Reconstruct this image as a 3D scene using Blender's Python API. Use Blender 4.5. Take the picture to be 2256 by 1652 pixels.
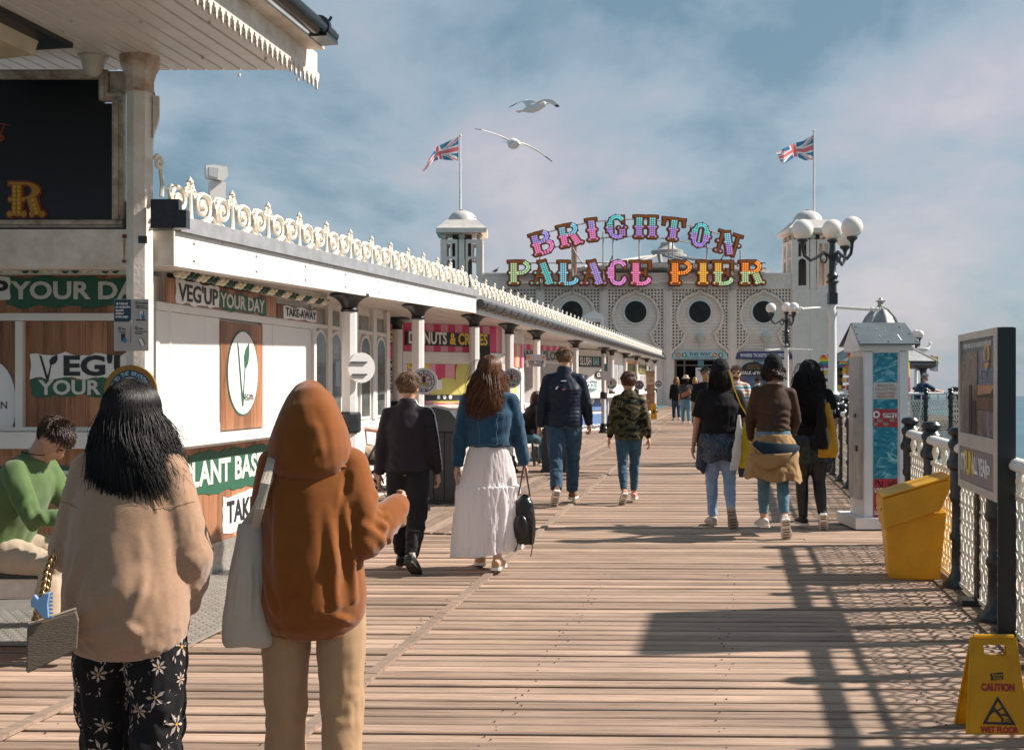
import bpy, bmesh, math, random
from mathutils import Vector, Matrix, noise
from mathutils.geometry import tessellate_polygon
PI = math.pi; R = math.radians
random.seed(7)
S = bpy.context.scene
C = S.collection
for o in list(bpy.data.objects): bpy.data.objects.remove(o)
# camera, sky, sun, exposure
F = 2507.0; CX = 1128.0; CY = 842.0; EYE = 1.5
cam = bpy.data.cameras.new('camera'); camo = bpy.data.objects.new('camera', cam); C.objects.link(camo)
cam.sensor_width = 36; cam.lens = 36*F/2256.0; cam.shift_y = (842-826)/2256.0
cam.clip_end = 4000; cam.clip_start = .05
camo.location = (0, 0, EYE); camo.rotation_euler = (R(90), 0, 0)
S.camera = camo
SUN = Vector((1.176, .178, 1.0)).normalized()
sl = bpy.data.lights.new('sun', 'SUN'); so = bpy.data.objects.new('sun', sl); C.objects.link(so)
sl.energy = 4.8; sl.angle = R(1.3); sl.color = (1, .92, .83)
so.rotation_euler = SUN.to_track_quat('Z', 'Y').to_euler(); so.location = (30, 5, 30)
W = bpy.data.worlds.new('World'); S.world = W; W.use_nodes = True
nt = W.node_tree; nt.nodes.clear()
def wn(t, **k):
 n = nt.nodes.new(t)
 for a, b in k.items(): setattr(n, a, b)
 return n
out = wn('ShaderNodeOutputWorld'); mix = wn('ShaderNodeMixShader')
b1 = wn('ShaderNodeBackground'); b2 = wn('ShaderNodeBackground')
sky = wn('ShaderNodeTexSky', sky_type='NISHITA', sun_disc=False, sun_elevation=R(40), sun_rotation=math.atan2(1.176, .178))
sky.air_density = 1.0; sky.dust_density = 2.0
b1.inputs['Strength'].default_value = .10; nt.links.new(sky.outputs[0], b1.inputs[0])
tc = wn('ShaderNodeTexCoord'); sep = wn('ShaderNodeSeparateXYZ'); nt.links.new(tc.outputs['Generated'], sep.inputs[0])
def mth(op, a, b=None, c=None, clamp=False):
 n = wn('ShaderNodeMath', operation=op); n.use_clamp = clamp
 for i, x in enumerate((a, b, c)):
  if x is None: continue
  if isinstance(x, (int, float)): n.inputs[i].default_value = x
  else: nt.links.new(x, n.inputs[i])
 return n.outputs[0]
zc = mth('MAXIMUM', sep.outputs[2], 0.0)
den = mth('ADD', zc, .34)
cx_ = mth('DIVIDE', sep.outputs[0], den); cy_ = mth('DIVIDE', sep.outputs[1], den)
cmb = wn('ShaderNodeCombineXYZ'); nt.links.new(cx_, cmb.inputs[0]); nt.links.new(cy_, cmb.inputs[1])
def wnoise(scale, det, rough, off, dist=0.0):
 mp = wn('ShaderNodeMapping'); mp.inputs['Location'].default_value = off; mp.inputs['Scale'].default_value = (1.0, .8, 1)
 nt.links.new(cmb.outputs[0], mp.inputs[0])
 n = wn('ShaderNodeTexNoise'); n.inputs['Scale'].default_value = scale; n.inputs['Detail'].default_value = det
 n.inputs['Roughness'].default_value = rough; n.inputs['Distortion'].default_value = dist
 nt.links.new(mp.outputs[0], n.inputs['Vector']); return n.outputs[0]
n1 = wnoise(1.55, 8, .55, (2.3, .6, 0), .25); n2 = wnoise(4.2, 6, .55, (5.1, 2.2, 0), .3)
ns = mth('ADD', mth('MULTIPLY', n1, .8), mth('MULTIPLY', n2, .2))
el = mth('MULTIPLY', zc, 1.05)
dark = mth('ADD', mth('SUBTRACT', mth('MULTIPLY', mth('SUBTRACT', ns, .5), 4.6), mth('MULTIPLY', zc, 1.2)), .66, clamp=True)
ramp = wn('ShaderNodeValToRGB'); nt.links.new(dark, ramp.inputs[0])
e = ramp.color_ramp.elements
e[0].position = 0; e[0].color = (.115, .195, .25, 1)
e[1].position = 1; e[1].color = (.41, .385, .41, 1)
m = e.new(.38); m.color = (.24, .305, .355, 1)
m = e.new(.70); m.color = (.33, .335, .375, 1)
nt.links.new(ramp.outputs[0], b2.inputs[0]); b2.inputs['Strength'].default_value = .90
mix.inputs[0].default_value = .85
nt.links.new(b1.outputs[0], mix.inputs[1]); nt.links.new(b2.outputs[0], mix.inputs[2]); nt.links.new(mix.outputs[0], out.inputs[0])
S.view_settings.view_transform = 'Standard'; S.view_settings.look = 'None'
S.view_settings.exposure = 0.72; S.view_settings.gamma = 1.0; S.view_settings.use_curve_mapping = False
# helpers
def G(px, py):
 Y = EYE*F/(py-CY); return Vector(((px-CX)/F*Y, Y, 0))
def P(px, py, Y): return Vector(((px-CX)/F*Y, Y, EYE+(CY-py)/F*Y))
TH = R(11.03); SA, CA = math.sin(TH), math.cos(TH)
AX = Vector((SA, CA, 0)); NX = Vector((CA, -SA, 0))
def ST(s, t, z=0): return Vector((s*SA+t*CA, s*CA-t*SA, z))
def XT(t, Y): return (t + Y*SA)/CA
AROT = math.atan2(CA, SA)
class MB:
 def __init__(s): s.v = []; s.f = []; s.mi = []; s.cur = 0; s.M = None
 def add(s, vs, fs):
  b = len(s.v)
  s.v += [tuple(s.M @ Vector(v)) if s.M else tuple(v) for v in vs]
  s.f += [tuple(i+b for i in f) for f in fs]; s.mi += [s.cur]*len(fs); return s
 def box(s, c, d, rz=0, rx=0, ry=0):
  x, y, z = (d[0]/2, d[1]/2, d[2]/2)
  vs = [Vector((a*x, b*y, e*z)) for a in (-1, 1) for b in (-1, 1) for e in (-1, 1)]
  if rz or rx or ry:
   m = Matrix.Rotation(rz, 3, 'Z') @ Matrix.Rotation(ry, 3, 'Y') @ Matrix.Rotation(rx, 3, 'X'); vs = [m @ v for v in vs]
  vs = [v+Vector(c) for v in vs]
  return s.add(vs, [(0, 1, 3, 2), (4, 6, 7, 5), (0, 4, 5, 1), (2, 3, 7, 6), (0, 2, 6, 4), (1, 5, 7, 3)])
 def bx(s, x0, x1, y0, y1, z0, z1): return s.box(((x0+x1)/2, (y0+y1)/2, (z0+z1)/2), (x1-x0, y1-y0, z1-z0))
 def rings(s, rs, cap=True, closed=False):
  n = len(rs[0]); vs = [p for r in rs for p in r]; fs = []
  for i in range(len(rs)-1 + (1 if closed else 0)):
   a = i*n; b = ((i+1) % len(rs))*n
   for j in range(n):
    k = (j+1) % n; fs.append((a+j, a+k, b+k, b+j))
  if cap and not closed:
   fs.append(tuple(range(n-1, -1, -1))); fs.append(tuple((len(rs)-1)*n+j for j in range(n)))
  return s.add(vs, fs)
 def tube(s, pts, rad, n=10, side=None, closed=False, cap=True):
  pts = [Vector(p) for p in pts]; L = len(pts); rs = []
  sd = Vector(side) if side else None
  for i, p in enumerate(pts):
   a = pts[(i-1) % L] if (closed or i > 0) else p; b = pts[(i+1) % L] if (closed or i < L-1) else p
   t = (b-a).normalized()
   if t.length < .5: t = Vector((0, 0, 1))
   if sd is None:
    sd = Vector((1, 0, 0)) if abs(t.x) < .8 else Vector((0, 1, 0))
   u = sd - t*sd.dot(t)
   if u.length < 1e-4: u = t.orthogonal()
   u.normalize(); w = t.cross(u)
   if not side: sd = u
   r = rad[i] if isinstance(rad, (list, tuple)) else rad
   ra, rb = r if isinstance(r, (list, tuple)) else (r, r)
   rs.append([p + u*(ra*math.cos(2*PI*j/n)) + w*(rb*math.sin(2*PI*j/n)) for j in range(n)])
  return s.rings(rs, cap, closed)
 def cyl(s, p0, p1, r0, r1=None, n=12): return s.tube([p0, p1], [r0, r0 if r1 is None else r1], n)
 def lathe(s, prof, c=(0, 0, 0), n=16, ax=None):
  rs = []
  for r, z in prof:
   r = max(r, 1e-4)
   rs.append([Vector((c[0]+r*math.cos(2*PI*j/n), c[1]+r*math.sin(2*PI*j/n), c[2]+z)) for j in range(n)])
  return s.rings(rs)
 def ball(s, c, r, n=12, m=8, rot=None):
  r = r if isinstance(r, (list, tuple)) else (r, r, r)
  vs = []; fs = []
  for i in range(1, m):
   a = PI*i/m
   for j in range(n):
    b = 2*PI*j/n; vs.append(Vector((r[0]*math.sin(a)*math.cos(b), r[1]*math.sin(a)*math.sin(b), r[2]*math.cos(a))))
  vs += [Vector((0, 0, r[2])), Vector((0, 0, -r[2]))]; T = len(vs)-2
  for i in range(m-2):
   for j in range(n):
    k = (j+1) % n; fs.append((i*n+j, (i+1)*n+j, (i+1)*n+k, i*n+k))
  for j in range(n):
   k = (j+1) % n; fs.append((T, j, k)); fs.append((T+1, (m-2)*n+k, (m-2)*n+j))
  if rot: vs = [rot @ v for v in vs]
  c = Vector(c); return s.add([v+c for v in vs], fs)
 def prism(s, poly, y0, y1):
  n = len(poly); A = sum(poly[i][0]*poly[(i+1) % n][1]-poly[(i+1) % n][0]*poly[i][1] for i in range(n))
  if A < 0: poly = poly[::-1]
  vs = [(x, y0, z) for x, z in poly]+[(x, y1, z) for x, z in poly]
  tr = tessellate_polygon([[Vector((x, z, 0)) for x, z in poly]])
  fs = []
  for a, b, c in tr:
   (x1, z1), (x2, z2), (x3, z3) = poly[a], poly[b], poly[c]
   if (x2-x1)*(z3-z1)-(x3-x1)*(z2-z1) < 0: b, c = c, b
   fs.append((a, b, c)); fs.append((n+a, n+c, n+b))
  for i in range(n):
   k = (i+1) % n; fs.append((i, n+i, n+k, k))
  return s.add(vs, fs)
 def quad(s, a, b, c, d): return s.add([a, b, c, d], [(0, 1, 2, 3)])
 def mesh(s, name='m'):
  me = bpy.data.meshes.new(name); me.from_pydata([tuple(v) for v in s.v], [], s.f)
  if any(s.mi): me.polygons.foreach_set('material_index', s.mi)
  me.update(); return me
def obj(name, mb, mat, parent=None, smooth=False, loc=None, rot=None, kind=None):
 me = mb.mesh(name) if isinstance(mb, MB) else mb
 o = bpy.data.objects.new(name, me); C.objects.link(o)
 if mat is not None and len(me.materials) == 0:
  for m_ in (mat if isinstance(mat, (list, tuple)) else [mat]): me.materials.append(m_)
 if smooth: me.polygons.foreach_set('use_smooth', [True]*len(me.polygons)); (smooth == 2) and autosmooth(me)
 if parent: o.parent = parent
 if loc is not None: o.location = loc
 if rot is not None: o.rotation_euler = rot
 if kind: o['kind'] = kind
 return o
def autosmooth(me, ang=40):
 try: me.set_sharp_from_angle(angle=R(ang))
 except Exception: pass
def tag(o, label, cat, group=None):
 o['label'] = label; o['category'] = cat
 if group: o['group'] = group
 return o
def thing(name, label, cat, loc=(0, 0, 0), rz=0, group=None):
 o = bpy.data.objects.new(name, None); C.objects.link(o); o.location = loc; o.rotation_euler = (0, 0, rz)
 o.empty_display_size = .1
 return tag(o, label, cat, group)
def copy_tree(o, parent=None):
 c = o.copy(); C.objects.link(c)
 if parent: c.parent = parent
 for ch in o.children: copy_tree(ch, c)
 return c
# materials
MATS = {}
def mat(name, col, rough=.6, metal=0, var=0.0, vscale=6, bump=0.0, bscale=40, col2=None, rnd=0.0, coat=0, spec=.5, stretch=None, emit=None, estr=1, sss=0, trans=0):
 if name in MATS: return MATS[name]
 m = bpy.data.materials.new(name); m.use_nodes = True; MATS[name] = m
 t = m.node_tree; p = t.nodes['Principled BSDF']; L = t.links.new
 p.inputs['Base Color'].default_value = (*col, 1); p.inputs['Roughness'].default_value = rough; p.inputs['Metallic'].default_value = metal
 p.inputs['Specular IOR Level'].default_value = spec; p.inputs['Coat Weight'].default_value = coat
 if trans: p.inputs['Transmission Weight'].default_value = trans
 if emit: p.inputs['Emission Color'].default_value = (*emit, 1); p.inputs['Emission Strength'].default_value = estr
 c = None
 if var or bump:
  tcn = t.nodes.new('ShaderNodeTexCoord'); vec = tcn.outputs['Object']
  if stretch:
   mp = t.nodes.new('ShaderNodeMapping'); mp.inputs['Scale'].default_value = stretch; L(vec, mp.inputs[0]); vec = mp.outputs[0]
 if var:
  n = t.nodes.new('ShaderNodeTexNoise'); n.inputs['Scale'].default_value = vscale; n.inputs['Detail'].default_value = 6; n.inputs['Roughness'].default_value = .65
  L(vec, n.inputs['Vector'])
  rp = t.nodes.new('ShaderNodeMapRange'); rp.inputs[1].default_value = .35; rp.inputs[2].default_value = .68; L(n.outputs[0], rp.inputs[0])
  mx = t.nodes.new('ShaderNodeMix'); mx.data_type = 'RGBA'
  c2 = col2 or tuple(x*(1-var) for x in col)
  mx.inputs[6].default_value = (*col, 1); mx.inputs[7].default_value = (*c2, 1); L(rp.outputs[0], mx.inputs[0]); c = mx.outputs[2]
 if rnd:
  oi = t.nodes.new('ShaderNodeObjectInfo'); hs = t.nodes.new('ShaderNodeHueSaturation')
  mr = t.nodes.new('ShaderNodeMapRange'); mr.inputs[3].default_value = 1-rnd; mr.inputs[4].default_value = 1+rnd
  L(oi.outputs['Random'], mr.inputs[0]); L(mr.outputs[0], hs.inputs['Value'])
  if c: L(c, hs.inputs['Color'])
  else: hs.inputs['Color'].default_value = (*col, 1)
  c = hs.outputs[0]
 if c: L(c, p.inputs['Base Color'])
 if bump:
  n = t.nodes.new('ShaderNodeTexNoise'); n.inputs['Scale'].default_value = bscale; n.inputs['Detail'].default_value = 5
  L(vec, n.inputs['Vector'])
  b = t.nodes.new('ShaderNodeBump'); b.inputs['Strength'].default_value = bump; b.inputs['Distance'].default_value = .01
  L(n.outputs[0], b.inputs['Height']); L(b.outputs[0], p.inputs['Normal'])
 return m
white = mat('white_paint', (.80, .75, .70), .45, var=.10, vscale=5, bump=.15, bscale=60)
whitebr = mat('bright_white_paint', (.77, .73, .69), .4, var=.07, vscale=4, bump=.08, bscale=50)
cream = mat('cream_iron_paint', (.84, .78, .67), .5, var=.2, vscale=9, col2=(.70, .62, .50))
oldwhite = mat('weathered_white_paint', (.80, .72, .64), .55, var=.35, vscale=7, col2=(.58, .48, .39), bump=.3, bscale=45)
black = mat('black_paint', (.012, .013, .015), .35, var=.3, col2=(.03, .035, .04), vscale=20)
dkgrey = mat('dark_grey_metal', (.045, .052, .06), .35, var=.3, vscale=12)
lead = mat('lead_flashing', (.30, .31, .33), .5, var=.3, vscale=8)
silver = mat('aluminium', (.55, .53, .5), .35, metal=.6, var=.15)
fac = mat('facade_paint', (.95, .785, .67), .55, var=.13, vscale=1.2)
facsh = mat('facade_board', (.89, .74, .63), .6, var=.10, vscale=1.5)
recess = mat('recess_board', (.26, .20, .16), .8)
glass = mat('dark_glass', (.015, .018, .02), .08, spec=.8)
green = mat('green_print', (.028, .12, .07), .5, var=.15, vscale=20)
ink = mat('black_print', (.02, .022, .025), .5)
offw = mat('offwhite_print', (.72, .69, .64), .5, var=.18, vscale=30)
wprint = mat('white_print', (.82, .80, .78), .45)
skin1 = mat('skin_light', (.60, .34, .24), .5, var=.12, vscale=25)
skin2 = mat('skin_tan', (.42, .22, .135), .5, var=.12, vscale=25)
skin3 = mat('skin_brown', (.12, .05, .03), .5)
# text
TXT = {}
def text_mesh(s, size, bold=0.0, xs=1.0, align='CENTER', space=1.0, ext=.0012):
 k = (s, size, bold, xs, align, space)
 cu = bpy.data.curves.new('lettering', 'FONT'); cu.body = s; cu.size = 1; cu.align_x = align; cu.align_y = 'CENTER'
 cu.resolution_u = 3; cu.offset = bold; cu.space_character = space; cu.space_line = .95; cu.extrude = .001
 o = bpy.data.objects.new('lettering', cu); C.objects.link(o)
 dg = bpy.context.evaluated_depsgraph_get(); me = bpy.data.meshes.new_from_object(o.evaluated_get(dg))
 bpy.data.objects.remove(o); bpy.data.curves.remove(cu)
 for v in me.vertices: v.co = Vector((v.co.x*size*xs, v.co.y*size, v.co.z))
 me.materials.clear(); return me
def text(s, size, m_, parent, x, z, y=-.004, bold=.02, xs=.9, align='CENTER', space=1.0, name='lettering', rz=0, fit=None):
 me = text_mesh(s, size, bold, xs, align, space)
 if fit:
  w = max(v.co.x for v in me.vertices)-min(v.co.x for v in me.vertices)
  for v in me.vertices: v.co.x *= fit/w
 o = obj(name, me, m_, parent, loc=(x, y, z)); o.rotation_euler = (R(90), rz, 0)
 return o
def arc_text(s, rad, size, a0, a1, m_, parent, x, z, y, top=True, bold=.03):
 """characters set round a circle (angles clockwise from the top)"""
 mb = MB(); n = len(s)
 for i, ch in enumerate(s):
  if ch == ' ': continue
  a = a0+(a1-a0)*i/max(1, n-1)
  me = text_mesh(ch, size, bold, .85)
  r = rad; ca, sa = math.cos(a), math.sin(a)
  vs = []
  for v in me.vertices:
   u, w = v.co.x, v.co.y
   if top: vs.append(((r+w)*sa+u*ca, -v.co.z, (r+w)*ca-u*sa))
   else: vs.append(((r-w)*sa-u*ca, -v.co.z, (r-w)*ca+u*sa))
  mb.add(vs, [tuple(p.vertices) for p in me.polygons]); bpy.data.meshes.remove(me)
 return obj('lettering', mb, m_, parent, loc=(x, y, z))
def torn(x0, x1, z0, z1, amp, n=26, seed=0):
 """outline of a torn strip of paint or paper"""
 r = random.Random(seed); p = []
 for i in range(n+1): p.append((x0+(x1-x0)*i/n, z0+r.uniform(-amp, amp)+ amp*math.sin(i*1.3+seed)))
 for i in range(4): p.append((x1+r.uniform(-amp, amp), z0+(z1-z0)*(i+.8)/5))
 for i in range(n+1): p.append((x1-(x1-x0)*i/n, z1+r.uniform(-amp, amp)+amp*math.sin(i*1.1+seed*2)))
 for i in range(4): p.append((x0+r.uniform(-amp, amp), z1-(z1-z0)*(i+.8)/5))
 return p
def circ(cx, cz, r, n=32, a0=0, a1=2*PI, rz=None):
 return [(cx+r*math.cos(a0+(a1-a0)*i/n), cz+(rz or r)*math.sin(a0+(a1-a0)*i/n)) for i in range(n if abs(a1-a0-2*PI) < 1e-6 else n+1)]
# wood materials
def wood(name, c1, c2, c3, grain=(1.2, 26, 10), rough=.75, bump=.35, rnd=.22, island=False, moss=False):
 m = bpy.data.materials.new(name); m.use_nodes = True; t = m.node_tree; p = t.nodes['Principled BSDF']; L = t.links.new
 p.inputs['Roughness'].default_value = rough; p.inputs['Specular IOR Level'].default_value = .3
 tcn = t.nodes.new('ShaderNodeTexCoord'); oi = t.nodes.new('ShaderNodeNewGeometry' if island else 'ShaderNodeObjectInfo')
 rn = oi.outputs['Random Per Island'] if island else oi.outputs['Random']
 sc = t.nodes.new('ShaderNodeVectorMath'); sc.operation = 'SCALE'; sc.inputs[0].default_value = (37, 91, 53); L(rn, sc.inputs['Scale'])
 ad = t.nodes.new('ShaderNodeVectorMath'); ad.operation = 'ADD'; L(tcn.outputs['Object'], ad.inputs[0]); L(sc.outputs[0], ad.inputs[1])
 mp = t.nodes.new('ShaderNodeMapping'); mp.inputs['Scale'].default_value = grain; L(ad.outputs[0], mp.inputs[0])
 n = t.nodes.new('ShaderNodeTexNoise'); n.inputs['Scale'].default_value = 2.2; n.inputs['Detail'].default_value = 8; n.inputs['Roughness'].default_value = .7
 n.inputs['Distortion'].default_value = .4; L(mp.outputs[0], n.inputs['Vector'])
 rp = t.nodes.new('ShaderNodeValToRGB'); L(n.outputs[0], rp.inputs[0]); e = rp.color_ramp.elements
 e[0].position = .30; e[0].color = (*c3, 1); e[1].position = .72; e[1].color = (*c1, 1); k = e.new(.5); k.color = (*c2, 1)
 n2 = t.nodes.new('ShaderNodeTexNoise'); n2.inputs['Scale'].default_value = 1.1; n2.inputs['Detail'].default_value = 6; L(ad.outputs[0], n2.inputs['Vector'])
 mr2 = t.nodes.new('ShaderNodeMapRange'); mr2.inputs[1].default_value = .3; mr2.inputs[2].default_value = .7; mr2.inputs[3].default_value = .8; mr2.inputs[4].default_value = 1.15; L(n2.outputs[0], mr2.inputs[0])
 hs = t.nodes.new('ShaderNodeHueSaturation'); mr = t.nodes.new('ShaderNodeMapRange'); mr.inputs[3].default_value = 1-rnd; mr.inputs[4].default_value = 1+rnd*.7
 L(rn, mr.inputs[0]); mu = t.nodes.new('ShaderNodeMath'); mu.operation = 'MULTIPLY'; L(mr.outputs[0], mu.inputs[0]); L(mr2.outputs[0], mu.inputs[1])
 L(mu.outputs[0], hs.inputs['Value']); L(rp.outputs[0], hs.inputs['Color']); L(hs.outputs[0], p.inputs['Base Color'])
 b = t.nodes.new('ShaderNodeBump'); b.inputs['Strength'].default_value = bump; b.inputs['Distance'].default_value = .006; L(n.outputs[0], b.inputs['Height']); L(b.outputs[0], p.inputs['Normal'])
 MATS[name] = m; return m
deckw = wood('deck_wood', (.47, .33, .248), (.39, .27, .20), (.19, .128, .092), rnd=.32)
deckw2 = wood('deck_wood_far', (.47, .33, .248), (.40, .278, .206), (.21, .142, .104), rnd=.32, island=True)
battenw = wood('batten_wood', (.36, .27, .21), (.30, .215, .165), (.16, .11, .085), grain=(1, 20, 10))
printwood = wood('printed_wood', (.46, .235, .135), (.36, .165, .085), (.17, .068, .03), grain=(16, 10, .9), rough=.4, bump=.03, rnd=.5)
# sea and deck
sea_m = mat('sea_water', (.035, .125, .15), .28, var=.35, vscale=.012, bump=.9, bscale=.5, spec=.25, stretch=(1, 2.2, 1))
mb = MB(); N = 96
rr = [30, 120, 300, 600, 930]
mb.add([(0, 0, 0)]+[(r*math.cos(2*PI*j/N), r*math.sin(2*PI*j/N), 0) for r in rr for j in range(N)],
  [(0, 1+j, 1+(j+1) % N) for j in range(N)]+[(1+i*N+j, 1+(i+1)*N+j, 1+(i+1)*N+(j+1) % N, 1+i*N+(j+1) % N) for i in range(len(rr)-1) for j in range(N)])
sea = obj('sea', mb, sea_m, loc=(0, 0, -9.0), kind='structure')
deck = bpy.data.objects.new('deck', None); C.objects.link(deck); deck['kind'] = 'structure'
DR = R(-1.4); deck.rotation_euler = (0, 0, DR)
def todeck(v): return Matrix.Rotation(-DR, 3, 'Z') @ v
PW = .128
PM = {}
def plank_mesh(L, w=.101, hh=.05):
 k = (round(L, 2), w)
 if k in PM: return PM[k]
 L = k[0]-.003; mb = MB(); c = .006
 prof = [(-w/2, -hh), (w/2, -hh), (w/2, -c), (w/2-c, 0), (-w/2+c, 0), (-w/2, -c)]
 mb.rings([[Vector((x, y, z)) for y, z in prof] for x in (-L/2, L/2)])
 PM[k] = mb.mesh('plank'); PM[k].materials.append(deckw); return PM[k]
rp = random.Random(3)
npl = 0; far = MB(); row = 0; y = 2.75
_b0 = todeck(G(620, 1660)); _b1 = todeck(G(1480, 922))
def BX(y): return _b0.x+(_b1.x-_b0.x)*(y-_b0.y)/(_b1.y-_b0.y)
while y < 74.5:
 x0 = XT(-4.3, y)-.3 if y < 10 else XT(-5.9, y); x1 = XT(1.95, y)
 seam = BX(y)
 cuts = [x0]
 if x0 < seam < x1: cuts.append(seam)
 xx = seam + rp.choice([2.6, 3.4, 4.4, 5.4])
 while xx < x1-.6: cuts.append(xx); xx += 5.5
 cuts = sorted(cuts); cuts = [cuts[0]]+[c for i, c in enumerate(cuts[1:]) if c-cuts[0] > .5]+[x1]
 if len(cuts) > 2 and cuts[2]-cuts[1] < .3: cuts.pop(2)
 near = y < 11.6
 for a, b in zip(cuts, cuts[1:]):
  L = b-a
  if L < .25: continue
  dz = rp.uniform(-.006, .002)
  if near:
   m_ = plank_mesh(L); o = bpy.data.objects.new('plank', m_); C.objects.link(o); o.parent = deck
   o.location = ((a+b)/2, y+rp.uniform(-.003, .003), dz); o.rotation_euler = (rp.uniform(-.012, .012), 0, rp.uniform(-.0012, .0012)); npl += 1
  else:
   far.bx(a+.004, b-.004, y-.0505, y+.0505, -.05+dz, dz)
 y += PW; row += 1
obj('planking', far, deckw2, deck, kind='stuff')
mb = MB(); y = 2.75
while y < 9:
 for k in range(10):
  for e in (-.022, .022):
   if rp.random() < .45: continue
   x = -3.9+k*.95+y*.178+rp.uniform(-.05, .05); mb.box((x, y+e, .0012), (.008, .007, .004))
 y += PW
obj('nail_head', mb, mat('nail_rust', (.09, .06, .045), .7), deck, kind='stuff')
def aslab_(mb, t0, t1, Y0, Y1, z0, z1):
 vs = [(XT(t, Y), Y, z) for z in (z0, z1) for (t, Y) in ((t0, Y0), (t1, Y0), (t1, Y1), (t0, Y1))]
 mb.add(vs, [(3, 2, 1, 0), (4, 5, 6, 7), (0, 1, 5, 4), (1, 2, 6, 5), (2, 3, 7, 6), (3, 0, 4, 7)])
mb = MB();
for k in range(7): aslab_(mb, -5.0+k*1.0, -4.85+k*1.0, 2.4, 75, -.30, -.05)
obj('joist', mb, mat('dark_timber', (.03, .024, .02), .9), deck, kind='stuff')
mb = MB(); mb.add([ST(-2, -5.6, -.4), ST(-2, 2.2, -.4), ST(76, 2.2, -.4), ST(76, -5.6, -.4)], [(0, 1, 2, 3)])
obj('deck_underside', mb, mat('deck_void', (.02, .017, .015), .95), kind='structure')
def batten(p, q, w=.06, h=.02, name='batten'):
 d = (q-p); L = d.length; u = d.normalized(); v = Vector((-u.y, u.x, 0))
 mb = MB(); mb.add([p-v*w/2+Vector((0, 0, .001)), p+v*w/2+Vector((0, 0, .001)), q+v*w/2+Vector((0, 0, .001)), q-v*w/2+Vector((0, 0, .001)),
      p-v*w/2+Vector((0, 0, h)), p+v*w/2+Vector((0, 0, h)), q+v*w/2+Vector((0, 0, h)), q-v*w/2+Vector((0, 0, h))],
      [(0, 1, 2, 3), (7, 6, 5, 4), (4, 5, 1, 0), (5, 6, 2, 1), (6, 7, 3, 2), (7, 4, 0, 3)])
 o = obj(name, mb, battenw, deck); o.matrix_parent_inverse = deck.matrix_basis.inverted(); return o
b0 = G(620, 1660); b1 = G(1480, 922)
pv = None
for i in range(10):
 f0 = i/10; f1 = (i+1)/10
 def ip(f):
  Y = b0.y*(b1.y/b0.y)**f; return Vector((b0.x+(b1.x-b0.x)*(Y-b0.y)/(b1.y-b0.y), Y, 0))
 batten(ip(f0), ip(f1)-Vector((0, .01, 0)))
batten(G(-60, 1655), G(300, 1478)); batten(G(300, 1478)+Vector((.003, .01, 0)), G(420, 1420))
arc = bpy.data.objects.new('arcade_walkway', None); C.objects.link(arc); arc['kind'] = 'structure'; arc.rotation_euler = (0, 0, AROT)
for i in range(13):
 t = -2.72-i*.145
 mb = MB(); mb.bx(12.2 if i > 7 else 10.9, 62, -t-.062, -t+.062, .004, .012 + (i % 3)*.002)
 obj('plank', mb, battenw, arc)
plate_m = mat('chequer_plate', (.40, .375, .34), .38, metal=.45, var=.25, vscale=8)
mb = MB()
def SQ(mb, s0, s1, t0, t1, z0, z1):
 mb.add([ST(s0, t0, z0), ST(s0, t1, z0), ST(s1, t1, z0), ST(s1, t0, z0), ST(s0, t0, z1), ST(s0, t1, z1), ST(s1, t1, z1), ST(s1, t0, z1)],
   [(0, 1, 2, 3), (7, 6, 5, 4), (4, 5, 1, 0), (5, 6, 2, 1), (6, 7, 3, 2), (7, 4, 0, 3)])
aslab_(mb, -6.5, -3.02, 6.45, 9.4, .009, .024)
pl = obj('metal_floor', mb, plate_m, kind='structure')
mb = MB()
def stud(mb, c, d, u, L=.034, w=.011, h=.003):
 n = d.cross(u)
 if n.length < .1: return
 mb.add([c-d*L/2, c+u*w/2, c+d*L/2, c-u*w/2, c+n*h], [(0, 1, 4), (1, 2, 4), (2, 3, 4), (3, 0, 4)])
i = 0; s = 5.2
while s < 9.5:
 t = -4.9 if s < 6.6 else -3.93
 j = 0
 while t < -3.05:
  if s*CA-t*SA < 6.47 or s*CA-t*SA > 9.35: t += .05; j += 1; continue
  d = (AX+NX).normalized() if (i+j) % 2 else (AX-NX).normalized()
  u = Vector((0, 0, 1)).cross(d)
  stud(mb, ST(s, t, .0245), d, u, .046, .016, .005); t += .05; j += 1
 s += .05; i += 1
studs = obj('raised_stud', mb, plate_m, pl, kind='stuff')
# near shelter roof (upper left)
def Zt(Y): return XT(-2.655, Y)
RY = 7.3; RZ = 3.5
sh = thing('shelter', 'white boarded shelter roof with fretwork fringe and dark gutter on iron column', 'shelter', (0, 0, 0))
soff = mat('soffit_paint', (.74, .68, .62), .38, var=.15, vscale=3)
for k in range(31):
 xa, xb = -k*.112-.004, -(k+1)*.112+.004
 mb = MB(); g = .018
 def ed(dx, Y): return Zt(Y)+dx
 for (p0, p1, z0, z1) in ((xa, xb, RZ, RZ+.02),):
  vs = []
  for z in (RZ, RZ+.02):
   for (dx, Y) in ((p0, 1.0), (p0, RY), (p1, RY), (p1, 1.0)): vs.append((ed(dx, Y)-(0.0), Y, z))
  vs[0:4] = [(ed(xa-g*.55, 1.0), 1.0, RZ), (ed(xa-g*.55, RY), RY, RZ), (ed(xb+g*.1, RY), RY, RZ), (ed(xb+g*.1, 1.0), 1.0, RZ)]
  mb.add(vs, [(0, 3, 2, 1), (4, 5, 6, 7), (0, 1, 5, 4), (1, 2, 6, 5), (2, 3, 7, 6), (3, 0, 4, 7)])
 obj('soffit_board', mb, soff, sh)
mb = MB()
vs = []
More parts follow.
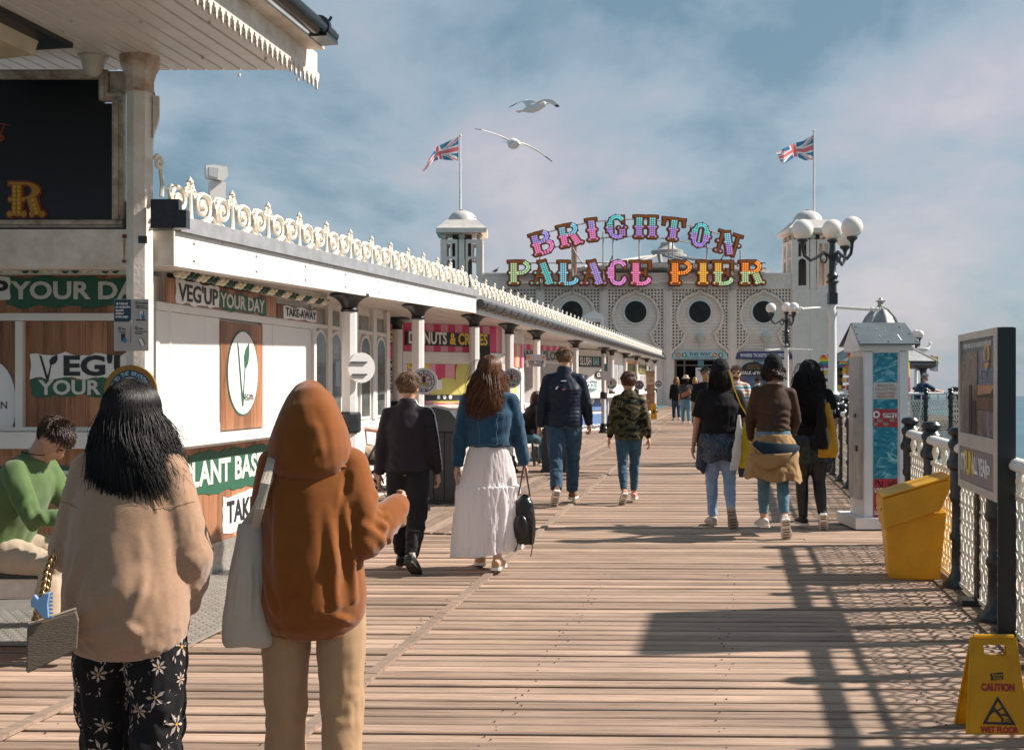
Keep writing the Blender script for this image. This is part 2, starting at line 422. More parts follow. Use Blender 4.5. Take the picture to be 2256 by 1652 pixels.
for z in (RZ+.022, RZ+.26):
 for (dx, Y) in ((-.02, 1.0), (-.02, RY-.005), (-3.6, RY-.005), (-3.6, 1.0)): vs.append((Zt(Y)+dx, Y, z))
mb.add(vs, [(0, 1, 2, 3), (7, 6, 5, 4), (0, 4, 5, 1), (1, 5, 6, 2), (2, 6, 7, 3), (3, 7, 4, 0)])
obj('roof', mb, lead, sh)
def aslab(mb, t0, t1, Y0, Y1, z0, z1):
 vs = [(XT(t, Y), Y, z) for z in (z0, z1) for (t, Y) in ((t0, Y0), (t1, Y0), (t1, Y1), (t0, Y1))]
 mb.add(vs, [(3, 2, 1, 0), (4, 5, 6, 7), (0, 1, 5, 4), (1, 2, 6, 5), (2, 3, 7, 6), (3, 0, 4, 7)])
mb = MB(); aslab(mb, -2.655, -2.63, 1.0, RY+.02, RZ-.02, RZ+.115); obj('fascia', mb, oldwhite, sh)
mb = MB(); aslab(mb, -2.626, -2.52, 1.0, RY-.16, RZ+.085, RZ+.10); obj('eave_board', mb, oldwhite, sh)
fr = MB(); a_dir = AX
def fret(mb, s0):
 w = .070
 poly = [(0, 0), (w, 0), (w, -.034), (w*.86, -.040), (w*.86, -.058), (w*.70, -.052), (w*.66, -.070), (w*.60, -.078), (w*.64, -.092), (w*.5, -.112), (w*.36, -.092), (w*.40, -.078), (w*.34, -.070), (w*.30, -.052), (w*.14, -.058), (w*.14, -.040), (0, -.034)]
 return poly
fp = fret(None, 0)
fmesh = MB(); fmesh.prism(fp, -.006, .006)
fme = fmesh.mesh('fringe_drop'); fme.materials.append(oldwhite)
s_end = ST(0, 0).x
Y = RY
base_pt = Vector((XT(-2.62, RY+.015), RY+.015, RZ-.02))
k = 0
while True:
 p = base_pt - AX*(k*.072+.072)
 if p.y < 4.2 or k > 70: break
 o = bpy.data.objects.new('fringe_drop', fme); C.objects.link(o); o.parent = sh; o.location = p; o.rotation_euler = (0, 0, AROT)
 k += 1
slot = MB()
for j in range(k):
 p = base_pt - AX*(j*.072+.072)
 for u in (.022, .047):
  c = p+AX*u+NX*.0062;
  slot.add([c+AX*a+Vector((0, 0, b)) for a, b in ((-.006, -.012), (.006, -.012), (.006, -.040), (-.006, -.040))], [(3, 2, 1, 0)])
gm = mat('gutter_plastic', (.018, .021, .025), .22, var=.25, vscale=9)
def half_gutter(mb, p, q, r, wall=.006, n=10):
 d = (q-p).normalized(); u = Vector((0, 0, 1)).cross(d)*-1; u.normalize()
 pr = [(math.cos(PI+PI*i/n)*r, math.sin(PI+PI*i/n)*r) for i in range(n+1)]+[(math.cos(2*PI-PI*i/n)*(r-wall), math.sin(2*PI-PI*i/n)*(r-wall)) for i in range(n+1)]
 mb.rings([[c+u*a+Vector((0, 0, b)) for a, b in pr] for c in (p, q)])
mb = MB(); gz = RZ+.16
def gpt(Y, t=-2.475, z=gz): return Vector((XT(t, Y), Y, z))
half_gutter(mb, gpt(7.1), gpt(1.0), .062)
mb.tube([gpt(7.1)+Vector((0, 0, -.002)), gpt(1.0)], [.05, .05], 12)
obj('gutter', mb, gm, sh, smooth=2)
mb = MB(); c = gpt(6.93)
mb.tube([c-AX*.02, c+AX*.02], .07, 16); mb.tube([c+NX*.06+Vector((0, 0, .035)), c+NX*.075+Vector((0, 0, .06))], .009, 6)
obj('gutter_bracket', mb, gm, sh)
mb = MB(); c = gpt(7.0); mb.box(c+Vector((-.03, -.02, -.06)), (.2, .18, .02), rz=AROT); obj('gutter_outlet', mb, gm, sh)
for px, py in ((310, 47), (461, 49), (447, 125), (585, 128), (527, 163), (656, 173), (142, 70), (160, 45), (130, 155)):
 Yb = (RZ-EYE)*F/(CY-py); mb = MB(); mb.cyl(((px-CX)/F*Yb, Yb, RZ-.018), ((px-CX)/F*Yb, Yb, RZ+.001), .009, n=8); obj('bolt', mb, oldwhite, sh)
def oct_prof(r, ch=.42):
 a = r; b = r*ch; return [(a, -b), (a, b), (b, a), (-b, a), (-a, b), (-a, -b), (-b, -a), (b, -a)]
def column_mb(z0, z1, r, cap=True):
 mb = MB(); mb.rings([[Vector((x, y, z)) for x, y in oct_prof(r)] for z in (z0, z1)]); return mb
cpos = Vector((-2.295, 7.02, 0))
cl = thing('iron_column', 'weathered white eight-sided iron column holding up the shelter roof', 'column', cpos, R(15))
obj('shaft', column_mb(.25, 3.28, .078), mat('column_paint', (.84, .77, .69), .5, var=.25, vscale=6, col2=(.68, .58, .49), bump=.3, bscale=40), cl)
mb = MB(); mb.rings([[Vector((x, y, z)) for x, y in oct_prof(r)] for r, z in ((.09, 3.28), (.082, 3.30), (.082, 3.36), (.095, 3.41), (.115, 3.45), (.118, 3.50))])
obj('capital', mb, mat('rusty_cream_paint', (.74, .62, .52), .6, var=.6, vscale=9, col2=(.36, .16, .07)), cl)
mb = MB(); mb.prism([(.078, 3.26), (.115, 3.26), (.115, 3.14), (.10, 3.08), (.085, 3.05), (.078, 3.0)], -.05, .05)
obj('bracket', mb, oldwhite, cl)
mb = MB(); mb.lathe([(.14, 0), (.14, .05), (.11, .08), (.12, .12), (.10, .25)], n=12); obj('base', mb, black, cl)
mb = MB(); mb.box((.02, -.0785, 2.37), (.052, .004, .045)); obj('slot', mb, black, cl)
sbY = 7.05
def q(px, py): v = P(px, py, sbY); return (v.x, v.z)
sb = thing('signboard', 'black painted signboard with gilt circus letter R in stepped cream frame', 'sign', (0, sbY, 0))
mb = MB(); mb.prism([q(-420, 170), q(228, 170), q(228, 228), q(262, 228), q(262, 487), q(-420, 487)], .0, .03)
navy = mat('navy_board', (.004, .0045, .008), .3, spec=.4)
obj('board', mb, navy, sb)
fm = mat('stepped_frame_paint', (.62, .52, .42), .55, var=.6, vscale=10, col2=(.25, .17, .11), bump=.4, bscale=30)
def frame_seg(px0, px1, py0, py1):
 mb = MB(); (x0, z1), (x1, z0) = q(px0, py0), q(px1, py1)
 mb.bx(x0, x1, -.035, .03, z0, z1)
 w, h = x1-x0, z1-z0
 if w > h: mb.bx(x0, x1, -.05, -.0352, z0+h*.35, z1-h*.25)
 else: mb.bx(x0+w*.25, x1-w*.35, -.05, -.0352, z0, z1)
 obj('frame', mb, fm, sb)
frame_seg(-420, 222, 157, 176); frame_seg(222, 241, 157.2, 224); frame_seg(241.3, 274, 206, 223.8); frame_seg(251, 274, 224.2, 486); frame_seg(-420, 274, 486.4, 503)
mb = MB(); (x0, z1), (x1, z0) = q(243, 158), q(280, 205.5); mb.bx(x0, x1, -.01, .03, z0, z1); obj('corner_block', mb, fm, sb)
def glyph_R(mb, cx, cz, h, inf, y0, y1):
 u = h
 def rc(xa, xb, za, zb, k): mb.bx(cx+xa*u-inf, cx+xb*u+inf, y0-k*.0006, y1, cz+za*u-inf, cz+zb*u+inf)
 rc(-.36, -.10, -.46, .46, 0); rc(-.46, .02, .40, .47, 1)
 for xx in (-.42, -.04, .18, .46): mb.tube([(cx+xx*u, y0-.0015, cz-.41*u), (cx+xx*u, y1, cz-.41*u)], .085*u+inf, 14)
 for xx in (-.40, -.06): mb.tube([(cx+xx*u, y0-.0018, cz+.0*u), (cx+xx*u, y1, cz+.0*u)], .065*u+inf, 12)
 A = [PI/2-PI*k/14 for k in range(15)]
 mb.prism([(cx+(.0+.40*math.cos(a))*u+inf*math.cos(a), cz+(.235+.225*math.sin(a))*u+inf*math.sin(a)) for a in A]+[(cx+(.0+.19*math.cos(a))*u-inf*math.cos(a), cz+(.235+.175*math.sin(a))*u-inf*math.sin(a)) for a in reversed(A)], y0-.003, y1)
 mb.prism([(cx+.05*u-inf, cz+.03*u+inf), (cx+.30*u+inf, cz+.05*u+inf), (cx+.46*u+inf, cz-.44*u-inf), (cx+.18*u-inf, cz-.44*u-inf)], y0-.004, y1)
rc_ = P(58, 440, sbY); hR = (478-398)/F*sbY
mb = MB(); glyph_R(mb, rc_.x, rc_.z, hR, .012, -.006, -.001); obj('letter_outline', mb, mat('letter_red', (.22, .035, .008), .5), sb)
mb = MB(); glyph_R(mb, rc_.x, rc_.z, hR, .0, -.016, -.009); lg = obj('letter', mb, mat('letter_gold', (.42, .19, .012), .5), sb)
mb = MB()
for ix in range(2):
 for iz in range(7): mb.tube([(rc_.x+(-.29+.12*ix)*hR, -.0235, rc_.z+(-.36+.115*iz)*hR), (rc_.x+(-.29+.12*ix)*hR, -.015, rc_.z+(-.36+.115*iz)*hR)], .05*hR, 10)
for iz in range(4): mb.tube([(rc_.x+(.22+.035*(3-iz))*hR, -.0255, rc_.z+(-.38+.11*iz)*hR), (rc_.x+(.22+.035*(3-iz))*hR, -.015, rc_.z+(-.38+.11*iz)*hR)], .05*hR, 10)
obj('painted_dot', mb, mat('letter_yellow', (.55, .30, .025), .5), lg)
pp = P(3, 305, sbY); mb = MB(); mb.tube([(pp.x, -.008, pp.z), (pp.x, -.002, pp.z)], .022, 14); mb.prism([q(0, 298), q(4, 298), q(14, 272), q(10, 272)], -.006, -.002); mb.prism([q(-6, 271), q(22, 276), q(22, 278), q(-6, 273)], -.0065, -.002)
obj('letter_fragment', mb, MATS['letter_red'], sb)
bmw = thing('beam', 'rust-spotted white timber beam across the column below the black signboard', 'beam', (0, 7.0, 0))
mb = MB(); v0, v1 = P(-420, 507, 7.0), P(302, 590, 7.0); mb.bx(v0.x, v1.x, -.03, .09, v1.z, v0.z); obj('board', mb, oldwhite, bmw)
rust = mat('rust', (.19, .055, .02), .8, var=.5, vscale=30)
mb = MB()
for (px, py, r) in ((275, 521, .012), (274, 576, .010)): v = P(px, py, 6.97); mb.tube([(v.x, -.045, v.z), (v.x, -.03, v.z)], r, 10)
obj('bolt', mb, rust, bmw)
mb = MB(); v0, v1 = P(271, 527, 6.97), P(277, 570, 6.97); mb.prism([(v0.x, v0.z), (v1.x, v0.z), (v1.x-.003, v1.z), (v0.x+.004, v1.z)], -.0315, -.03); obj('stain', mb, mat('rust_streak', (.52, .33, .22), .7, var=.4, vscale=60), bmw)
mb = MB(); v0, v1 = P(294, 507, 6.97), P(297, 585, 6.97); mb.bx(v0.x, v1.x, -.0313, -.03, v1.z, v0.z); obj('stain', mb, rust, bmw)
def sp(px, py, z):
 Y = (z-EYE)*F/(CY-py); return Vector(((px-CX)/F*Y, Y, z))
c = sp(205, 125, RZ)
cc = thing('security_camera', 'off-white dome security camera under the boarded soffit', 'camera', c)
mb = MB(); mb.lathe([(.08, 0), (.085, -.012), (.07, -.03), (.055, -.10), (.03, -.125), (.0, -.13)], n=20)
obj('housing', mb, mat('old_plastic', (.66, .58, .48), .4, var=.2), cc, smooth=2)
mb = MB(); mb.lathe([(.092, -.001), (.092, -.011), (.07, -.011)], n=20); obj('base_ring', mb, MATS['old_plastic'], cc)
c = sp(25, 60, RZ)
lf = thing('soffit_lamp', 'cream wedge lamp on a black mounting board under the soffit', 'lamp', c, AROT-R(90))
mb = MB(); mb.bx(-.42, .17, -.5, .34, -.03, -.001); obj('mounting_board', mb, black, lf)
mb = MB(); mb.prism([(-.42, -.031), (.05, -.031), (.02, -.11), (-.42, -.13)], -.45, .18); obj('lamp_body', mb, mat('lamp_cream', (.62, .50, .34), .5, var=.2), lf)
# arcade canopy on the left
def zs(Y):
 if Y < 15.3: return 2.22+(Y-7.06)/(15.3-7.06)*.21
 return 2.43+(Y-15.3)/41.7*.14
def strip(mb, t0, t1, Ys, za, zb, cap=True):
 """solid strip between two lines of constant t, height given by functions of Y"""
 vs = []; fs = []
 for Y in Ys:
  for (t, z) in ((t0, za(Y)), (t1, za(Y)), (t1, zb(Y)), (t0, zb(Y))): vs.append((XT(t, Y), Y, z))
 for i in range(len(Ys)-1):
  b = i*4
  for j in range(4):
   k = (j+1) % 4; fs.append((b+j, b+k, b+4+k, b+4+j))
 n = (len(Ys)-1)*4; fs += [(3, 2, 1, 0), (n, n+1, n+2, n+3)]
 mb.add(vs, fs)
FT = -3.40
Y1s = [7.06, 9.0, 11.0, 13.0, 15.3]; Y2s = [15.32, 20, 26, 34, 44, 57]
# first canopy
ca = thing('canopy', 'white boarded canopy with grey lead edge and cast iron cresting above the vegan kiosk', 'canopy', (0, 0, 0))
for i in range(4):
 mb = MB(); strip(mb, FT-.03, FT, [Y1s[i]+.002, Y1s[i+1]-.002], zs, lambda Y: zs(Y)+.215); obj('fascia_board', mb, whitebr, ca)
mb = MB(); strip(mb, FT-.30, FT+.035, Y1s, lambda Y: zs(Y)+.217, lambda Y: zs(Y)+.31)
lf_ = obj('lead_edge', mb, lead, ca)
mb = MB(); strip(mb, -7.2, FT-.302, [7.06, 15.3], lambda Y: zs(Y)+.20, lambda Y: zs(Y)+.40); obj('roof', mb, mat('roof_felt', (.22, .22, .23), .8, var=.3), ca)
for i in range(14):
 t1 = FT-.035-i*.155
 mb = MB(); strip(mb, t1-.149, t1, [7.06, 11, 15.3], lambda Y: zs(Y)+.03+(.0 if i % 2 else .004), lambda Y: zs(Y)+.06); obj('soffit_board', mb, soff, ca)
mb = MB(); strip(mb, -7.0, FT-.035-14*.155, [7.06, 15.3], lambda Y: zs(Y)+.04, lambda Y: zs(Y)+.06); obj('soffit_board', mb, soff, ca)
pe0, pe1 = P(336, 507, 7.04), P(395, 588, 7.04)
mb = MB(); mb.bx(pe0.x, XT(FT, 7.055), 7.03, 7.058, zs(7.06), zs(7.06)+.215); obj('end_board', mb, oldwhite, ca)
pb0, pb1 = P(334, 440, 6.92), P(403, 504, 6.92)
mb = MB(); mb.bx(pb0.x, pb1.x-.02, 6.90, 6.97, pb1.z, pb0.z); mb.bx(pb1.x-.045, pb1.x+.03, 6.885, 6.965, pb1.z, pb1.z+.11); obj('gutter_end', mb, black, ca)
mb = MB()
for i in range(9):
 Yb = 7.3+i*.95
 for dz in (.05, .16): mb.cyl((XT(FT-.01, Yb), Yb, zs(Yb)+dz), (XT(FT+.006, Yb), Yb, zs(Yb)+dz), .008, n=6)
obj('bolt', mb, rust, ca, kind='stuff')
r = random.Random(6); rs_ = MATS['rust_streak']
for i in range(16):
 Yb = 7.3+i*.5+r.uniform(-.1, .1); L = r.uniform(.02, .09); z1 = zs(Yb)+r.choice((.16, .05, .215)); mb = MB(); w = r.uniform(.004, .012); x = XT(FT+.0012, Yb)
 mb.add([(x, Yb, z1), (x+w*SA, Yb+w, z1), (x+w*.6*SA, Yb+w*.6, max(z1-L, zs(Yb)+.004)), (x+w*.3*SA, Yb+w*.3, max(z1-L, zs(Yb)+.004))], [(0, 3, 2, 1)]); obj('stain', mb, rs_, ca)
# cresting unit (cast iron scrolls): two big scrolls, palmette finial between
def spiral(cx, cz, r0, turns, a0, sgn=1, n=26):
 p = []
 for i in range(n+1):
  f = i/n; r = r0*(1-f*.86); a = a0+sgn*turns*2*PI*f
  p.append(Vector((cx+r*math.cos(a), 0, cz+r*math.sin(a))))
 return p
def crest_mesh(U=.62, hi=True):
 mb = MB(); n = 26 if hi else 13; k = 6 if hi else 4
 for sg in (-1, 1):
  c = sg*U*.255
  mb.tube(spiral(c, .125, .118, 1.8, -PI/2, sg, n), [(.019*(1-.4*i/n)+.004, .018) for i in range(n+1)], k)
  mb.ball((c, 0, .125), .024, 6, 4)
  mb.tube([(c, 0, .012), (sg*U*.42, 0, .02), (sg*U*.495, 0, .06)], .012, k)
  mb.tube([(sg*U*.44, 0, .13), (sg*U*.475, 0, .18), (sg*U*.42, 0, .215), (sg*U*.30, 0, .225)], .010, k)
  mb.tube(spiral(sg*.042, .205, .036, 1.3, -PI/2, sg, 12 if hi else 7), [.011]*(13 if hi else 8), k)
  mb.tube(spiral(sg*.030, .250, .022, 1.1, -PI/2, sg, 8 if hi else 6), [.009]*(9 if hi else 7), k)
 mb.tube([(0, 0, 0), (0, 0, .12), (0, 0, .24), (0, 0, .265)], [(.024, .016), (.014, .012), (.012, .010), (.010, .010)], k)
 mb.lathe([(.010, .255), (.022, .27), (.024, .285), (.012, .30), (.004, .315), (.0, .32)], n=8)
 mb.box((0, 0, .006), (U*.99, .03, .012))
 mb.v = [(x, y, z*.88) for x, y, z in mb.v]; me = mb.mesh('crest_unit'); me.materials.append(cream); return me
CH = crest_mesh(hi=True); CL = crest_mesh(hi=False)
def crest_run(parent, Y0, Y1, t, zf, hi, name='crest_unit', us=.62):
 Y = Y0
 while Y < Y1:
  dz = (zf(Y+.3)-zf(Y-.3))/.6
  o = bpy.data.objects.new(name, CH if hi else CL); C.objects.link(o); o.parent = parent
  o.location = (XT(t, Y), Y, zf(Y)); o.rotation_euler = (0, -math.atan(dz), AROT)
  Y += us*CA
crest_run(ca, 7.3, 15.0, FT-.02, lambda Y: zs(Y)+.31, True)
mb = MB(); mb.tube(spiral(0, .2, .05, 1.4, PI*.9, -1), [.013]*27, 6); mb.tube([(0.04, 0, .0), (.05, 0, .08), (.03, 0, .15), (.045, 0, .22)], .014, 6)
o = obj('crest_end_scroll', mb, cream, ca); o.location = (XT(FT-.05, 6.95), 6.95, zs(7)+.42); o.rotation_euler = (0, 0, AROT)
# second canopy
cb = thing('canopy', 'long white arcade canopy with strapped dark gutter and cream cresting running to the pier pavilion', 'canopy', (0, 0, 0))
mb = MB(); strip(mb, FT-.06, FT-.03, Y2s, zs, lambda Y: zs(Y)+.15); obj('fascia', mb, whitebr, cb)
mb = MB(); strip(mb, -7.2, FT-.0305, Y2s, lambda Y: zs(Y)+.151, lambda Y: zs(Y)+.27); obj('roof', mb, MATS['roof_felt'], cb)
for i in range(14):
 t1 = FT-.065-i*.155
 mb = MB(); strip(mb, t1-.149, t1, [15.32, 26, 57], lambda Y: zs(Y)+.03+(.0 if i % 2 else .004), lambda Y: zs(Y)+.06); obj('soffit_board', mb, soff, cb)
mb = MB(); strip(mb, -7.0, FT-.065-14*.155, [15.32, 57], lambda Y: zs(Y)+.04, lambda Y: zs(Y)+.06); obj('soffit_board', mb, soff, cb)
gut = MB()
for a, b in zip(Y2s, Y2s[1:]):
 p = Vector((XT(FT+.045, a), a, zs(a)+.14)); q_ = Vector((XT(FT+.045, b), b, zs(b)+.14))
 half_gutter(gut, p, q_, .07, .008, 8)
 gut.tube([p+Vector((0, 0, -.004)), q_+Vector((0, 0, -.004))], .055, 10)
obj('gutter', gut, mat('weathered_gutter', (.035, .038, .042), .45, var=.5, vscale=6, col2=(.085, .086, .09), spec=.3), cb, smooth=2)
sm_ = MB()
sm_.tube([Vector((.075*math.cos(a), 0, .075*math.sin(a))) for a in [PI+PI*i/10 for i in range(11)]], [(.024, .008)]*11, 6, side=(0, 1, 0))
sm_.tube([(-.075, 0, 0), (-.085, 0, -.06), (-.06, 0, -.085)], .006, 5)
sme = sm_.mesh('gutter_strap'); sme.materials.append(black)
Y = 15.5
while Y < 56.5:
 o = bpy.data.objects.new('gutter_strap', sme); C.objects.link(o); o.parent = cb; o.location = (XT(FT+.045, Y), Y, zs(Y)+.145); o.rotation_euler = (0, 0, AROT-R(90))
 Y += .56
crest_run(cb, 15.75, 56.5, FT-.10, lambda Y: zs(Y)+.268, False)
mb = MB(); mb.tube(spiral(0, .2, .05, 1.4, PI*.9, -1), [.013]*27, 6); mb.tube([(0.04, 0, .0), (.05, 0, .08), (.03, 0, .15), (.045, 0, .22)], .014, 6)
o = obj('crest_end_scroll', mb, cream, cb); o.location = (XT(FT-.10, 15.4), 15.4, zs(15.4)+.27); o.rotation_euler = (0, 0, AROT)
# flood light standing behind the cresting, white box
c = P(474, 388, 9.6)
fl = thing('floodlight', 'white floodlight on white box above the nearest cresting', 'floodlight', (c.x, c.y, c.z), R(25))
mb = MB(); mb.box((.02, .03, -.16), (.13, .10, .22)); obj('box', mb, whitebr, fl)
mb = MB(); mb.prism([(-.075, -.02), (.06, -.045), (.10, .0), (.09, .075), (-.02, .085), (-.085, .075)], -.05, .07); obj('housing', mb, whitebr, fl)
mb = MB(); mb.prism([(-.06, -.01), (.015, -.025), (.02, .06), (-.06, .062)], -.054, -.0505); obj('lens', mb, mat('lamp_glass', (.5, .5, .5), .15), fl)
mb = MB(); mb.cyl((0, 0, -.05), (0, 0, -.02), .02); obj('bracket', mb, silver, fl)
# arcade columns
def arcade_column(px, Y, label, detail=True):
 x = (px-CX)/F*Y; h = zs(Y)+.02
 t = thing('iron_column', label, 'column', (x, Y, 0), AROT-R(90), 'white iron columns of the arcade')
 obj('shaft', column_mb(.28, h-.17, .066), whitebr, t)
 mb = MB(); mb.lathe([(.075, h-.17), (.085, h-.15), (.072, h-.13), (.085, h-.09), (.13, h-.045), (.19, h-.02), (.19, h)], n=16); obj('capital', mb, black, t, smooth=2)
 mb = MB(); mb.rings([[Vector((x_, y_, z)) for x_, y_ in oct_prof(r)] for r, z in ((.085, 1.02), (.10, 1.04), (.10, 1.20), (.085, 1.22))]); obj('collar', mb, black, t)
 mb = MB(); mb.lathe([(.15, 0), (.15, .06), (.12, .08), (.12, .13), (.135, .15), (.12, .18), (.095, .22), (.10, .26), (.09, .29)], n=12); obj('base', mb, black, t, smooth=2)
 return t, x
COL = {}
cols = [(770, 10.8, 'white iron column with the blank back of a round sign, behind the rust hooded person'),
  (921, 13.2, 'white iron column with round walk of fame sign above the dark litter bin'),
  (1045, 16.2, 'white iron column crossing the doughnuts sign, above the woman in denim'),
  (1122, 18.8, 'white iron column with round sign beside the denim jacket woman'),
  (1182, 21.5, 'white iron column carrying the keep your distance notice'),
  (1268, 27.1, 'white iron column rising behind the man in navy jacket'),
  (1330, 33.4, 'white iron column with small notice left of the camouflage boy'),
  (1348, 36.0, 'white iron column with small round sign just behind the boy in camouflage'),
  (1378, 40.7, 'white iron column by the black capital above the camouflage boy'),
  (1402, 45.5, 'white iron column right of the ice cream signs'),
  (1425, 51.0, 'white iron column before the coffee board'),
  (1443, 55.5, 'last white iron column of the arcade near the pavilion doors')]
for px, Y, lb in cols: COL[px] = arcade_column(px, Y, lb)
x = (875-CX)/F*17.0
arcade_column(875, 17.0, 'white iron column with wide black capital set back beside the pink doughnut kiosk')
# first kiosk (vegan kiosk): right hand wall along the pier, left wall facing the camera
WT = -3.95
ks = thing('kiosk', 'vegan snack kiosk with white shutters, wood print boards and green torn paint signs', 'kiosk', (0, 0, 0))
def frame_at(t, s):
 return ST(s, t, 0), AROT
class Face:
 def __init__(s, parent, loc, rz): s.p = parent; s.loc = Vector(loc); s.rz = rz; s.M = Matrix.Translation(s.loc) @ Matrix.Rotation(rz, 4, 'Z')
 def ob(s, name, mb, m_, parent=None, **k):
  o = obj(name, mb, m_, parent or s.p, **k)
  if parent is None: o.matrix_basis = s.M @ o.matrix_basis
  return o
 def box(s, name, x0, x1, z0, z1, y0, y1, m_, parent=None): mb = MB(); mb.bx(x0, x1, y0, y1, z0, z1); return s.ob(name, mb, m_, parent)
 def poly(s, name, pts, y0, y1, m_, parent=None): mb = MB(); mb.prism(pts, y0, y1); return s.ob(name, mb, m_, parent)
 def txt(s, str_, size, m_, x, z, y, parent=None, **k):
  o = text(str_, size, m_, parent or s.p, x, z, y, **k)
  if parent is None: o.matrix_basis = s.M @ o.matrix_basis
  return o
def onface(fc, px, py):
 d = Vector(((px-CX)/F, 1, (CY-py)/F)); o = Vector((0, 0, EYE))
 n = Matrix.Rotation(fc.rz, 3, 'Z') @ Vector((0, -1, 0)); k = (fc.loc-o).dot(n)/d.dot(n); p = o+d*k
 l = fc.M.inverted() @ p; return l.x, l.z
fr_ = Face(ks, ST(7.25, WT), AROT)
def fbox(fc, name, px0, py0, px1, py1, y0, y1, m_, parent=None, zs_=None):
 x0, z1 = onface(fc, px0, py0); x1, z0 = onface(fc, px1, py1)
 if zs_: z0, z1 = zs_
 return fc.box(name, min(x0, x1), max(x0, x1), min(z0, z1), max(z0, z1), y0, y1, m_, parent)
xR = onface(fr_, 690, 800)[0]; xL = 0.0
fr_.box('wall', xL, xR, .0, 2.24, .02, .06, white)
fr_.box('kick_plate', xL, xR, .0, .26, -.012, .018, plate_m)
mb = MB()
for i in range(int(xR/.055)):
 for j in range(4):
  c = Vector((.03+i*.055+(.0275 if j % 2 else 0), -.0125, .04+j*.06)); d = Vector((.6, 0, .8)) if (i+j) % 2 else Vector((-.6, 0, .8)); u = Vector((0, 1, 0)).cross(d)
  stud(mb, c, d, u if d.cross(u).y < 0 else -u, .045, .014)
fr_.ob('plate_stud', mb, plate_m, kind='stuff')
def woodboards(fc, x0, x1, z0, z1, y, w, parent=None, seed=1):
 r = random.Random(seed); x = x0
 while x < x1-.01:
  b = min(x1, x+w*r.uniform(.8, 1.25))
  if x1-b < w*.3: b = x1
  fc.box('plank', x+.0012, b-.0012, z0, z1, y, y+.012, printwood, parent); x = b
woodboards(fr_, xL, xR, .262, 1.02, .0, .13, seed=4)
g0 = onface(fr_, 415, 1000)[0]
fr_.poly('green_strip', torn(g0, xR+.0, .64, .97, .012, 30, 5), -.006, -.001, green)
xt0 = onface(fr_, 452, 1060)[0]; xt1 = onface(fr_, 622, 1010)[0]
fr_.txt('PLANT BASED', .25, offw, (xt0+.02+xt1)/2-.32, .80, -.009, bold=.035, fit=1.62)
fr_.poly('white_strip', torn(onface(fr_, 490, 1150)[0], xR-.1, .31, .60, .012, 18, 9), -.006, -.001, wprint)
fr_.txt('TAKE-AWAY', .24, ink, onface(fr_, 498, 1150)[0], .455, -.009, bold=.03, fit=1.3, align='LEFT')
mb = MB(); mb.bx(xL, xR+.02, -.16, .02, 1.045, 1.11); fr_.ob('counter', mb, whitebr)
fr_.box('counter_edge', xL, xR+.02, 1.022, 1.043, -.12, .018, white)
zt, zb_ = 2.0, 1.112
def fx(px): return onface(fr_, px, 800)[0]
xs_ = [xL+.03, fx(448), fx(480), fx(570), fx(597), xR-.07]
fr_.box('frame', xL, xR, 2.002, 2.06, -.035, .018, whitebr)
fr_.box('frame', xL, xL+.05, zb_, 2.0, -.03, .018, whitebr)
fr_.box('frame', xR-.07, xR, .262, 2.0, -.035, .018, whitebr)
for (a, b) in ((xs_[0]+.022, fx(448)), (fx(448)+.004, fx(484)-.03), (fx(574)+.004, fx(597)-.004), (fx(597)+.004, xR-.072)):
 fr_.box('shutter', a, b, zb_+.0, zt-.001, -.012, .018, whitebr)
 fr_.box('rail', a+.001, b-.001, zb_+.001, zb_+.07, -.018, -.0125, whitebr)
wx0, wx1 = fx(484)-.028, fx(574)
woodboards(fr_, wx0, wx1, zb_+.01, zt-.02, -.02, (wx1-wx0)/7, seed=8)
wc = (wx0+wx1)/2; wz = (zb_+zt)/2+.02; wr = (wx1-wx0)*.35; wzr = .335
fr_.poly('badge_rim', circ(wc, wz, wr+.014, 40, rz=wzr+.014), -.0245, -.0205, green)
fr_.poly('badge', circ(wc, wz, wr, 40, rz=wzr), -.028, -.025, wprint)
def vleaf(fc, cx, cz, h, wscale, y, m_=green):
 """the V with a leaf on its right arm"""
 L = [(-.34, .46), (-.25, .40), (-.10, -.10), (-.02, -.36), (.06, -.05), (.10, .10), (.145, .10), (.09, -.10), (.02, -.50), (-.06, -.50), (-.20, -.02)]
 fc.poly('v_stem', [(cx+a*h*wscale, cz+b*h) for a, b in L], y, y+.003, m_)
 lf2 = [(.08, .08), (.05, .24), (.14, .36), (.34, .46), (.36, .30), (.30, .16), (.18, .08)]
 fc.poly('leaf', [(cx+a*h*wscale, cz+b*h) for a, b in lf2], y-.0006, y+.0024, m_)
vleaf(fr_, wc-.01, wz, .54, .62, -.0315)
fr_.txt('VEGAN', .075, ink, wc+.09, wz-.20, -.0335, bold=.0, xs=.8)
sx0, sx1 = fx(352), fx(597)
woodboards(fr_, sx0, sx1, 2.062, 2.235, -.05, .12, seed=11)
fr_.poly('white_strip', torn(fx(372), fx(468), 2.068, 2.232, .008, 14, 3), -.056, -.0505, wprint)
fr_.poly('green_strip', torn(fx(464), fx(573), 2.068, 2.20, .008, 14, 6), -.0555, -.0505, green)
fr_.txt("VEG'UP", .17, ink, (fx(376)+fx(466))/2, 2.14, -.059, bold=.02, fit=(fx(466)-fx(378)))
fr_.txt('YOUR DAY', .15, offw, (fx(468)+fx(570))/2, 2.132, -.059, bold=.025, fit=(fx(569)-fx(470)))
woodboards(fr_, fx(599), xR, 2.062, 2.19, -.05, .2, seed=13)
fr_.poly('white_strip', torn(fx(612), xR-.06, 2.07, 2.175, .006, 12, 4), -.056, -.0505, wprint)
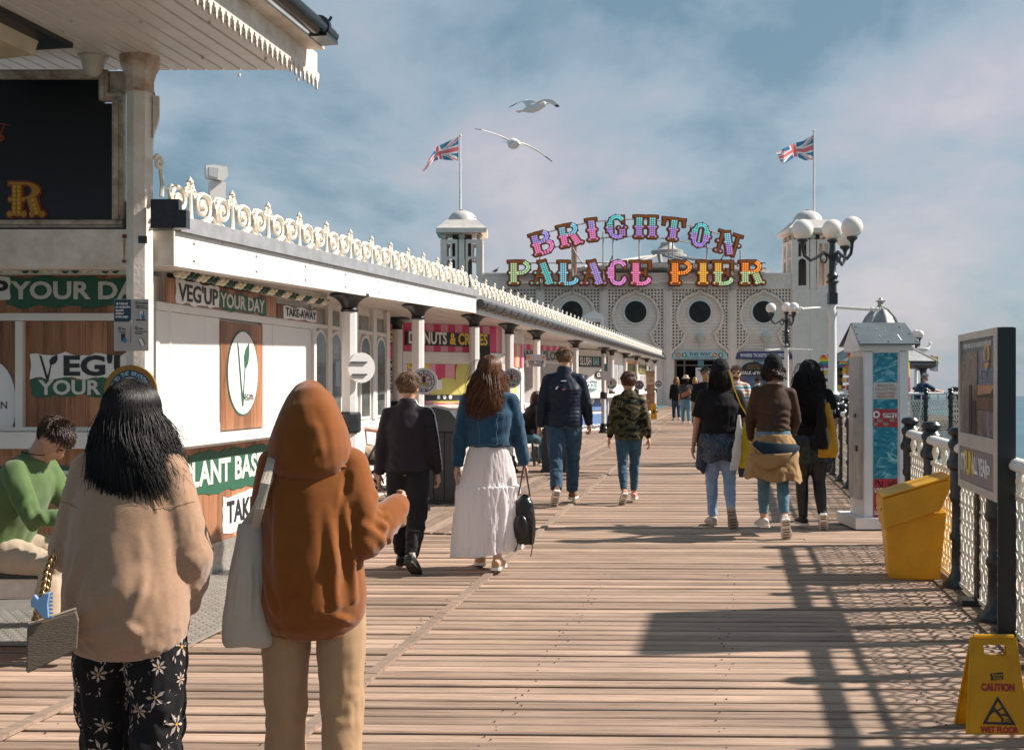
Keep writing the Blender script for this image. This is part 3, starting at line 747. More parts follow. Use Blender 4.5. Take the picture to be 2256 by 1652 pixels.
fr_.txt('TAKE-AWAY', .10, ink, (fx(614)+xR-.06)/2, 2.122, -.059, bold=.025, fit=(xR-.09-fx(614)))
rt = Face(ks, ST(7.25+xR, WT), AROT+R(90))
rt.box('wall', .0, 2.4, .0, 2.24, .0, .05, white)
LX1 = fr_.loc.x; LY = 7.62
lf2f = Face(ks, (-2.45, 8.02, 0), R(0))
def lbox(name, px0, py0, px1, py1, y0, y1, m_): return fbox(lf2f, name, px0, py0, px1, py1, y0, y1, m_)
def lz(py): return onface(lf2f, 100, py)[1]
def lx(px): return onface(lf2f, px, 800)[0]
lf2f.box('wall', lx(-420), .0, 0, 2.45, .02, .06, white)
woodboards(lf2f, lx(-420), lx(330), lz(690)+.0, lz(600), .004, .16, seed=21)
lf2f.box('fascia_strip', lx(-420), lx(330), lz(606), lz(594), -.06, .003, white)
lf2f.poly('green_strip', torn(lx(14), lx(330), lz(676), lz(612), .008, 20, 2), -.004, .003, green)
lf2f.poly('white_strip', torn(lx(-300), lx(22), lz(662), lz(612), .008, 16, 7), -.005, .002, wprint)
lf2f.txt('YOUR DAY', .17, offw, lx(28), lz(642), -.007, bold=.03, align='LEFT', fit=1.02)
lf2f.txt("VEG'UP", .17, ink, lx(18), lz(640), -.008, bold=.03, align='RIGHT', fit=.75)
lf2f.box('frame', lx(-420), lx(330), lz(707), lz(691), -.05, .018, whitebr)
lf2f.box('frame', lx(40), lx(56), lz(948), lz(708), -.05, .018, whitebr)
woodboards(lf2f, lx(57), lx(330), lz(945), lz(708), .0, .125, seed=5)
woodboards(lf2f, lx(-420), lx(39), lz(945), lz(708), .0, .10, seed=6)
lf2f.poly('white_strip', torn(lx(66), lx(330), lz(834), lz(780), .010, 20, 12), -.006, -.001, wprint)
lf2f.poly('green_strip', torn(lx(70), lx(330), lz(873), lz(835), .008, 20, 15), -.007, -.002, green)
vleaf(lf2f, lx(107), lz(808), (lz(780)-lz(838)), 1.0, -.010, ink)
lf2f.txt("EG'UP", .19, ink, lx(138), lz(808), -.009, bold=.035, align='LEFT', fit=.66)
lf2f.txt('YOUR DAY', .14, offw, lx(88), lz(855), -.010, bold=.03, align='LEFT', fit=.80)
lf2f.poly('badge', circ(lx(-14), lz(890), .16, 28, rz=.3), -.006, -.001, wprint)
lf2f.txt('VEGAN', .075, ink, lx(18), lz(893), -.009, bold=.0, align='RIGHT')
lf2f.box('sill', lx(-420), lx(330), lz(986), lz(950), -.13, .018, whitebr)
lf2f.box('sill_edge', lx(-420), lx(330), lz(948)-.002, lz(940)+.0, -.07, .0175, white)
woodboards(lf2f, lx(-420), lx(330), .25, lz(988), .002, .17, seed=31)
lf2f.poly('green_strip', torn(lx(-400), lx(330), lz(1090), lz(1026), .012, 26, 3), -.006, -.001, green)
lf2f.poly('white_strip', torn(lx(-400), lx(30), lz(1180), lz(1060), .012, 16, 8), -.0075, -.002, wprint)
lf2f.txt('PLANT BASED', .20, offw, lx(34), lz(1062), -.009, bold=.03, align='LEFT', fit=.86)
lf2f.txt('TAKE-AWAY', .22, ink, lx(24), lz(1120), -.010, bold=.03, align='RIGHT', fit=1.0)
lf2f.box('kick_plate', lx(-420), lx(330), 0, .248, -.012, .018, plate_m)
mb = MB(); mb.prism([(0, 0), (0, 0.01), (.01, .01)], 0, .01)
mb = MB(); a = [(-5.6, 8.09), (-2.42, 8.09), tuple(ST(7.32, WT-.07).xy), tuple(ST(7.25+xR-.02, WT-.07).xy), tuple(ST(7.25+xR-.02, WT-2.4).xy)]
mb.add([(x, y, z) for z in (.02, 2.23) for x, y in a], [(4, 3, 2, 1, 0), (5, 6, 7, 8, 9)]+[(i, (i+1) % 5, 5+(i+1) % 5, 5+i) for i in range(5)])
obj('core', mb, white, ks)
# festoon bulbs, green and cream, along both kiosk walls
fb_g = mat('bulb_green', (.006, .06, .035), .15, spec=.7); fb_c = mat('bulb_cream', (.75, .66, .48), .2, spec=.7)
mb = MB(); mb.ball((0, 0, 0), (.028, .028, .032), 10, 8); mb.lathe([(.014, .028), (.014, .05)], n=8)
bg = mb.mesh('bulb'); bg.materials.append(fb_g); bg.polygons.foreach_set('use_smooth', [True]*len(bg.polygons)); bc = bg.copy(); bc.materials.clear(); bc.materials.append(fb_c)
def festoon(label, fc, x0, x1, z, y, n, gap):
 t = thing('festoon_light', label, 'string lights', fc.loc, fc.rz)
 mb = MB(); mb.bx(x0-.03, x1+.03, y-.0, y+.03, z+.045, z+.085); obj('rail', mb, white, t)
 for i in range(n):
  o = bpy.data.objects.new('bulb', bg if (i // 2) % 2 else bc); C.objects.link(o); o.parent = t
  o.location = (x0+(x1-x0)*(i+.5)/n, y+.0, z); o.rotation_euler = (R(70), 0, 0)
 return t
festoon('row of green and cream bulbs under the canopy beside the shutters', fr_, fx(345), xR-.02, 2.255, -.14, 38, 2)
festoon('row of green and cream bulbs under the beam on the camera-facing kiosk wall', lf2f, lx(-160), lx(275), lz(600)+.01, -.10, 20, 2)
# white hut with arched windows behind the first kiosk
hut = thing('hut', 'white timber hut with tall arched windows beyond the vegan kiosk', 'hut', (0, 0, 0))
hf = Face(hut, ST(12.2, -4.6), AROT)
def hx(px): return onface(hf, px, 800)[0]
x0_, x1_ = hx(672), hx(856)
def arch(cx, w, z0, z1, n=12): return [(cx-w/2, z0), (cx+w/2, z0)]+[(cx+w/2*math.cos(a), z1-w/2+w/2*math.sin(a)) for a in [PI*i/n for i in range(n+1)]]
hf.box('wall', x0_, x1_, 0, 1.02, .0, .05, white); hf.box('wall', x0_, x1_, 1.022, 2.5, .03, .06, white)
ax = [hx(707), hx(741), hx(806), hx(840)]
for c in ax:
 hf.poly('window_frame', arch(c, .40, 1.03, 2.10), .0, .029, whitebr)
 w_ = hf.poly('window_pane', arch(c, .31, 1.07, 2.06), -.004, -.001, mat('hut_glass', (.17, .18, .17), .1, var=.5, vscale=3, col2=(.04, .05, .05), spec=.8))
 hf.box('transom_pane', c-.17, c+.17, 2.16, 2.34, .018, .029, mat('transom_glass', (.22, .20, .17), .2))
for c in (x0_+.06, (ax[0]+ax[1])/2, (ax[1]+ax[2])/2, (ax[2]+ax[3])/2, x1_-.06): hf.box('mullion', c-.07, c+.07, 1.022, 2.45, -.02, .029, whitebr)
hf.box('rail', x0_, x1_, 2.11, 2.155, -.012, .0295, whitebr)
hf.txt('CHURROS', .11, ink, ax[3]-.02, 1.30, -.008, bold=.01, fit=.3)
mb = MB(); pw = onface(hf, 757, 800)[0]; hf.box('notice', ax[1]-.05, ax[1]+.12, 1.45, 1.75, -.008, -.0045, mat('notice_grey', (.32, .38, .44), .4))
# doughnut kiosk
pink = mat('pink_stripe', (.66, .05, .16), .45, var=.08); pinkl = mat('pale_pink_stripe', (.76, .33, .40), .45, var=.08); yel = mat('yellow_print', (.78, .52, .06), .45)
dk = thing('kiosk', 'pink striped doughnut and crepe kiosk with black sign', 'kiosk', (0, 0, 0))
pA = P(851, 842, 18.3); pB = P(1112, 842, 20.0); ang = math.atan2(pB.y-pA.y, pB.x-pA.x)
df = Face(dk, (pA.x, pA.y, 0), ang); DW = math.hypot(pB.x-pA.x, pB.y-pA.y)
def dxz(px, py): return onface(df, px, py)
def stripes(fc, x0, x1, z0, z1, y, w, ph=0, skip=None):
 n = int(round((x1-x0)/w)); w = (x1-x0)/n
 for k, m_ in ((0, pink), (1, pinkl)):
  mb = MB()
  for i in range(n):
   if (i+ph) % 2 == k: mb.bx(x0+i*w, x0+(i+1)*w, y, y+.01, z0, z1)
  fc.ob('striped_board' , mb, m_, kind='stuff')
df.box('wall', 0, DW, 0, 2.45, .02, .07, white)
xL2 = dxz(890, 800)[0]; xS0, xS1 = dxz(893, 750)[0], dxz(1076, 750)[0]
zT, zB = dxz(985, 733)[1], dxz(985, 762)[1]
stripes(df, xL2, DW-.04, zB-.10, zT+.14, .006, .155)
df.box('signboard', xS0, xS1, zB, zT, -.035, .004, ink)
df.txt('DONUTS', .27, wprint, (dxz(897, 747)[0]+dxz(981, 747)[0])/2, (zT+zB)/2, -.038, bold=.03, fit=dxz(981, 747)[0]-dxz(897, 747)[0])
df.txt('& CREPES', .27, yel, (dxz(988, 747)[0]+dxz(1071, 747)[0])/2, (zT+zB)/2, -.038, bold=.03, fit=dxz(1071, 747)[0]-dxz(988, 747)[0])
df.box('frame', xL2-.05, DW, zB-.30, zB-.11, -.03, .018, whitebr)
df.box('frame', DW-.09, DW, 0, zT+.15, -.03, .0185, whitebr)
zw0, zw1 = dxz(985, 890)[1], zB-.31
stripes(df, xL2+.04, DW-.1, zw0, zw1, .004, .20, 1)
df.box('frame', xL2-.05, xL2+.04, 0, zw1, -.03, .0182, whitebr)
zc_ = dxz(985, 860)[1]
for i, (px, py, r, rz) in enumerate(((985, 866, .36, .26), (1036, 828, .33, .40))):
 x, z = dxz(px, py); df.poly('doughnut_print', [(a, max(b, zw0+.02)) for a, b in circ(x, z, r, 36, rz=rz)], -.003-.004*i, .0-.004*i, mat('pale_yellow_print', (.66, .58, .16), .5, var=.2, vscale=3))
df.box('black_band', dxz(900, 0)[0], DW-.1, dxz(985, 882)[1], dxz(985, 870)[1], -.0145, -.0105, ink)
for px in (965, 978, 991):
 x, z = dxz(px, 876); df.poly('map_pin', circ(x, z+.01, .035, 14), -.018, -.015, wprint)
x, z = dxz(921, 801); df.box('yellow_label', dxz(897, 0)[0], dxz(945, 0)[0], z-.09, z+.09, -.014, -.004, yel)
df.txt('SWEET', .14, mat('brown_print', (.25, .10, .02), .5), dxz(899, 0)[0]+.02, z, -.017, bold=.02, align='LEFT', fit=.32)
z2 = dxz(921, 826)[1]; df.box('black_label', dxz(897, 0)[0], dxz(925, 0)[0], z2-.07, z2+.07, -.014, -.004, ink); df.txt('TASTY', .12, wprint, dxz(899, 0)[0], z2, -.017, bold=.03, align='LEFT', fit=.3)
z2 = dxz(1060, 850)[1]; df.box('white_label', dxz(950, 0)[0]+.1, dxz(962, 0)[0]+.1, z2-.06, z2+.1, -.0145, -.012, wprint)
df.box('ledge', xL2-.05, DW+.02, zw0-.06, zw0-.005, -.25, .018, whitebr)
df.box('lower_board', xL2, DW-.1, .1, zw0-.062, .0, .018, white)
mb = MB(); df.box('menu_board', .02, xL2-.12, dxz(870, 900)[1], dxz(870, 795)[1], -.012, .018, mat('menu_grey', (.50, .45, .45), .5))
stripes(df, .02, xL2-.12, dxz(870, 793)[1], dxz(870, 700)[1]+.1, .006, .12)
df.box('signboard', .0, xL2-.14, zB, zT, -.03, .004, ink); df.txt('CREPES', .25, yel, xL2-.22, (zB+zT)/2, -.034, bold=.03, align='RIGHT', fit=1.0)
for py, s_ in ((806, 'DONUTS'), (832, '5 £4'), (857, '8 £5'), (887, '12 £7')):
 x, z = dxz(856, py)
 if py == 806: df.box('black_label', .02, .30, z-.08, z+.08, -.018, -.013, ink); df.txt(s_, .1, wprint, .04, z, -.021, align='LEFT', fit=.24)
 else: df.txt(s_, .2, ink, x, z, -.0155, bold=.01, align='LEFT', fit=.28)
mb = MB()
for i in range(28): mb.ball((.1+i*(DW-.1)/27.5, -.07, zT+.20), (.05, .06, .055), 8, 6)
df.ob('scalloped_edge', mb, white, smooth=True, kind='stuff')
df2 = Face(dk, (pB.x, pB.y, 0), AROT); D2 = onface(df2, 1156, 800)[0]
df2.box('wall', 0.03, D2, 0, 2.45, .02, .07, white)
df2.box('picture_board', .2, D2*.48, 1.78, 2.22, .0, .018, pinkl); df2.box('picture_board', D2*.52, D2-.1, 1.78, 2.22, .0, .018, pinkl)
for i, x in enumerate((.35, .75, D2*.58, D2*.78)): df2.box('pink_stripe', x, x+.16, 1.781, 2.219, -.004, -.0005, pink if i % 2 else yel)
df2.poly('cone_print', [(D2*.3, 1.82), (D2*.38, 2.1), (D2*.22, 2.1)], -.009, -.005, mat('waffle_print', (.5, .3, .12), .5))
for a, b in ((.2, D2*.33), (D2*.36, D2*.66), (D2*.69, D2-.08)):
 df2.box('shutter', a, b, 1.0, 1.7, -.005, .018, whitebr)
df2.box('pink_strip', .26, .42, 1.15, 1.6, -.009, -.0055, pink); df2.box('yellow_card', D2*.40, D2*.55, 1.3, 1.6, -.009, -.0055, yel)
df2.box('ledge', 0, D2+.05, .88, .95, -.25, .018, whitebr)
mb = MB()
for i in range(16): mb.ball((.08+i*(D2-.1)/15.5, -.07, zT+.20), (.05, .06, .055), 8, 6)
df2.ob('scalloped_edge', mb, white, smooth=True, kind='stuff')
c = P(1069, 778, 19.4); mb = MB(); mb.box(c, (.17, .2, .24)); obj('speaker', mb, black, dk)
# candy floss, slush and ice cream kiosks further along
def far_kiosk(label, pxa, Ya, pxb, Yb, pxc):
 k = thing('kiosk', label, 'kiosk', (0, 0, 0)); a, b = P(pxa, 842, Ya), P(pxb, 842, Yb)
 f1 = Face(k, (a.x, a.y, 0), math.atan2(b.y-a.y, b.x-a.x)); w = math.hypot(b.x-a.x, b.y-a.y)
 f1.box('wall', 0, w, 0, 2.5, .02, .08, white)
 f2 = Face(k, (b.x, b.y, 0), AROT); w2 = onface(f2, pxc, 800)[0]; f2.box('wall', .03, w2, 0, 2.5, .02, .08, white)
 f1.box('post', w-.12, w, 0, 2.5, -.03, .018, whitebr)
 return k, f1, w, f2, w2
def oz(fc, px, py): return onface(fc, px, py)
k1, f1, w, f2, w2 = far_kiosk('candy floss kiosk with grey sign and pink striped fringe', 1140, 26.2, 1263, 28.6, 1275)
x0, z1 = oz(f1, 1160, 771); x1, z0 = oz(f1, 1236, 797)
gs = mat('grey_sign', (.40, .40, .40), .5, var=.2)
f1.box('signboard', x0-.6, w-.3, z0, z1, -.02, .018, gs); f1.txt('CANDY FLOSS', .28, ink, (x0-.55+x1)/2, (z0+z1)/2, -.024, bold=.02, fit=x1-x0+.5)
stripes(f1, x0-.6, w-.14, z1+.01, z1+.13, .004, .16)
f1.box('shutter', x0-.6, w-.3, 1.05, z0-.06, -.006, .018, mat('dim_shutter', (.42, .38, .36), .6, var=.3)); f1.box('ledge', 0, w, .9, 1.0, -.2, .018, whitebr)
xx, zz = oz(f1, 1252, 792); f1.poly('biscuit_print', circ(xx-.1, zz, .17, 20), -.03, -.022, mat('biscuit', (.45, .25, .14), .6)); f1.poly('biscuit_ring', circ(xx-.1, zz, .09, 16), -.036, -.031, gs)
f1.box('paper_notice', w*.45, w*.6, 1.3, 1.6, -.012, -.007, wprint); f1.box('paper_notice', w*.7, w*.8, 1.4, 1.75, -.012, -.007, wprint)
k2, f1, w, f2, w2 = far_kiosk('slush bar kiosk with teal get cool strip and blue snow panels', 1250, 34.0, 1342, 36.0, 1378)
x0, z1 = oz(f1, 1270, 784); x1, z0 = oz(f1, 1330, 809); mid = oz(f1, 1304, 795)[0]
f1.box('signboard', x0-.4, w-.13, z0, z1, -.02, .018, mat('slush_black', (.03, .035, .035), .5)); f1.txt('SLUSH', .33, wprint, mid-.06, (z0+z1)/2, -.024, bold=.02, align='RIGHT', fit=.66)
f1.txt('BAR', .33, mat('slush_teal', (.30, .50, .50), .5), mid+.03, (z0+z1)/2, -.024, bold=.02, align='LEFT', fit=.36)
xx, zz = oz(f1, 1326, 826); f1.poly('price_badge', circ(xx-.12, zz, .30, 24, rz=.12), -.02, .0, ink); f1.txt('£2.50', .17, wprint, xx-.12, zz, -.024, bold=.02, fit=.42)
xx, zz = oz(f1, 1302, 850); teal = mat('teal_strip', (.09, .23, .26), .5, var=.2)
f1.txt('GET', .17, ink, xx-.32, oz(f1, 1290, 832)[1], -.004, bold=.03, fit=.28)
f1.poly('teal_strip', torn(xx-.5, xx+.32, zz-.15, zz+.15, .02, 10, 2), -.02, .0, teal); f1.txt('COOL!', .26, wprint, xx-.08, zz, -.024, bold=.03, fit=.72)
f1.box('ledge', 0, w, 1.02, 1.14, -.25, .018, whitebr)
blu = mat('blue_print', (.13, .24, .48), .5, var=.2)
for (za, zb2) in ((.62, .98), (.14, .52)): f1.box('snow_panel', .2, w-.14, za, zb2, -.01, .018, blu)
mb = MB(); r = random.Random(5)
for i in range(26): mb.tube([(.25+i*(w-.45)/26, -.016, .16+r.uniform(0, .05)), (.25+i*(w-.45)/26, -.011, .16)], r.uniform(.03, .06), 8)
f1.ob('snow_print', mb, wprint, kind='stuff')
for px in (1305, 1328): xx, zz = oz(f1, px, 882); f1.poly('price_badge', circ(xx-.05, zz-.02, .14, 18, rz=.09), -.018, -.012, wprint); f1.txt('£2', .09, ink, xx-.05, zz-.02, -.021)
for a in (.15, .55): f2.box('poster', w2*a, w2*(a+.33), 1.45, 2.1, -.004, .018, mat('grey_poster', (.36, .36, .37), .5, var=.5, vscale=4))
f2.box('poster', w2*.15, w2*.9, 1.15, 1.4, -.004, .018, wprint); f2.box('ledge', 0, w2, 1.0, 1.1, -.2, .018, whitebr)
for i in range(14):
 f1.box('siding_board', .1, w-.13, z1+.01+i*.0, z1+.012, -.001, .0, white) if i == 0 else None
k3, f1, w, f2, w2 = far_kiosk('ice cream kiosk with yellow-green signs near the end of the arcade', 1360, 46.0, 1407, 48.0, 1436)
olive = mat('olive_sign', (.22, .20, .05), .5, var=.3, vscale=3)
x0, z1 = oz(f1, 1374, 801); x1, z0 = oz(f1, 1404, 822)
f1.box('signboard', x0-.2, w, z0, z1, -.04, .018, olive); f1.txt('CREAMS', .32, ink, w-.05, (z0+z1)/2, -.044, bold=.03, align='RIGHT', fit=.72)
f1.box('orange_lamp_strip', x0-.1, w, z1+.01, z1+.1, -.08, .018, mat('orange_strip', (.8, .35, .05), .5))
f2.box('signboard', .1, w2*.8, z0, z1, -.04, .018, olive); f2.txt('ICE CREAMS', .3, ink, w2*.45, (z0+z1)/2, -.044, bold=.03, fit=w2*.6)
f1.box('ledge', 0, w, 1.0, 1.1, -.2, .018, whitebr); f2.box('ledge', 0, w2, 1.0, 1.1, -.2, .018, whitebr)
for a in (.1, .4, .7): f2.box('window_pane', w2*a, w2*(a+.22), 1.2, 1.8, .0, .018, gs)
bw = thing('back_wall', 'plain cream arcade back wall glimpsed between the kiosks', 'wall', (0, 0, 0))
mb = MB(); strip(mb, -6.5, -6.4, [11.2, 57], lambda Y: 0, lambda Y: zs(Y)+.03); obj('wall', mb, MATS['dim_shutter'], bw)
# notices and round signs on the columns
def poster_unlock():
 px0, px1, py0, py1 = 251, 327, 659, 773; Y = 6.9
 a, b = P(px0, py1, Y), P(px1, py0, Y); cx = (a.x+b.x)/2; cz = (a.z+b.z)/2; w = b.x-a.x; h = b.z-a.z
 t = thing('instruction_sign', 'grey and navy instruction plate on the near column with phone pictures', 'sign', (cx, Y, cz), 0)
 mb = MB(); mb.bx(-w/2, w/2, 0, .018, -h/2, h/2); obj('plate', mb, mat('plate_grey', (.50, .46, .44), .45, var=.1), t)
 nv = mat('navy_print', (.012, .05, .085), .45)
 mb = MB(); mb.bx(-w/2+.003, -.002, -.003, -.0005, .02, h/2-.004); obj('navy_panel', mb, nv, t)
 for i, s_ in enumerate(('Unlock', 'an exclusive', 'special', 'edition', 'artist page')): text(s_, .020, wprint, t, -w/2+.012+(.022 if i == 0 else 0), h/2-.028-i*.0195, -.005, bold=.03, align='LEFT')
 mb = MB(); mb.tube([(-w/2+.022, -.005, h/2-.028), (-w/2+.022, -.0035, h/2-.028)], .007, 10); obj('symbol', mb, wprint, t)
 for (n_, x, z, hd, ls) in (('1', .035, h/2-.022, 'Download', ('Brighton Music', 'Walk of Fame App')), ('2', -.068, -.022, 'Tap', ('Scan Plaque',)), ('3', .032, -.020, 'Point', ('at the QR codes on', 'the plaques'))):
  mb = MB(); mb.tube([(x+.0095*math.cos(2*PI*i/20), -.002, z+.0095*math.sin(2*PI*i/20)) for i in range(20)], .0011, 5, closed=True); obj('ring', mb, ink, t)
  text(n_, .016, ink, t, x, z, -.003, bold=.02); text(hd, .014, ink, t, x+.014, z-.003, -.003, bold=.02, align='LEFT')
  for i, s_ in enumerate(ls): text(s_, .0105, ink, t, x-.006, z-.020-i*.0115, -.003, bold=.005, align='LEFT')
 def phone(x, z, rot, m_, name='phone'):
  mb = MB(); mb.box((x, -.0025, z), (.022, .004, .045), ry=rot); obj(name, mb, m_, t)
 phone(.062, h/2-.095, 0, wprint); phone(-.048, -.075, 0, ink); phone(.065, -.105, -.45, wprint)
 mb = MB()
 for (x, z, rot) in ((.062, h/2-.095, 0), (.065, -.105, -.45)):
  for sx in (-1, 1):
   mb.box((x+sx*.0115*math.cos(rot), -.003, z-sx*.0115*math.sin(rot)), (.0025, .0062, .047), ry=rot)
 obj('phone_edge', mb, ink, t, kind='stuff')
 bl = mat('blue_hand', (.05, .18, .42), .5)
 for (x, z) in ((.073, h/2-.108), (-.036, -.095)):
  mb = MB(); mb.tube([(x, -.0065, z), (x, -.0055, z)], .0125, 12); mb.box((x-.008, -.0061, z+.010), (.006, .001, .018), ry=-.4); obj('pointing_hand', mb, bl, t)
 for x in (.030, .062): mb = MB(); mb.box((x+.012, -.002, .030), (.026, .003, .007)); obj('badge', mb, ink, t)
 mb = MB(); mb.tube([(0, -.004, .02), (0, -.001, .02)], .009, 14); obj('button', mb, wprint, t)
 mb = MB(); mb.tube([(-.002, -.0055, .02), (-.002, -.0045, .02)], .004, 10); mb.bx(-.0025, -.0015, -.003, -.0005, -.11, -.01); obj('rule', mb, ink, t, kind='stuff')
poster_unlock()
blue_d = mat('disc_navy', (.018, .05, .085), .4); red_d = mat('disc_red', (.42, .05, .045), .45); gold_d = mat('disc_gold', (.30, .145, .02), .4, metal=.3)
greyd = mat('disc_rim', (.55, .55, .56), .4)
def disc_sign(label, x, Y, z, r, rim, detail=2, rz=0):
 t = thing('round_sign', label, 'sign', (x, Y, z), rz, 'round walk of fame signs on columns')
 mb = MB(); mb.tube([(0, 0, 0), (0, .025, 0)], r, 40); obj('rim', mb, rim, t)
 mb = MB(); mb.tube([(0, -.005, 0), (0, -.001, 0)], r*.80, 40); f_ = obj('face', mb, blue_d, t)
 mb = MB(); mb.tube([(0, -.008, 0), (0, -.0055, 0)], r*.54, 32); obj('inner_face', mb, mat('disc_pale', (.45, .47, .48), .5), t)
 mb = MB()
 for a in (.3, 1.1, 2.0, 2.8): mb.prism([(0, 0), (r*.53*math.cos(a-.13), r*.53*math.sin(a-.13)), (r*.53*math.cos(a+.13), r*.53*math.sin(a+.13))], -.0105, -.0085)
 obj('flag_ray', mb, red_d, t, kind='stuff')
 mb = MB(); mb.prism([(-r*.40, -r*.1), (r*.40, -r*.1), (r*.34, -r*.38), (-r*.34, -r*.38)], -.013, -.011); mb.prism([(-r*.10, -r*.1), (r*.10, -r*.1), (r*.14, r*.22), (r*.02, r*.46), (-r*.02, r*.46), (-r*.14, r*.22)], -.0131, -.0111)
 obj('silhouette', mb, ink, t, kind='stuff')
 if detail > 0:
  arc_text('WELCOME TO THE BRIGHTON MUSIC', r*.665, r*.20, -R(118), R(118), wprint if detail < 3 else mat('disc_blue_letter', (.30, .45, .58), .5), t, 0, 0, -.0075, True)
  arc_text('WALK OF FAME', r*.665, r*.2, R(232), R(128), wprint, t, 0, 0, -.0075, False) if detail > 1 else None
  text('PALACE PIER', r*.15, yel, t, 0, -r*.18, -.0145, bold=.02); text('BRIGHTON', r*.13, wprint, t, 0, -r*.31, -.0145, bold=.02)
 mb = MB(); mb.bx(-r*.5, r*.5, .026, .045, -r*.35, -r*.28); mb.bx(-r*.5, r*.5, .026, .045, r*.28, r*.35); obj('strap', mb, dkgrey, t, kind='stuff')
 return t
v = P(287, 862, 6.82); disc_sign('large round sign with gold rim on the near column behind the black hair', v.x, 6.82, v.z, .158, gold_d, 3)
v = P(934, 840, 13.05); disc_sign('grey rimmed round sign on the column above the dark litter bin', v.x, 13.05, v.z, .155, greyd)
v = P(1127, 833, 18.65); disc_sign('grey rimmed round sign right of the denim woman hair', v.x, 18.65, v.z, .165, greyd)
v = P(1346, 845, 35.8); disc_sign('small round sign on column between the navy man and camouflage boy', v.x, 35.8, v.z, .19, greyd, 1)
v = P(1408, 848, 45.3); disc_sign('small round sign half behind the camouflage boy', v.x, 45.3, v.z, .19, greyd, 0)
v = P(1451, 846, 55.0); disc_sign('small round sign on the last arcade column', v.x, 55.0, v.z, .20, greyd, 0)
v = P(797, 810, 10.7)
t = thing('round_sign', 'round sign turned away, its blank white back strapped to a column', 'sign', (v.x, 10.7, v.z), R(36))
mb = MB(); mb.tube([(0, 0, 0), (0, .03, 0)], .142, 40); obj('back', mb, mat('sign_back', (.68, .66, .64), .5), t)
mb = MB(); mb.bx(-.12, .05, -.02, -.001, .045, .057); obj('strap', mb, dkgrey, t); mb = MB(); mb.bx(-.10, .05, -.02, -.001, -.07, -.058); obj('strap', mb, dkgrey, t)
a, b = P(1160, 808, 21.35), P(1202, 781, 21.35)
t = thing('notice', 'white keep your distance notice fixed to an arcade column', 'sign', ((a.x+b.x)/2, 21.35, (a.z+b.z)/2))
w, h = b.x-a.x, b.z-a.z
mb = MB(); mb.bx(-w/2, w/2, 0, .02, -h/2, h/2); obj('plate', mb, mat('notice_white', (.66, .63, .66), .5), t)
mb = MB(); mb.bx(-w/2+.005, w/2-.005, -.003, -.0005, .01, h/2-.005); obj('header', mb, mat('notice_lilac', (.42, .42, .50), .5), t)
text('KEEP YOUR', .075, ink, t, 0, -.025, -.005, bold=.015, fit=w*.82); text('DISTANCE!', .075, ink, t, 0, -.085, -.005, bold=.015, fit=w*.72)
for sx in (-1, 1): mb = MB(); mb.tube([(sx*w*.4, -.006, h*.27), (sx*w*.4, -.0035, h*.27)], .03, 12); obj('foot_symbol', mb, mat('orange_print', (.62, .22, .06), .5), t)
a, b = P(1331, 838, 33.2), P(1346, 801, 33.2)
t = thing('notice', 'small white notice with teal corner on an arcade column', 'sign', ((a.x+b.x)/2, 33.2, (a.z+b.z)/2)); w, h = b.x-a.x, b.z-a.z
mb = MB(); mb.bx(-w/2, w/2, 0, .02, -h/2, h/2); obj('plate', mb, MATS['notice_white'], t); mb = MB(); mb.bx(-w/2+.005, 0, -.004, -.0005, h*.05, h/2-.01); obj('teal_panel', mb, teal, t)
# pier pavilion at the end of the walkway
FY = 73.7; K = F/FY
def fxx(px): return (px-CX)/K
def fzz(py): return EYE+(CY-py)/K
pv = thing('pavilion', 'cream pier pavilion with lattice front, round portholes and two belvedere towers', 'building', (0, FY, 0))
pil = [1050, 1190, 1330, 1471, 1613, 1752]
zp0, zp1 = fzz(636), fzz(603)
def keyhole(inf=0):
 """outline of the opening, in pixels about the bay centre (x right, y up from py 696)"""
 r = 50+inf; pts = []
 a0 = math.asin(-39/50.0)
 n = 20
 for i in range(n+1):
  a = a0+(PI/2-.16-a0)*i/n; pts.append((r*math.cos(a), r*math.sin(a)))
 pts.append((2.5+inf*.4, r+5));
 right = pts[:]
 low = [(62+inf, -82), (58+inf, -74), (46+inf, -65), (39+inf, -58), (36+inf, -50), (35+inf, -44)]
 right = low+right
 left = [(-x, y) for x, y in reversed(right)]
 return right+left
def inside(poly, x, y):
 c = False; n = len(poly)
 for i in range(n):
  x1, y1 = poly[i]; x2, y2 = poly[(i+1) % n]
  if (y1 > y) != (y2 > y) and x < (x2-x1)*(y-y1)/(y2-y1)+x1: c = not c
 return c
KH = keyhole(0); KHO = keyhole(3)
cell = .206
glassp = mat('porthole_glass', (.018, .019, .017), .25, var=.5, vscale=2, col2=(.035, .038, .035), spec=.15)
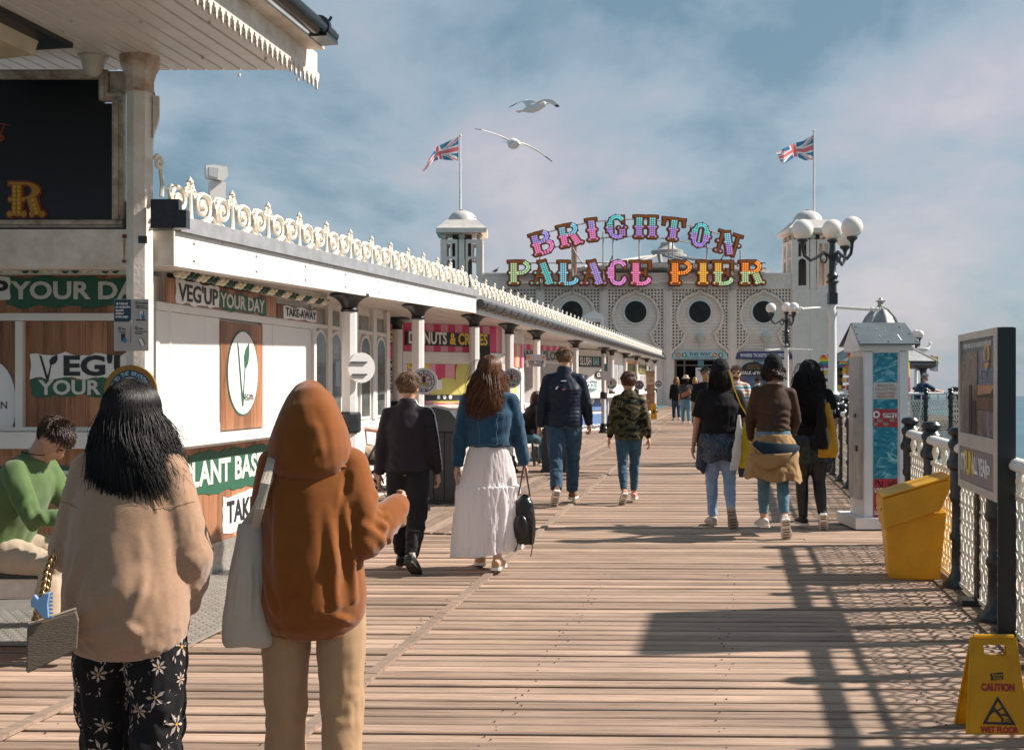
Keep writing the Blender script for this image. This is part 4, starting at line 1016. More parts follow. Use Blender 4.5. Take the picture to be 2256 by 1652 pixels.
for bi in range(5):
 xa, xb = fxx(pil[bi]+9), fxx(pil[bi+1]-9); xc = (xa+xb)/2; zc0 = fzz(696)
 zlow = fzz(790)
 nb = 22; h = (zp0-zlow)/nb
 for i in range(nb):
  mb = MB(); z0 = zlow+i*h
  mb.add([(xa, .12, z0), (xb, .12, z0), (xb, .145, z0+h-.012), (xa, .145, z0+h-.012), (xa, .2, z0), (xb, .2, z0), (xb, .2, z0+h-.012), (xa, .2, z0+h-.012)],
    [(0, 1, 2, 3), (7, 6, 5, 4), (0, 4, 5, 1), (3, 2, 6, 7), (0, 3, 7, 4), (1, 5, 6, 2)])
  obj('siding_board', mb, fac, pv)
 lat = MB(); rec = MB(); ncx = int((xb-xa)/cell); cw = (xb-xa)/ncx; ncz = int((zp0-fzz(780))/cell)
 bw_ = .085
 for i in range(ncx):
  for j in range(ncz):
   cx = xa+(i+.5)*cw; cz = zp0-(j+.5)*cell
   u, v = (cx-xc)*K, (cz-zc0)*K
   if inside(KHO, u, v): continue
   rec.bx(cx-cw/2+bw_/2, cx+cw/2-bw_/2, .09, .10, cz-cell/2+bw_/2, cz+cell/2-bw_/2)
   lat.bx(cx-cw/2, cx+cw/2, .0, .07, cz+cell/2-bw_/2, cz+cell/2+bw_/2)
   lat.bx(cx-cw/2-bw_/2, cx-cw/2+bw_/2, .003, .073, cz-cell/2+bw_/2, cz+cell/2-bw_/2)
   lat.bx(cx+cw/2-bw_/2+.001, cx+cw/2+bw_/2, .0035, .0735, cz-cell/2+bw_/2, cz+cell/2-bw_/2) if (i == ncx-1 or inside(KHO, u+cw*K, v)) else None
 obj('lattice', lat, fac, pv, kind='stuff'); obj('lattice_recess', rec, mat('lattice_shade', (.34, .26, .21), .75, var=.35, vscale=1.5), pv, kind='stuff')  # backing squares coloured darker to stand for shade in the lattice holes
 mb = MB(); pts = [(xc+u/K, -.02, zc0+v/K) for u, v in KH]
 mb.tube(pts, [(.075, .09)]*len(pts), 6, side=(0, 1, 0), closed=False); obj('keyhole_moulding', mb, fac, pv, smooth=2)
 mb = MB(); mb.tube([(xc, .03, zc0+9/K), (xc, .11, zc0+9/K)], 28/K, 36); o = obj('porthole_frame', mb, whitebr, pv)
 mb = MB(); mb.tube([(xc, .01, zc0+9/K), (xc, .028, zc0+9/K)], 24/K, 36); obj('pane', mb, glassp, o)
for p in pil:
 mb = MB(); c = fxx(p); mb.bx(c-.26, c+.26, -.10, .14, 0, zp0-.02); o = obj('pilaster', mb, fac, pv)
 mb = MB(); mb.bx(c-.15, c+.15, -.16, -.101, 0, zp0-.1); obj('pilaster_strip', mb, facsh, o)
mb = MB(); mb.bx(fxx(1050), fxx(1752), -.02, .3, zp0, zp1-.1); obj('parapet', mb, fac, pv)
mb = MB(); mb.bx(fxx(1050), fxx(1752), -.10, .36, zp1-.098, zp1+.04); mb.bx(fxx(1050), fxx(1752), -.08, -.021, zp0+.001, zp0+.12); obj('cornice', mb, fac, pv, kind='stuff')
mb = MB()
for i in range(32):
 c = fxx(1050)+.35+i*(fxx(1752)-fxx(1050)-.7)/31
 mb.tube([(c+.25*math.cos(a), -.03, zp0+.42+.25*math.sin(a)) for a in [PI*k/8 for k in range(9)]], .025, 4)
 mb.bx(c-.275, c-.225, -.05, -.021, zp0+.12, zp0+.42)
obj('blind_arch', mb, fac, pv, kind='stuff')
zd = fzz(795)
mb = MB(); mb.bx(fxx(1050), fxx(1486), .02, .15, 0, fzz(790)-.01); obj('lower_wall', mb, fac, pv)
mb = MB(); mb.bx(fxx(1600), fxx(1752), .02, .15, 0, fzz(790)-.01); obj('lower_wall', mb, fac, pv)
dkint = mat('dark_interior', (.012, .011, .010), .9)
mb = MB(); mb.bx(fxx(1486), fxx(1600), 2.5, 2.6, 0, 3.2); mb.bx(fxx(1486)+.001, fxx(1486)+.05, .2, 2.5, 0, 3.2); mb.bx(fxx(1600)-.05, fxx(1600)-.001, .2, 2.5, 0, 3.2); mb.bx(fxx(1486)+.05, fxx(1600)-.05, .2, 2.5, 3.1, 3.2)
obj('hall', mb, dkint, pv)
for px in (1489, 1508, 1580, 1596):
 mb = MB(); mb.bx(fxx(px)-.05, fxx(px)+.05, .0, .12, 0, zd+.02); obj('door_frame', mb, mat('frame_brown', (.16, .12, .10), .5), pv)
mb = MB(); mb.bx(fxx(1486), fxx(1600), .01, .13, zd-.32, zd-.24); mb.bx(fxx(1486), fxx(1600), -.01, .14, zd+.021, zd+.12); obj('transom', mb, MATS['frame_brown'], pv, kind='stuff')
def arch_sign(px0, px1, m_, name):
 x0, x1 = fxx(px0), fxx(px1); z0, z1 = fzz(791), fzz(774); w = x1-x0; r = z1-z0
 pts = [(x0, z0), (x1, z0)]+[(x1-r*.9+r*.9*math.cos(a), z0+r*math.sin(a)) for a in [PI/2*i/6 for i in range(1, 7)]]+[(x0+r*.9-r*.9*math.sin(a), z0+r*math.cos(a)) for a in [PI/2*i/6 for i in range(0, 6)]]
 mb = MB(); mb.prism(pts, -.12, -.02); return obj(name, mb, m_, pv), (x0+x1)/2, (z0+z1)/2
ps, xm, zm = arch_sign(1480, 1603, mat('pale_blue_sign', (.42, .60, .62), .5), 'entrance_sign')
text('THIS WAY', .30, mat('sign_teal_ink', (.02, .10, .12), .5), ps, fxx(1541), zm+.05, -.125, bold=.02, fit=1.42)
text('TO THE END OF THE PIER', .13, MATS['sign_teal_ink'], ps, fxx(1541), zm-.15, -.125, bold=.02, fit=1.75)
og = mat('orange_print', (.62, .22, .06), .5); gr_ = mat('arrow_green', (.03, .22, .15), .5)
for px, m_ in ((1494, og), (1507, gr_), (1574, og), (1587, gr_)):
 mb = MB(); mb.tube([(fxx(px), -.125, zm), (fxx(px), -.121, zm)], .17, 20); s_ = obj('sign_disc', mb, m_, ps)
 mb = MB(); c = fxx(px)
 if m_ is gr_: mb.prism([(c-.04, zm-.11), (c+.04, zm-.11), (c+.04, zm), (c+.10, zm), (c, zm+.12), (c-.10, zm), (c-.04, zm)], -.129, -.126)
 else: mb.tube([(c-.045, -.129, zm+.02), (c-.045, -.126, zm+.02)], .045, 8); mb.tube([(c+.045, -.1292, zm-.02), (c+.045, -.126, zm-.02)], .045, 8)
 obj('symbol', mb, wprint, s_, kind='stuff')
ps, xm, zm = arch_sign(1620, 1746, mat('purple_sign', (.075, .055, .17), .5), 'entrance_sign')
text('WHERE TICKETS MAKE PRIZES', .30, wprint, ps, xm, zm-.02, -.125, bold=.03, fit=3.15)
ps, xm, zm = arch_sign(1338, 1466, gr_, 'entrance_sign')
for px in (1541, 1684):
 c = fxx(px); z = fzz(750)
 mb = MB(); mb.lathe([(.0, -.55), (.06, -.5), (.05, -.35), (.10, -.25), (.20, -.12), (.34, .12), (.36, .2), (.33, .24)], c=(c, -.32, z), n=14); o = obj('wall_lamp', mb, mat('lamp_stone', (.58, .53, .46), .5), pv, smooth=2)
 mb = MB(); mb.ball((c, -.32, z+.30), (.28, .28, .22), 14, 8); obj('globe', mb, mat('lamp_globe', (.62, .58, .54), .3), o, smooth=True)
 mb = MB(); mb.cyl((c, -.32, z-.4), (c, .1, z-.35), .04); obj('lamp_arm', mb, MATS['lamp_stone'], o)
wf = thing('advert_board', 'dark walk of fame picture board with arched top by the pavilion entrance', 'sign', (fxx(1655), FY-.6, 0))
mb = MB(); hw = .98; z0, z1, z2 = .35, fzz(815), fzz(800)
mb.prism([(-hw, z0), (hw, z0), (hw, z1)]+[(hw*.8*math.cos(a), z1+(z2-z1)*math.sin(a)) for a in [PI*i/10 for i in range(11)]]+[(-hw, z1)], 0, .06)
obj('board', mb, mat('walk_of_fame_art', (.05, .065, .11), .5, var=1, vscale=2.2, col2=(.20, .22, .28)), wf)
mb = MB(); mb.prism([(-hw*1.06, fzz(828)), (hw*1.06, fzz(828)), (hw*.95, z1)]+[(hw*.8*math.cos(a), z1+(z2-z1)*1.15*math.sin(a)) for a in [PI*i/10 for i in range(11)]]+[(-hw*.95, z1)], -.05, -.01); obj('header', mb, ink, wf)
text('WALK of FAME', .30, wprint, wf, 0, fzz(822), -.055, bold=.03, fit=1.75); text('BRIGHTON', .16, gold_d, wf, 0, fzz(806), -.055, bold=.03); text('PALACE PIER', .17, gold_d, wf, 0, fzz(811.5), -.055, bold=.03)
r = random.Random(2)
for i in range(9):
 mb = MB(); x, z = r.uniform(-.8, .8), r.uniform(.6, z1-.5); mb.tube([(x, -.012, z), (x, -.003, z)], r.uniform(.07, .16), 12)
 obj('picture', mb, [mat('art_grey', (.45, .45, .48), .5), mat('art_red', (.35, .06, .08), .5), mat('art_blue', (.06, .14, .35), .5)][i % 3], wf)
ad = thing('advert_board', 'grey-blue redemption poster on the wall under the purple sign', 'sign', (fxx(1695), FY-.1, 0))
mb = MB(); mb.bx(fxx(1660)-fxx(1695), fxx(1712)-fxx(1695), -.05, .0, 0.6, fzz(793)); obj('board', mb, mat('poster_slate', (.20, .25, .30), .5, var=.3, vscale=2), ad)
text('AND TRY OUR', .22, wprint, ad, -.1, fzz(800), -.055, bold=.01, fit=1.25); text('REDEMPTION', .28, yel, ad, -.12, fzz(812), -.055, bold=.03, fit=1.25); text('HIGH', .28, yel, ad, -.05, fzz(822), -.055, bold=.03, fit=.6)
nb_ = thing('notice_board', 'white standing notice with pink footprints beside the entrance', 'sign', (fxx(1478), 62, 0))
mb = MB(); mb.bx(-.28, .28, 0, .04, 1.25, 2.3); obj('board', mb, MATS['notice_white'], nb_); mb = MB(); mb.bx(-.03, .03, .041, .08, 0.06, 2.2); mb.bx(-.3, .3, -.15, .25, 0, .06); obj('stand', mb, silver, nb_, kind='stuff')
for sx in (-1, 1): mb = MB(); mb.tube([(sx*.14, -.008, 1.5), (sx*.14, -.001, 1.5)], .06, 12); obj('foot_symbol', mb, MATS['disc_red'], nb_)
text('PLEASE', .12, ink, nb_, 0, 2.15, -.005, fit=.35); mb = MB(); mb.bx(-.16, .16, -.004, .03, 2.34, 2.72); obj('top_notice', mb, teal, nb_)
nb_ = thing('notice_board', 'pale blue board standing on the deck left of the pavilion doorway', 'sign', (fxx(1489)-.0, 58, 0))
mb = MB(); mb.bx(-.25, .25, 0, .04, .2, 1.35); obj('board', mb, mat('pale_blue_board', (.35, .55, .60), .5, var=.3), nb_); mb = MB(); mb.lathe([(.32, 0), (.32, .05), (.1, .12), (.06, .2)], n=14); obj('foot', mb, dkgrey, nb_)
mb = MB(); mb.bx(fxx(1050), fxx(1752), 2.7, 24, 0, zp1-.12); obj('body', mb, facsh, pv)
mb = MB(); mb.bx(fxx(1050), fxx(1486), .2, 2.69, 0, zp1-.12); mb.bx(fxx(1600), fxx(1752), .2, 2.69, 0, zp1-.12); mb.bx(fxx(1486), fxx(1600), .21, 2.69, 3.3, zp1-.13); obj('core', mb, facsh, pv, kind='stuff')
slate = mat('slate_grey', (.24, .25, .26), .6, var=.3, vscale=2)
cxr, ryy = fxx(1478)*1.17, 14.0
kk = (FY+14)/FY
rfz = lambda py: EYE+(CY-py)/F*(FY+14)
mb = MB(); mb.lathe([(8.4, rfz(612)), (8.4, rfz(605)), (1.4, rfz(569)), (1.2, rfz(566))], c=(fxx(1455)*kk, 14, 0), n=16); obj('roof', mb, slate, pv)
cxx = fxx(1470)*kk
mb = MB(); mb.lathe([(1.5, rfz(570)), (1.5, rfz(562)), (1.2, rfz(560)), (1.25, rfz(553)), (.8, rfz(549)), (.55, rfz(542)), (.5, rfz(535)), (.2, rfz(531)), (.0, rfz(526))], c=(cxx, 14, 0), n=12); obj('cupola', mb, mat('cupola_grey', (.42, .41, .39), .5, var=.3), pv, smooth=2)
for i in range(14):
 a = PI+PI*i/13; mb = MB(); c = Vector((fxx(1455)*kk, 14, 0))
 p = Vector((8.3*math.cos(a), 8.3*math.sin(a), rfz(604))); q2 = Vector((1.4*math.cos(a), 1.4*math.sin(a), rfz(567)))
 mb.tube([c+p, c+q2], .09, 6); obj('roof_rib', mb, MATS['cupola_grey'], pv)
mb = MB(); v = P(1265, 602, FY+6); mb.cyl((v.x, 6, zp1-.2), (v.x, 6, EYE+(CY-543)/F*(FY+6)), .2, n=12); obj('flue', mb, mat('brown_flue', (.16, .07, .04), .6), pv)
# towers (open belvederes on top of solid shafts)
def tower(px, label, hasdisc=False):
 w = 1.34
 t = thing('tower', label, 'tower', (fxx(px), FY+1.2, 0))
 zb, zt = fzz(638), fzz(528)
 mb = MB(); mb.bx(-w, w, -w, w, 0, zb); obj('shaft', mb, fac, t)
 for sx in (-1, 0, 1):
  mb = MB(); mb.bx(sx*(w-.16)-.16, sx*(w-.16)+.16, -w-.08, -w-.001, 0, zb-.05); obj('pilaster', mb, fac, t)
 for sx in (-1, 1):
  mb = MB()
  for i in range(int(zb/.28)):
   for dx in (-.17, .17): mb.bx(sx*.68+dx-.11, sx*.68+dx+.11, -w-.02, -w-.001, .2+i*.28, .235+i*.28)
  obj('ornament', mb, facsh, t, kind='stuff')
 for sx in (-1, 0, 1):
  for sy in (-1, 0, 1):
   if sx == 0 and sy == 0: continue
   mb = MB(); c = (sx*(w-.16), sy*(w-.16)); mb.bx(c[0]-.18, c[0]+.18, c[1]-.18, c[1]+.18, zb+.001, zt); o = obj('pier', mb, fac, t)
   mb = MB(); mb.ball((c[0], c[1], zt+.20), (.21, .21, .20), 10, 8); obj('ball', mb, mat('tower_ball', (.60, .52, .42), .6), o, smooth=True)
 for rz_ in range(4):
  R4 = Matrix.Rotation(rz_*PI/2, 4, 'Z')
  for sx in (-1, 1):
   cx = sx*.68; mb = MB(); mb.M = R4
   z0, z1 = zb+.25, zb+(zt-zb)*.62
   hw, ow = .42, .27
   aro = [(cx+ow*math.cos(a), z1-ow+ow*math.sin(a)) for a in [PI*i/8 for i in range(9)]]
   mb.bx(cx-hw, cx-ow, -w, -w+.16, zb+.001, zt-.001); mb.bx(cx+ow, cx+hw, -w, -w+.16, zb+.001, zt-.001); mb.bx(cx-ow+.0005, cx+ow-.0005, -w+.003, -w+.157, zb+.001, z0)
   zt2 = z1+.12
   for a, b in zip(aro, aro[1:]):
    mb.prism([a, b, (b[0], zt2), (a[0], zt2)], -w+.003, -w+.157)
   mb.bx(cx-.06, cx+.06, -w+.003, -w+.157, zt2, zt-.25); mb.bx(cx-ow+.0005, cx+ow-.0005, -w+.004, -w+.156, zt-.25, zt-.002)
   obj('arched_panel', mb, fac, t)
 mb = MB(); mb.bx(-.62, .62, -.62, .62, zb, zt+.39); obj('shade_core', mb, mat('tower_dark', (.05, .055, .06), .7), t)  # dark box added inside so the belvedere openings read as shaded
 mb = MB(); mb.bx(-w, w, -w, w, zt+.40, zt+.42); mb.bx(-w-.30, w+.30, -w-.30, w+.30, zt+.421, zt+.70); obj('eaves', mb, fac, t, kind='stuff')
 mb = MB(); z = zt+.701
 mb.rings([[Vector((s_*sx, s_*sy, zz)) for sx, sy in ((-1, -1), (1, -1), (1, 1), (-1, 1))] for s_, zz in ((w+.32, z), (w+.02, z+.24), (1.0, z+.62))]); obj('roof', mb, mat('tower_roof', (.66, .61, .57), .5, var=.2, vscale=2), t)
 mb = MB(); mb.lathe([(.98, z+.6), (.95, z+.72), (.86, z+.95), (.66, z+1.17), (.35, z+1.30), (.1, z+1.34), (.14, z+1.42), (.0, z+1.45)], n=20); obj('dome', mb, MATS['tower_roof'], t, smooth=2)
 return t, z+1.4, w
tw1, zt1, w1 = tower(1017, 'left belvedere tower of the pavilion, above the cresting of the near canopy')
tw2, zt2, w2_ = tower(1790, 'right belvedere tower of the pavilion, behind the big lamp post')
# flag poles and flags
def uj_color_mesh(W_, H_, wave):
 """union flag cloth, a grid with one material per cell"""
 nx, nz = 72, 40; mb = MB(); vs = []
 for i in range(nx+1):
  for j in range(nz+1):
   vs.append(wave(i/nx, j/nz))
 fs = []; mi = []
 for i in range(nx):
  for j in range(nz):
   u, v = (i+.5)/nx, (j+.5)/nz; x = (u-.5)*2; y = (v-.5)
   X, Y_ = x*.5*60, y*30
   m_ = 0
   d1 = abs(X*.5-Y_)/1.118; d2 = abs(X*.5+Y_)/1.118
   if min(d1, d2) < 3: m_ = 1
   if (d1 < 2 and ((X < 0 and Y_ < X*.5+.0) or (X > 0 and Y_ > X*.5))) or (d2 < 2 and ((X < 0 and Y_ < -X*.5) or (X > 0 and Y_ > -X*.5))): m_ = 2
   if abs(X) < 5 or abs(Y_) < 5: m_ = 1
   if abs(X) < 3 or abs(Y_) < 3: m_ = 2
   a = i*(nz+1)+j; fs.append((a, a+nz+1, a+nz+2, a+1)); mi.append(m_)
 me = bpy.data.meshes.new('flag_cloth'); me.from_pydata(vs, [], fs); me.polygons.foreach_set('material_index', mi); return me
def cloth(name, col):
 m_ = mat(name, col, .8); t = m_.node_tree; p = t.nodes['Principled BSDF']
 tr = t.nodes.new('ShaderNodeBsdfTranslucent'); tr.inputs[0].default_value = (*col, 1); mx = t.nodes.new('ShaderNodeMixShader'); mx.inputs[0].default_value = .5
 t.links.new(p.outputs[0], mx.inputs[1]); t.links.new(tr.outputs[0], mx.inputs[2]); t.links.new(mx.outputs[0], t.nodes['Material Output'].inputs[0]); return m_
fm_ = [cloth('flag_blue', (.08, .22, .38)), cloth('flag_white', (.88, .86, .86)), cloth('flag_red', (.85, .20, .22))]
def flag(px, ptop, tower_, zt, pts_top, pts_bot, lab1, lab2, dz):
 Y = FY+1.2
 x = (px-CX)/F*Y; z1 = EYE+(CY-ptop)/F*Y
 t = thing('flagpole', lab1, 'flagpole', (x, Y, zt-.1))
 mb = MB(); mb.cyl((0, 0, 0), (0, 0, z1-zt), .075, .045, n=10); obj('pole', mb, whitebr, t, smooth=2); mb = MB(); mb.ball((0, 0, z1-zt+.05), .09, 8, 6); obj('finial', mb, cream, t)
 def pl(pts, u):
  u = u*(len(pts)-1); i = min(int(u), len(pts)-2); f = u-i; f = f*f*(3-2*f)*.5+f*.5
  return ((pts[i][0]*(1-f)+pts[i+1][0]*f), (pts[i][1]*(1-f)+pts[i+1][1]*f))
 def wave(u, v):
  a, b = pl(pts_bot, u), pl(pts_top, u); qx = a[0]*(1-v)+b[0]*v; qy = a[1]*(1-v)+b[1]*v
  w = .45*math.sin(u*7.5+v*1.2+dz)*u+.12*math.sin(u*17+v*3)*u
  Y2 = Y+w
  return ((qx-CX)/F*Y-x, w, EYE+(CY-qy)/F*Y)
 me = uj_color_mesh(1, 1, wave)
 f = obj('flag', me, fm_, None, smooth=True, loc=(x, Y, 0)); tag(f, lab2, 'flag')
flag(1014, 298, tw1, zt1, [(1010, 301), (985, 313), (962, 326), (947, 345), (930, 374)], [(1010, 354), (990, 353), (972, 352), (955, 358), (932, 376)],
  'white flagpole on the left pavilion tower', 'drooping union flag flying from the left tower', .3)
flag(1793, 287, tw2, zt2, [(1792, 297), (1770, 311), (1745, 318), (1726, 327), (1709, 338)], [(1792, 352), (1772, 354), (1752, 346), (1735, 357), (1722, 359)],
  'white flagpole on the right pavilion tower', 'rippling union flag flying from the right tower', 1.4)
# the great bulb-lit lettering
GL = {
 'B': dict(w=.86, t=[[(.22, 0), (.22, 1)]], bw=[[(.30, .96), (.58, .95), (.70, .86), (.72, .74), (.60, .58), (.34, .54)], [(.34, .54), (.66, .52), (.80, .40), (.80, .22), (.64, .06), (.30, .04)]], th=[[(.02, .965), (.5, .965)]], k=[(.08, .07), (.36, .07), (.08, .50), (.36, .50)]),
 'R': dict(w=.92, t=[[(.22, 0), (.22, 1)], [(.60, .46), (.76, .05)]], bw=[[(.30, .96), (.60, .95), (.74, .84), (.74, .68), (.60, .54), (.34, .52)]], th=[[(.02, .965), (.5, .965)]], k=[(.08, .07), (.36, .07), (.62, .07), (.90, .09), (.08, .50), (.36, .50)]),
 'I': dict(w=.46, t=[[(.23, 0), (.23, 1)]], bw=[], th=[[(.02, .965), (.44, .965)]], k=[(.08, .07), (.38, .07), (.08, .50), (.38, .50)]),
 'G': dict(w=.86, t=[[(.20, .30), (.20, .70)], [(.68, .08), (.68, .40)]], bw=[[(.20, .66), (.28, .88), (.46, .97), (.62, .92), (.70, .80)], [(.20, .34), (.28, .12), (.46, .03), (.66, .08)]], th=[[(.74, .98), (.74, .66)]], k=[(.08, .50), (.54, .46), (.82, .46)]),
 'H': dict(w=.96, t=[[(.22, 0), (.22, 1)], [(.74, 0), (.74, 1)]], bw=[], th=[[(.02, .965), (.94, .965)], [(.2, .5), (.76, .5)]], k=[(.08, .07), (.36, .07), (.60, .07), (.88, .07), (.08, .50), (.36, .50), (.60, .5), (.88, .5)]),
 'T': dict(w=.92, t=[[(.46, 0), (.46, 1)]], bw=[], th=[[(.02, .965), (.90, .965)], [(.08, .96), (.06, .68)], [(.84, .96), (.86, .68)]], k=[(.31, .07), (.61, .07), (.31, .5), (.61, .5)]),
 'O': dict(w=.88, t=[[(.20, .28), (.20, .72)], [(.68, .28), (.68, .72)]], bw=[[(.20, .66), (.28, .90), (.44, .98), (.60, .90), (.68, .66)], [(.20, .34), (.28, .10), (.44, .02), (.60, .10), (.68, .34)]], th=[], k=[(.07, .5), (.81, .5)]),
 'N': dict(w=.92, t=[[(.28, 1), (.66, .04)]], bw=[], th=[[(.16, .02), (.16, .98)], [(.78, .02), (.78, .98)], [(.02, .965), (.36, .965)], [(.62, .965), (.94, .965)]], k=[(.06, .07), (.26, .07), (.33, .52), (.60, .52), (.90, .52), (.05, .5)]),
 'P': dict(w=.86, t=[[(.22, 0), (.22, 1)]], bw=[[(.30, .96), (.60, .95), (.76, .82), (.76, .66), (.60, .50), (.34, .48)]], th=[[(.02, .965), (.5, .965)]], k=[(.08, .07), (.38, .07), (.08, .50), (.36, .50)]),
 'A': dict(w=1.0, t=[[(.44, 1), (.76, .02)]], bw=[], th=[[(.46, .98), (.18, .04)], [(.26, .36), (.62, .36)], [(.30, .965), (.58, .965)]], k=[(.07, .07), (.28, .07), (.60, .07), (.94, .07), (.20, .5), (.46, .5), (.74, .5)]),
 'L': dict(w=.82, t=[[(.22, 0), (.22, 1)]], bw=[[(.24, .04), (.50, .04), (.68, .12), (.72, .24)]], th=[[(.02, .965), (.44, .965)]], k=[(.08, .07), (.08, .50), (.36, .50), (.68, .26)]),
 'C': dict(w=.82, t=[[(.20, .28), (.20, .72)]], bw=[[(.20, .66), (.28, .90), (.46, .97), (.62, .92), (.70, .80)], [(.20, .34), (.28, .10), (.46, .03), (.62, .08), (.72, .26)]], th=[[(.72, .98), (.72, .66)]], k=[(.07, .5), (.70, .30)]),
 'E': dict(w=.84, t=[[(.22, 0), (.22, 1)]], bw=[[(.24, .04), (.50, .04), (.68, .12), (.72, .24)]], th=[[(.02, .965), (.76, .965)], [(.74, .98), (.74, .66)], [(.3, .5), (.58, .5)], [(.58, .38), (.58, .64)]], k=[(.08, .07), (.08, .50), (.36, .50), (.70, .26)]),
}
board = mat('letter_board_red', (.13, .012, .010), .4); rim_ = mat('letter_rim_orange', (.62, .15, .015), .35)
def stroke(mb, pts, hw, inf, y0, y1, d):
 for i in range(len(pts)-1):
  A, B = Vector((pts[i][0], pts[i][1])), Vector((pts[i+1][0], pts[i+1][1])); u = (B-A).normalized(); nn = Vector((-u.y, u.x)); w = hw+inf
  A2, B2 = A-u*(inf+.005), B+u*(inf+.005)
  mb.prism([tuple(A2+nn*w), tuple(B2+nn*w), tuple(B2-nn*w), tuple(A2-nn*w)], y0-d-.002*i, y1)
def letter(ch, cx, cz, h, rot, cu, cl, parent):
 g = GL[ch]; w = g['w']
 o = None
 for (name, m_, inf, y0, y1) in (('letter', board, .06, -.10, .16), ('letter_rim', rim_, .022, -.16, -.10)):
  mb = MB(); d = 0.0
  for s_ in g['t']: stroke(mb, s_, .132, inf, y0, y1, d); d += .003
  for s_ in g['bw']: stroke(mb, s_, .055, inf, y0, y1, d); d += .012
  for s_ in g['th']: stroke(mb, s_, .03, inf, y0, y1, d); d += .003
  for x, z in g['k']: mb.tube([(x, y0-d, z), (x, y1, z)], .066+inf, 10); d += .001
  c, s2 = math.cos(rot), math.sin(rot)
  mb.v = [(cx+h*((x-w/2)*1.14*c-(z-.5)*s2), y*h*.6, cz+h*((x-w/2)*1.14*s2+(z-.5)*c)) for x, y, z in mb.v]
  if o is None: o = obj(name, mb, m_, parent)
  else: obj(name, mb, m_, o)
 B2 = [MB(), MB()]
 def bulb(x, z):
  b = B2[0] if z > .5 else B2[1]; c, s2 = math.cos(rot), math.sin(rot)
  b.ball((cx+h*((x-w/2)*1.14*c-(z-.5)*s2), -.155*h*.6-.045, cz+h*((x-w/2)*1.14*s2+(z-.5)*c)), .036*h+.003, 6, 4)
 for s_ in g['t']:
  A, B = Vector(s_[0]), Vector(s_[1]); L = (B-A).length; n = max(3, int(L/.085)); u = (B-A)/L; nn = Vector((-u.y, u.x))
  for i in range(n):
   p = A+u*((i+.5)*L/n)
   if not .06 < p.y < .94: continue
   for k in (-1, 0, 1): q_ = p+nn*k*.080; bulb(q_.x, q_.y)
 for s_ in g['bw']:
  for i in range(len(s_)-1):
   A, B = Vector(s_[i]), Vector(s_[i+1])
   if i == 0 and len(s_) > 5: continue
   u = (B-A).normalized(); nn = Vector((-u.y, u.x))
   for f in (.17, .5, .83):
    for k in (-.6, .6): p = A.lerp(B, f)+nn*k*.07; bulb(p.x, p.y)
 for x, z in g['k']: bulb(x, z)
 for k, cc in ((0, cu), (1, cl)):
  if not B2[k].v: continue
  key = 'bulb_%02d_%02d_%02d' % tuple(int(c*20) for c in cc)
  obj('bulb', B2[k], mat(key, tuple(c*.7 for c in cc), .3, emit=cc, estr=.5), o, kind='stuff', smooth=True)
sg = thing('pier_sign', 'big arched bulb-lit BRIGHTON PALACE PIER letters on a frame above the parapet', 'sign', (0, FY-.7, 0))
SY = FY-.7; KS = F/SY
def sx_(px): return (px-CX)/KS
def sz_(py): return EYE+(CY-py)/KS
tl, lv, pk, cy_c, gr2, ye, orr, bl2, dr = (.12, .62, .66), (.38, .30, .80), (.82, .28, .62), (.20, .62, .80), (.42, .72, .42), (.85, .58, .10), (.90, .34, .05), (.36, .36, .85), (.72, .30, .72)
top = [('B', 1193, 536, 15.5, bl2, pk), ('R', 1254, 519, 11, cy_c, pk), ('I', 1304, 507, 7, bl2, dr), ('G', 1356, 501, 3, tl, lv), ('H', 1422, 500.5, -1, tl, lv), ('T', 1483, 506, -6, tl, lv), ('O', 1542, 519, -11, tl, lv), ('N', 1603, 537, -16, cy_c, lv)]
bot = [('P', 1144, gr2, gr2), ('A', 1197, tl, tl), ('L', 1252, cy_c, cy_c), ('A', 1306, bl2, bl2), ('C', 1358, dr, dr), ('E', 1412, pk, pk), ('P', 1499, orr, orr), ('I', 1548, ye, ye), ('E', 1593, ye, gr2), ('R', 1655, orr, gr2)]
for ch, px, py, rot, cu, cl_ in top: letter(ch, sx_(px), sz_(py), 49/KS, R(rot), cu, cl_, sg)
for ch, px, cu, cl_ in bot: letter(ch, sx_(px), sz_(601.5), 52/KS, 0, cu, cl_, sg)
steel = mat('scaffold_steel', (.50, .48, .46), .5)
def pipe(pts, r=.045):
 mb = MB(); mb.tube([(sx_(a), .45, sz_(b)) for a, b in pts], r, 6); obj('scaffold_pipe', mb, steel, sg)
arcp = lambda off: [(1170+i*44.5, 501+off+(((i-5)/5.0)**2)*42) for i in range(11)]
pipe(arcp(-20)); pipe(arcp(18)); pipe([(1120, 578), (1690, 578)]); pipe([(1120, 622), (1690, 622)])
for px in (1190, 1262, 1330, 1352, 1410, 1475, 1484, 1560, 1614, 1634): pipe([(px, 640), (px, 505+((px-1395)/225.0)**2*40)], .05)
for a, b in (((1262, 545), (1285, 580)), ((1352, 560), (1338, 590)), ((1600, 556), (1585, 580))): pipe([a, b])
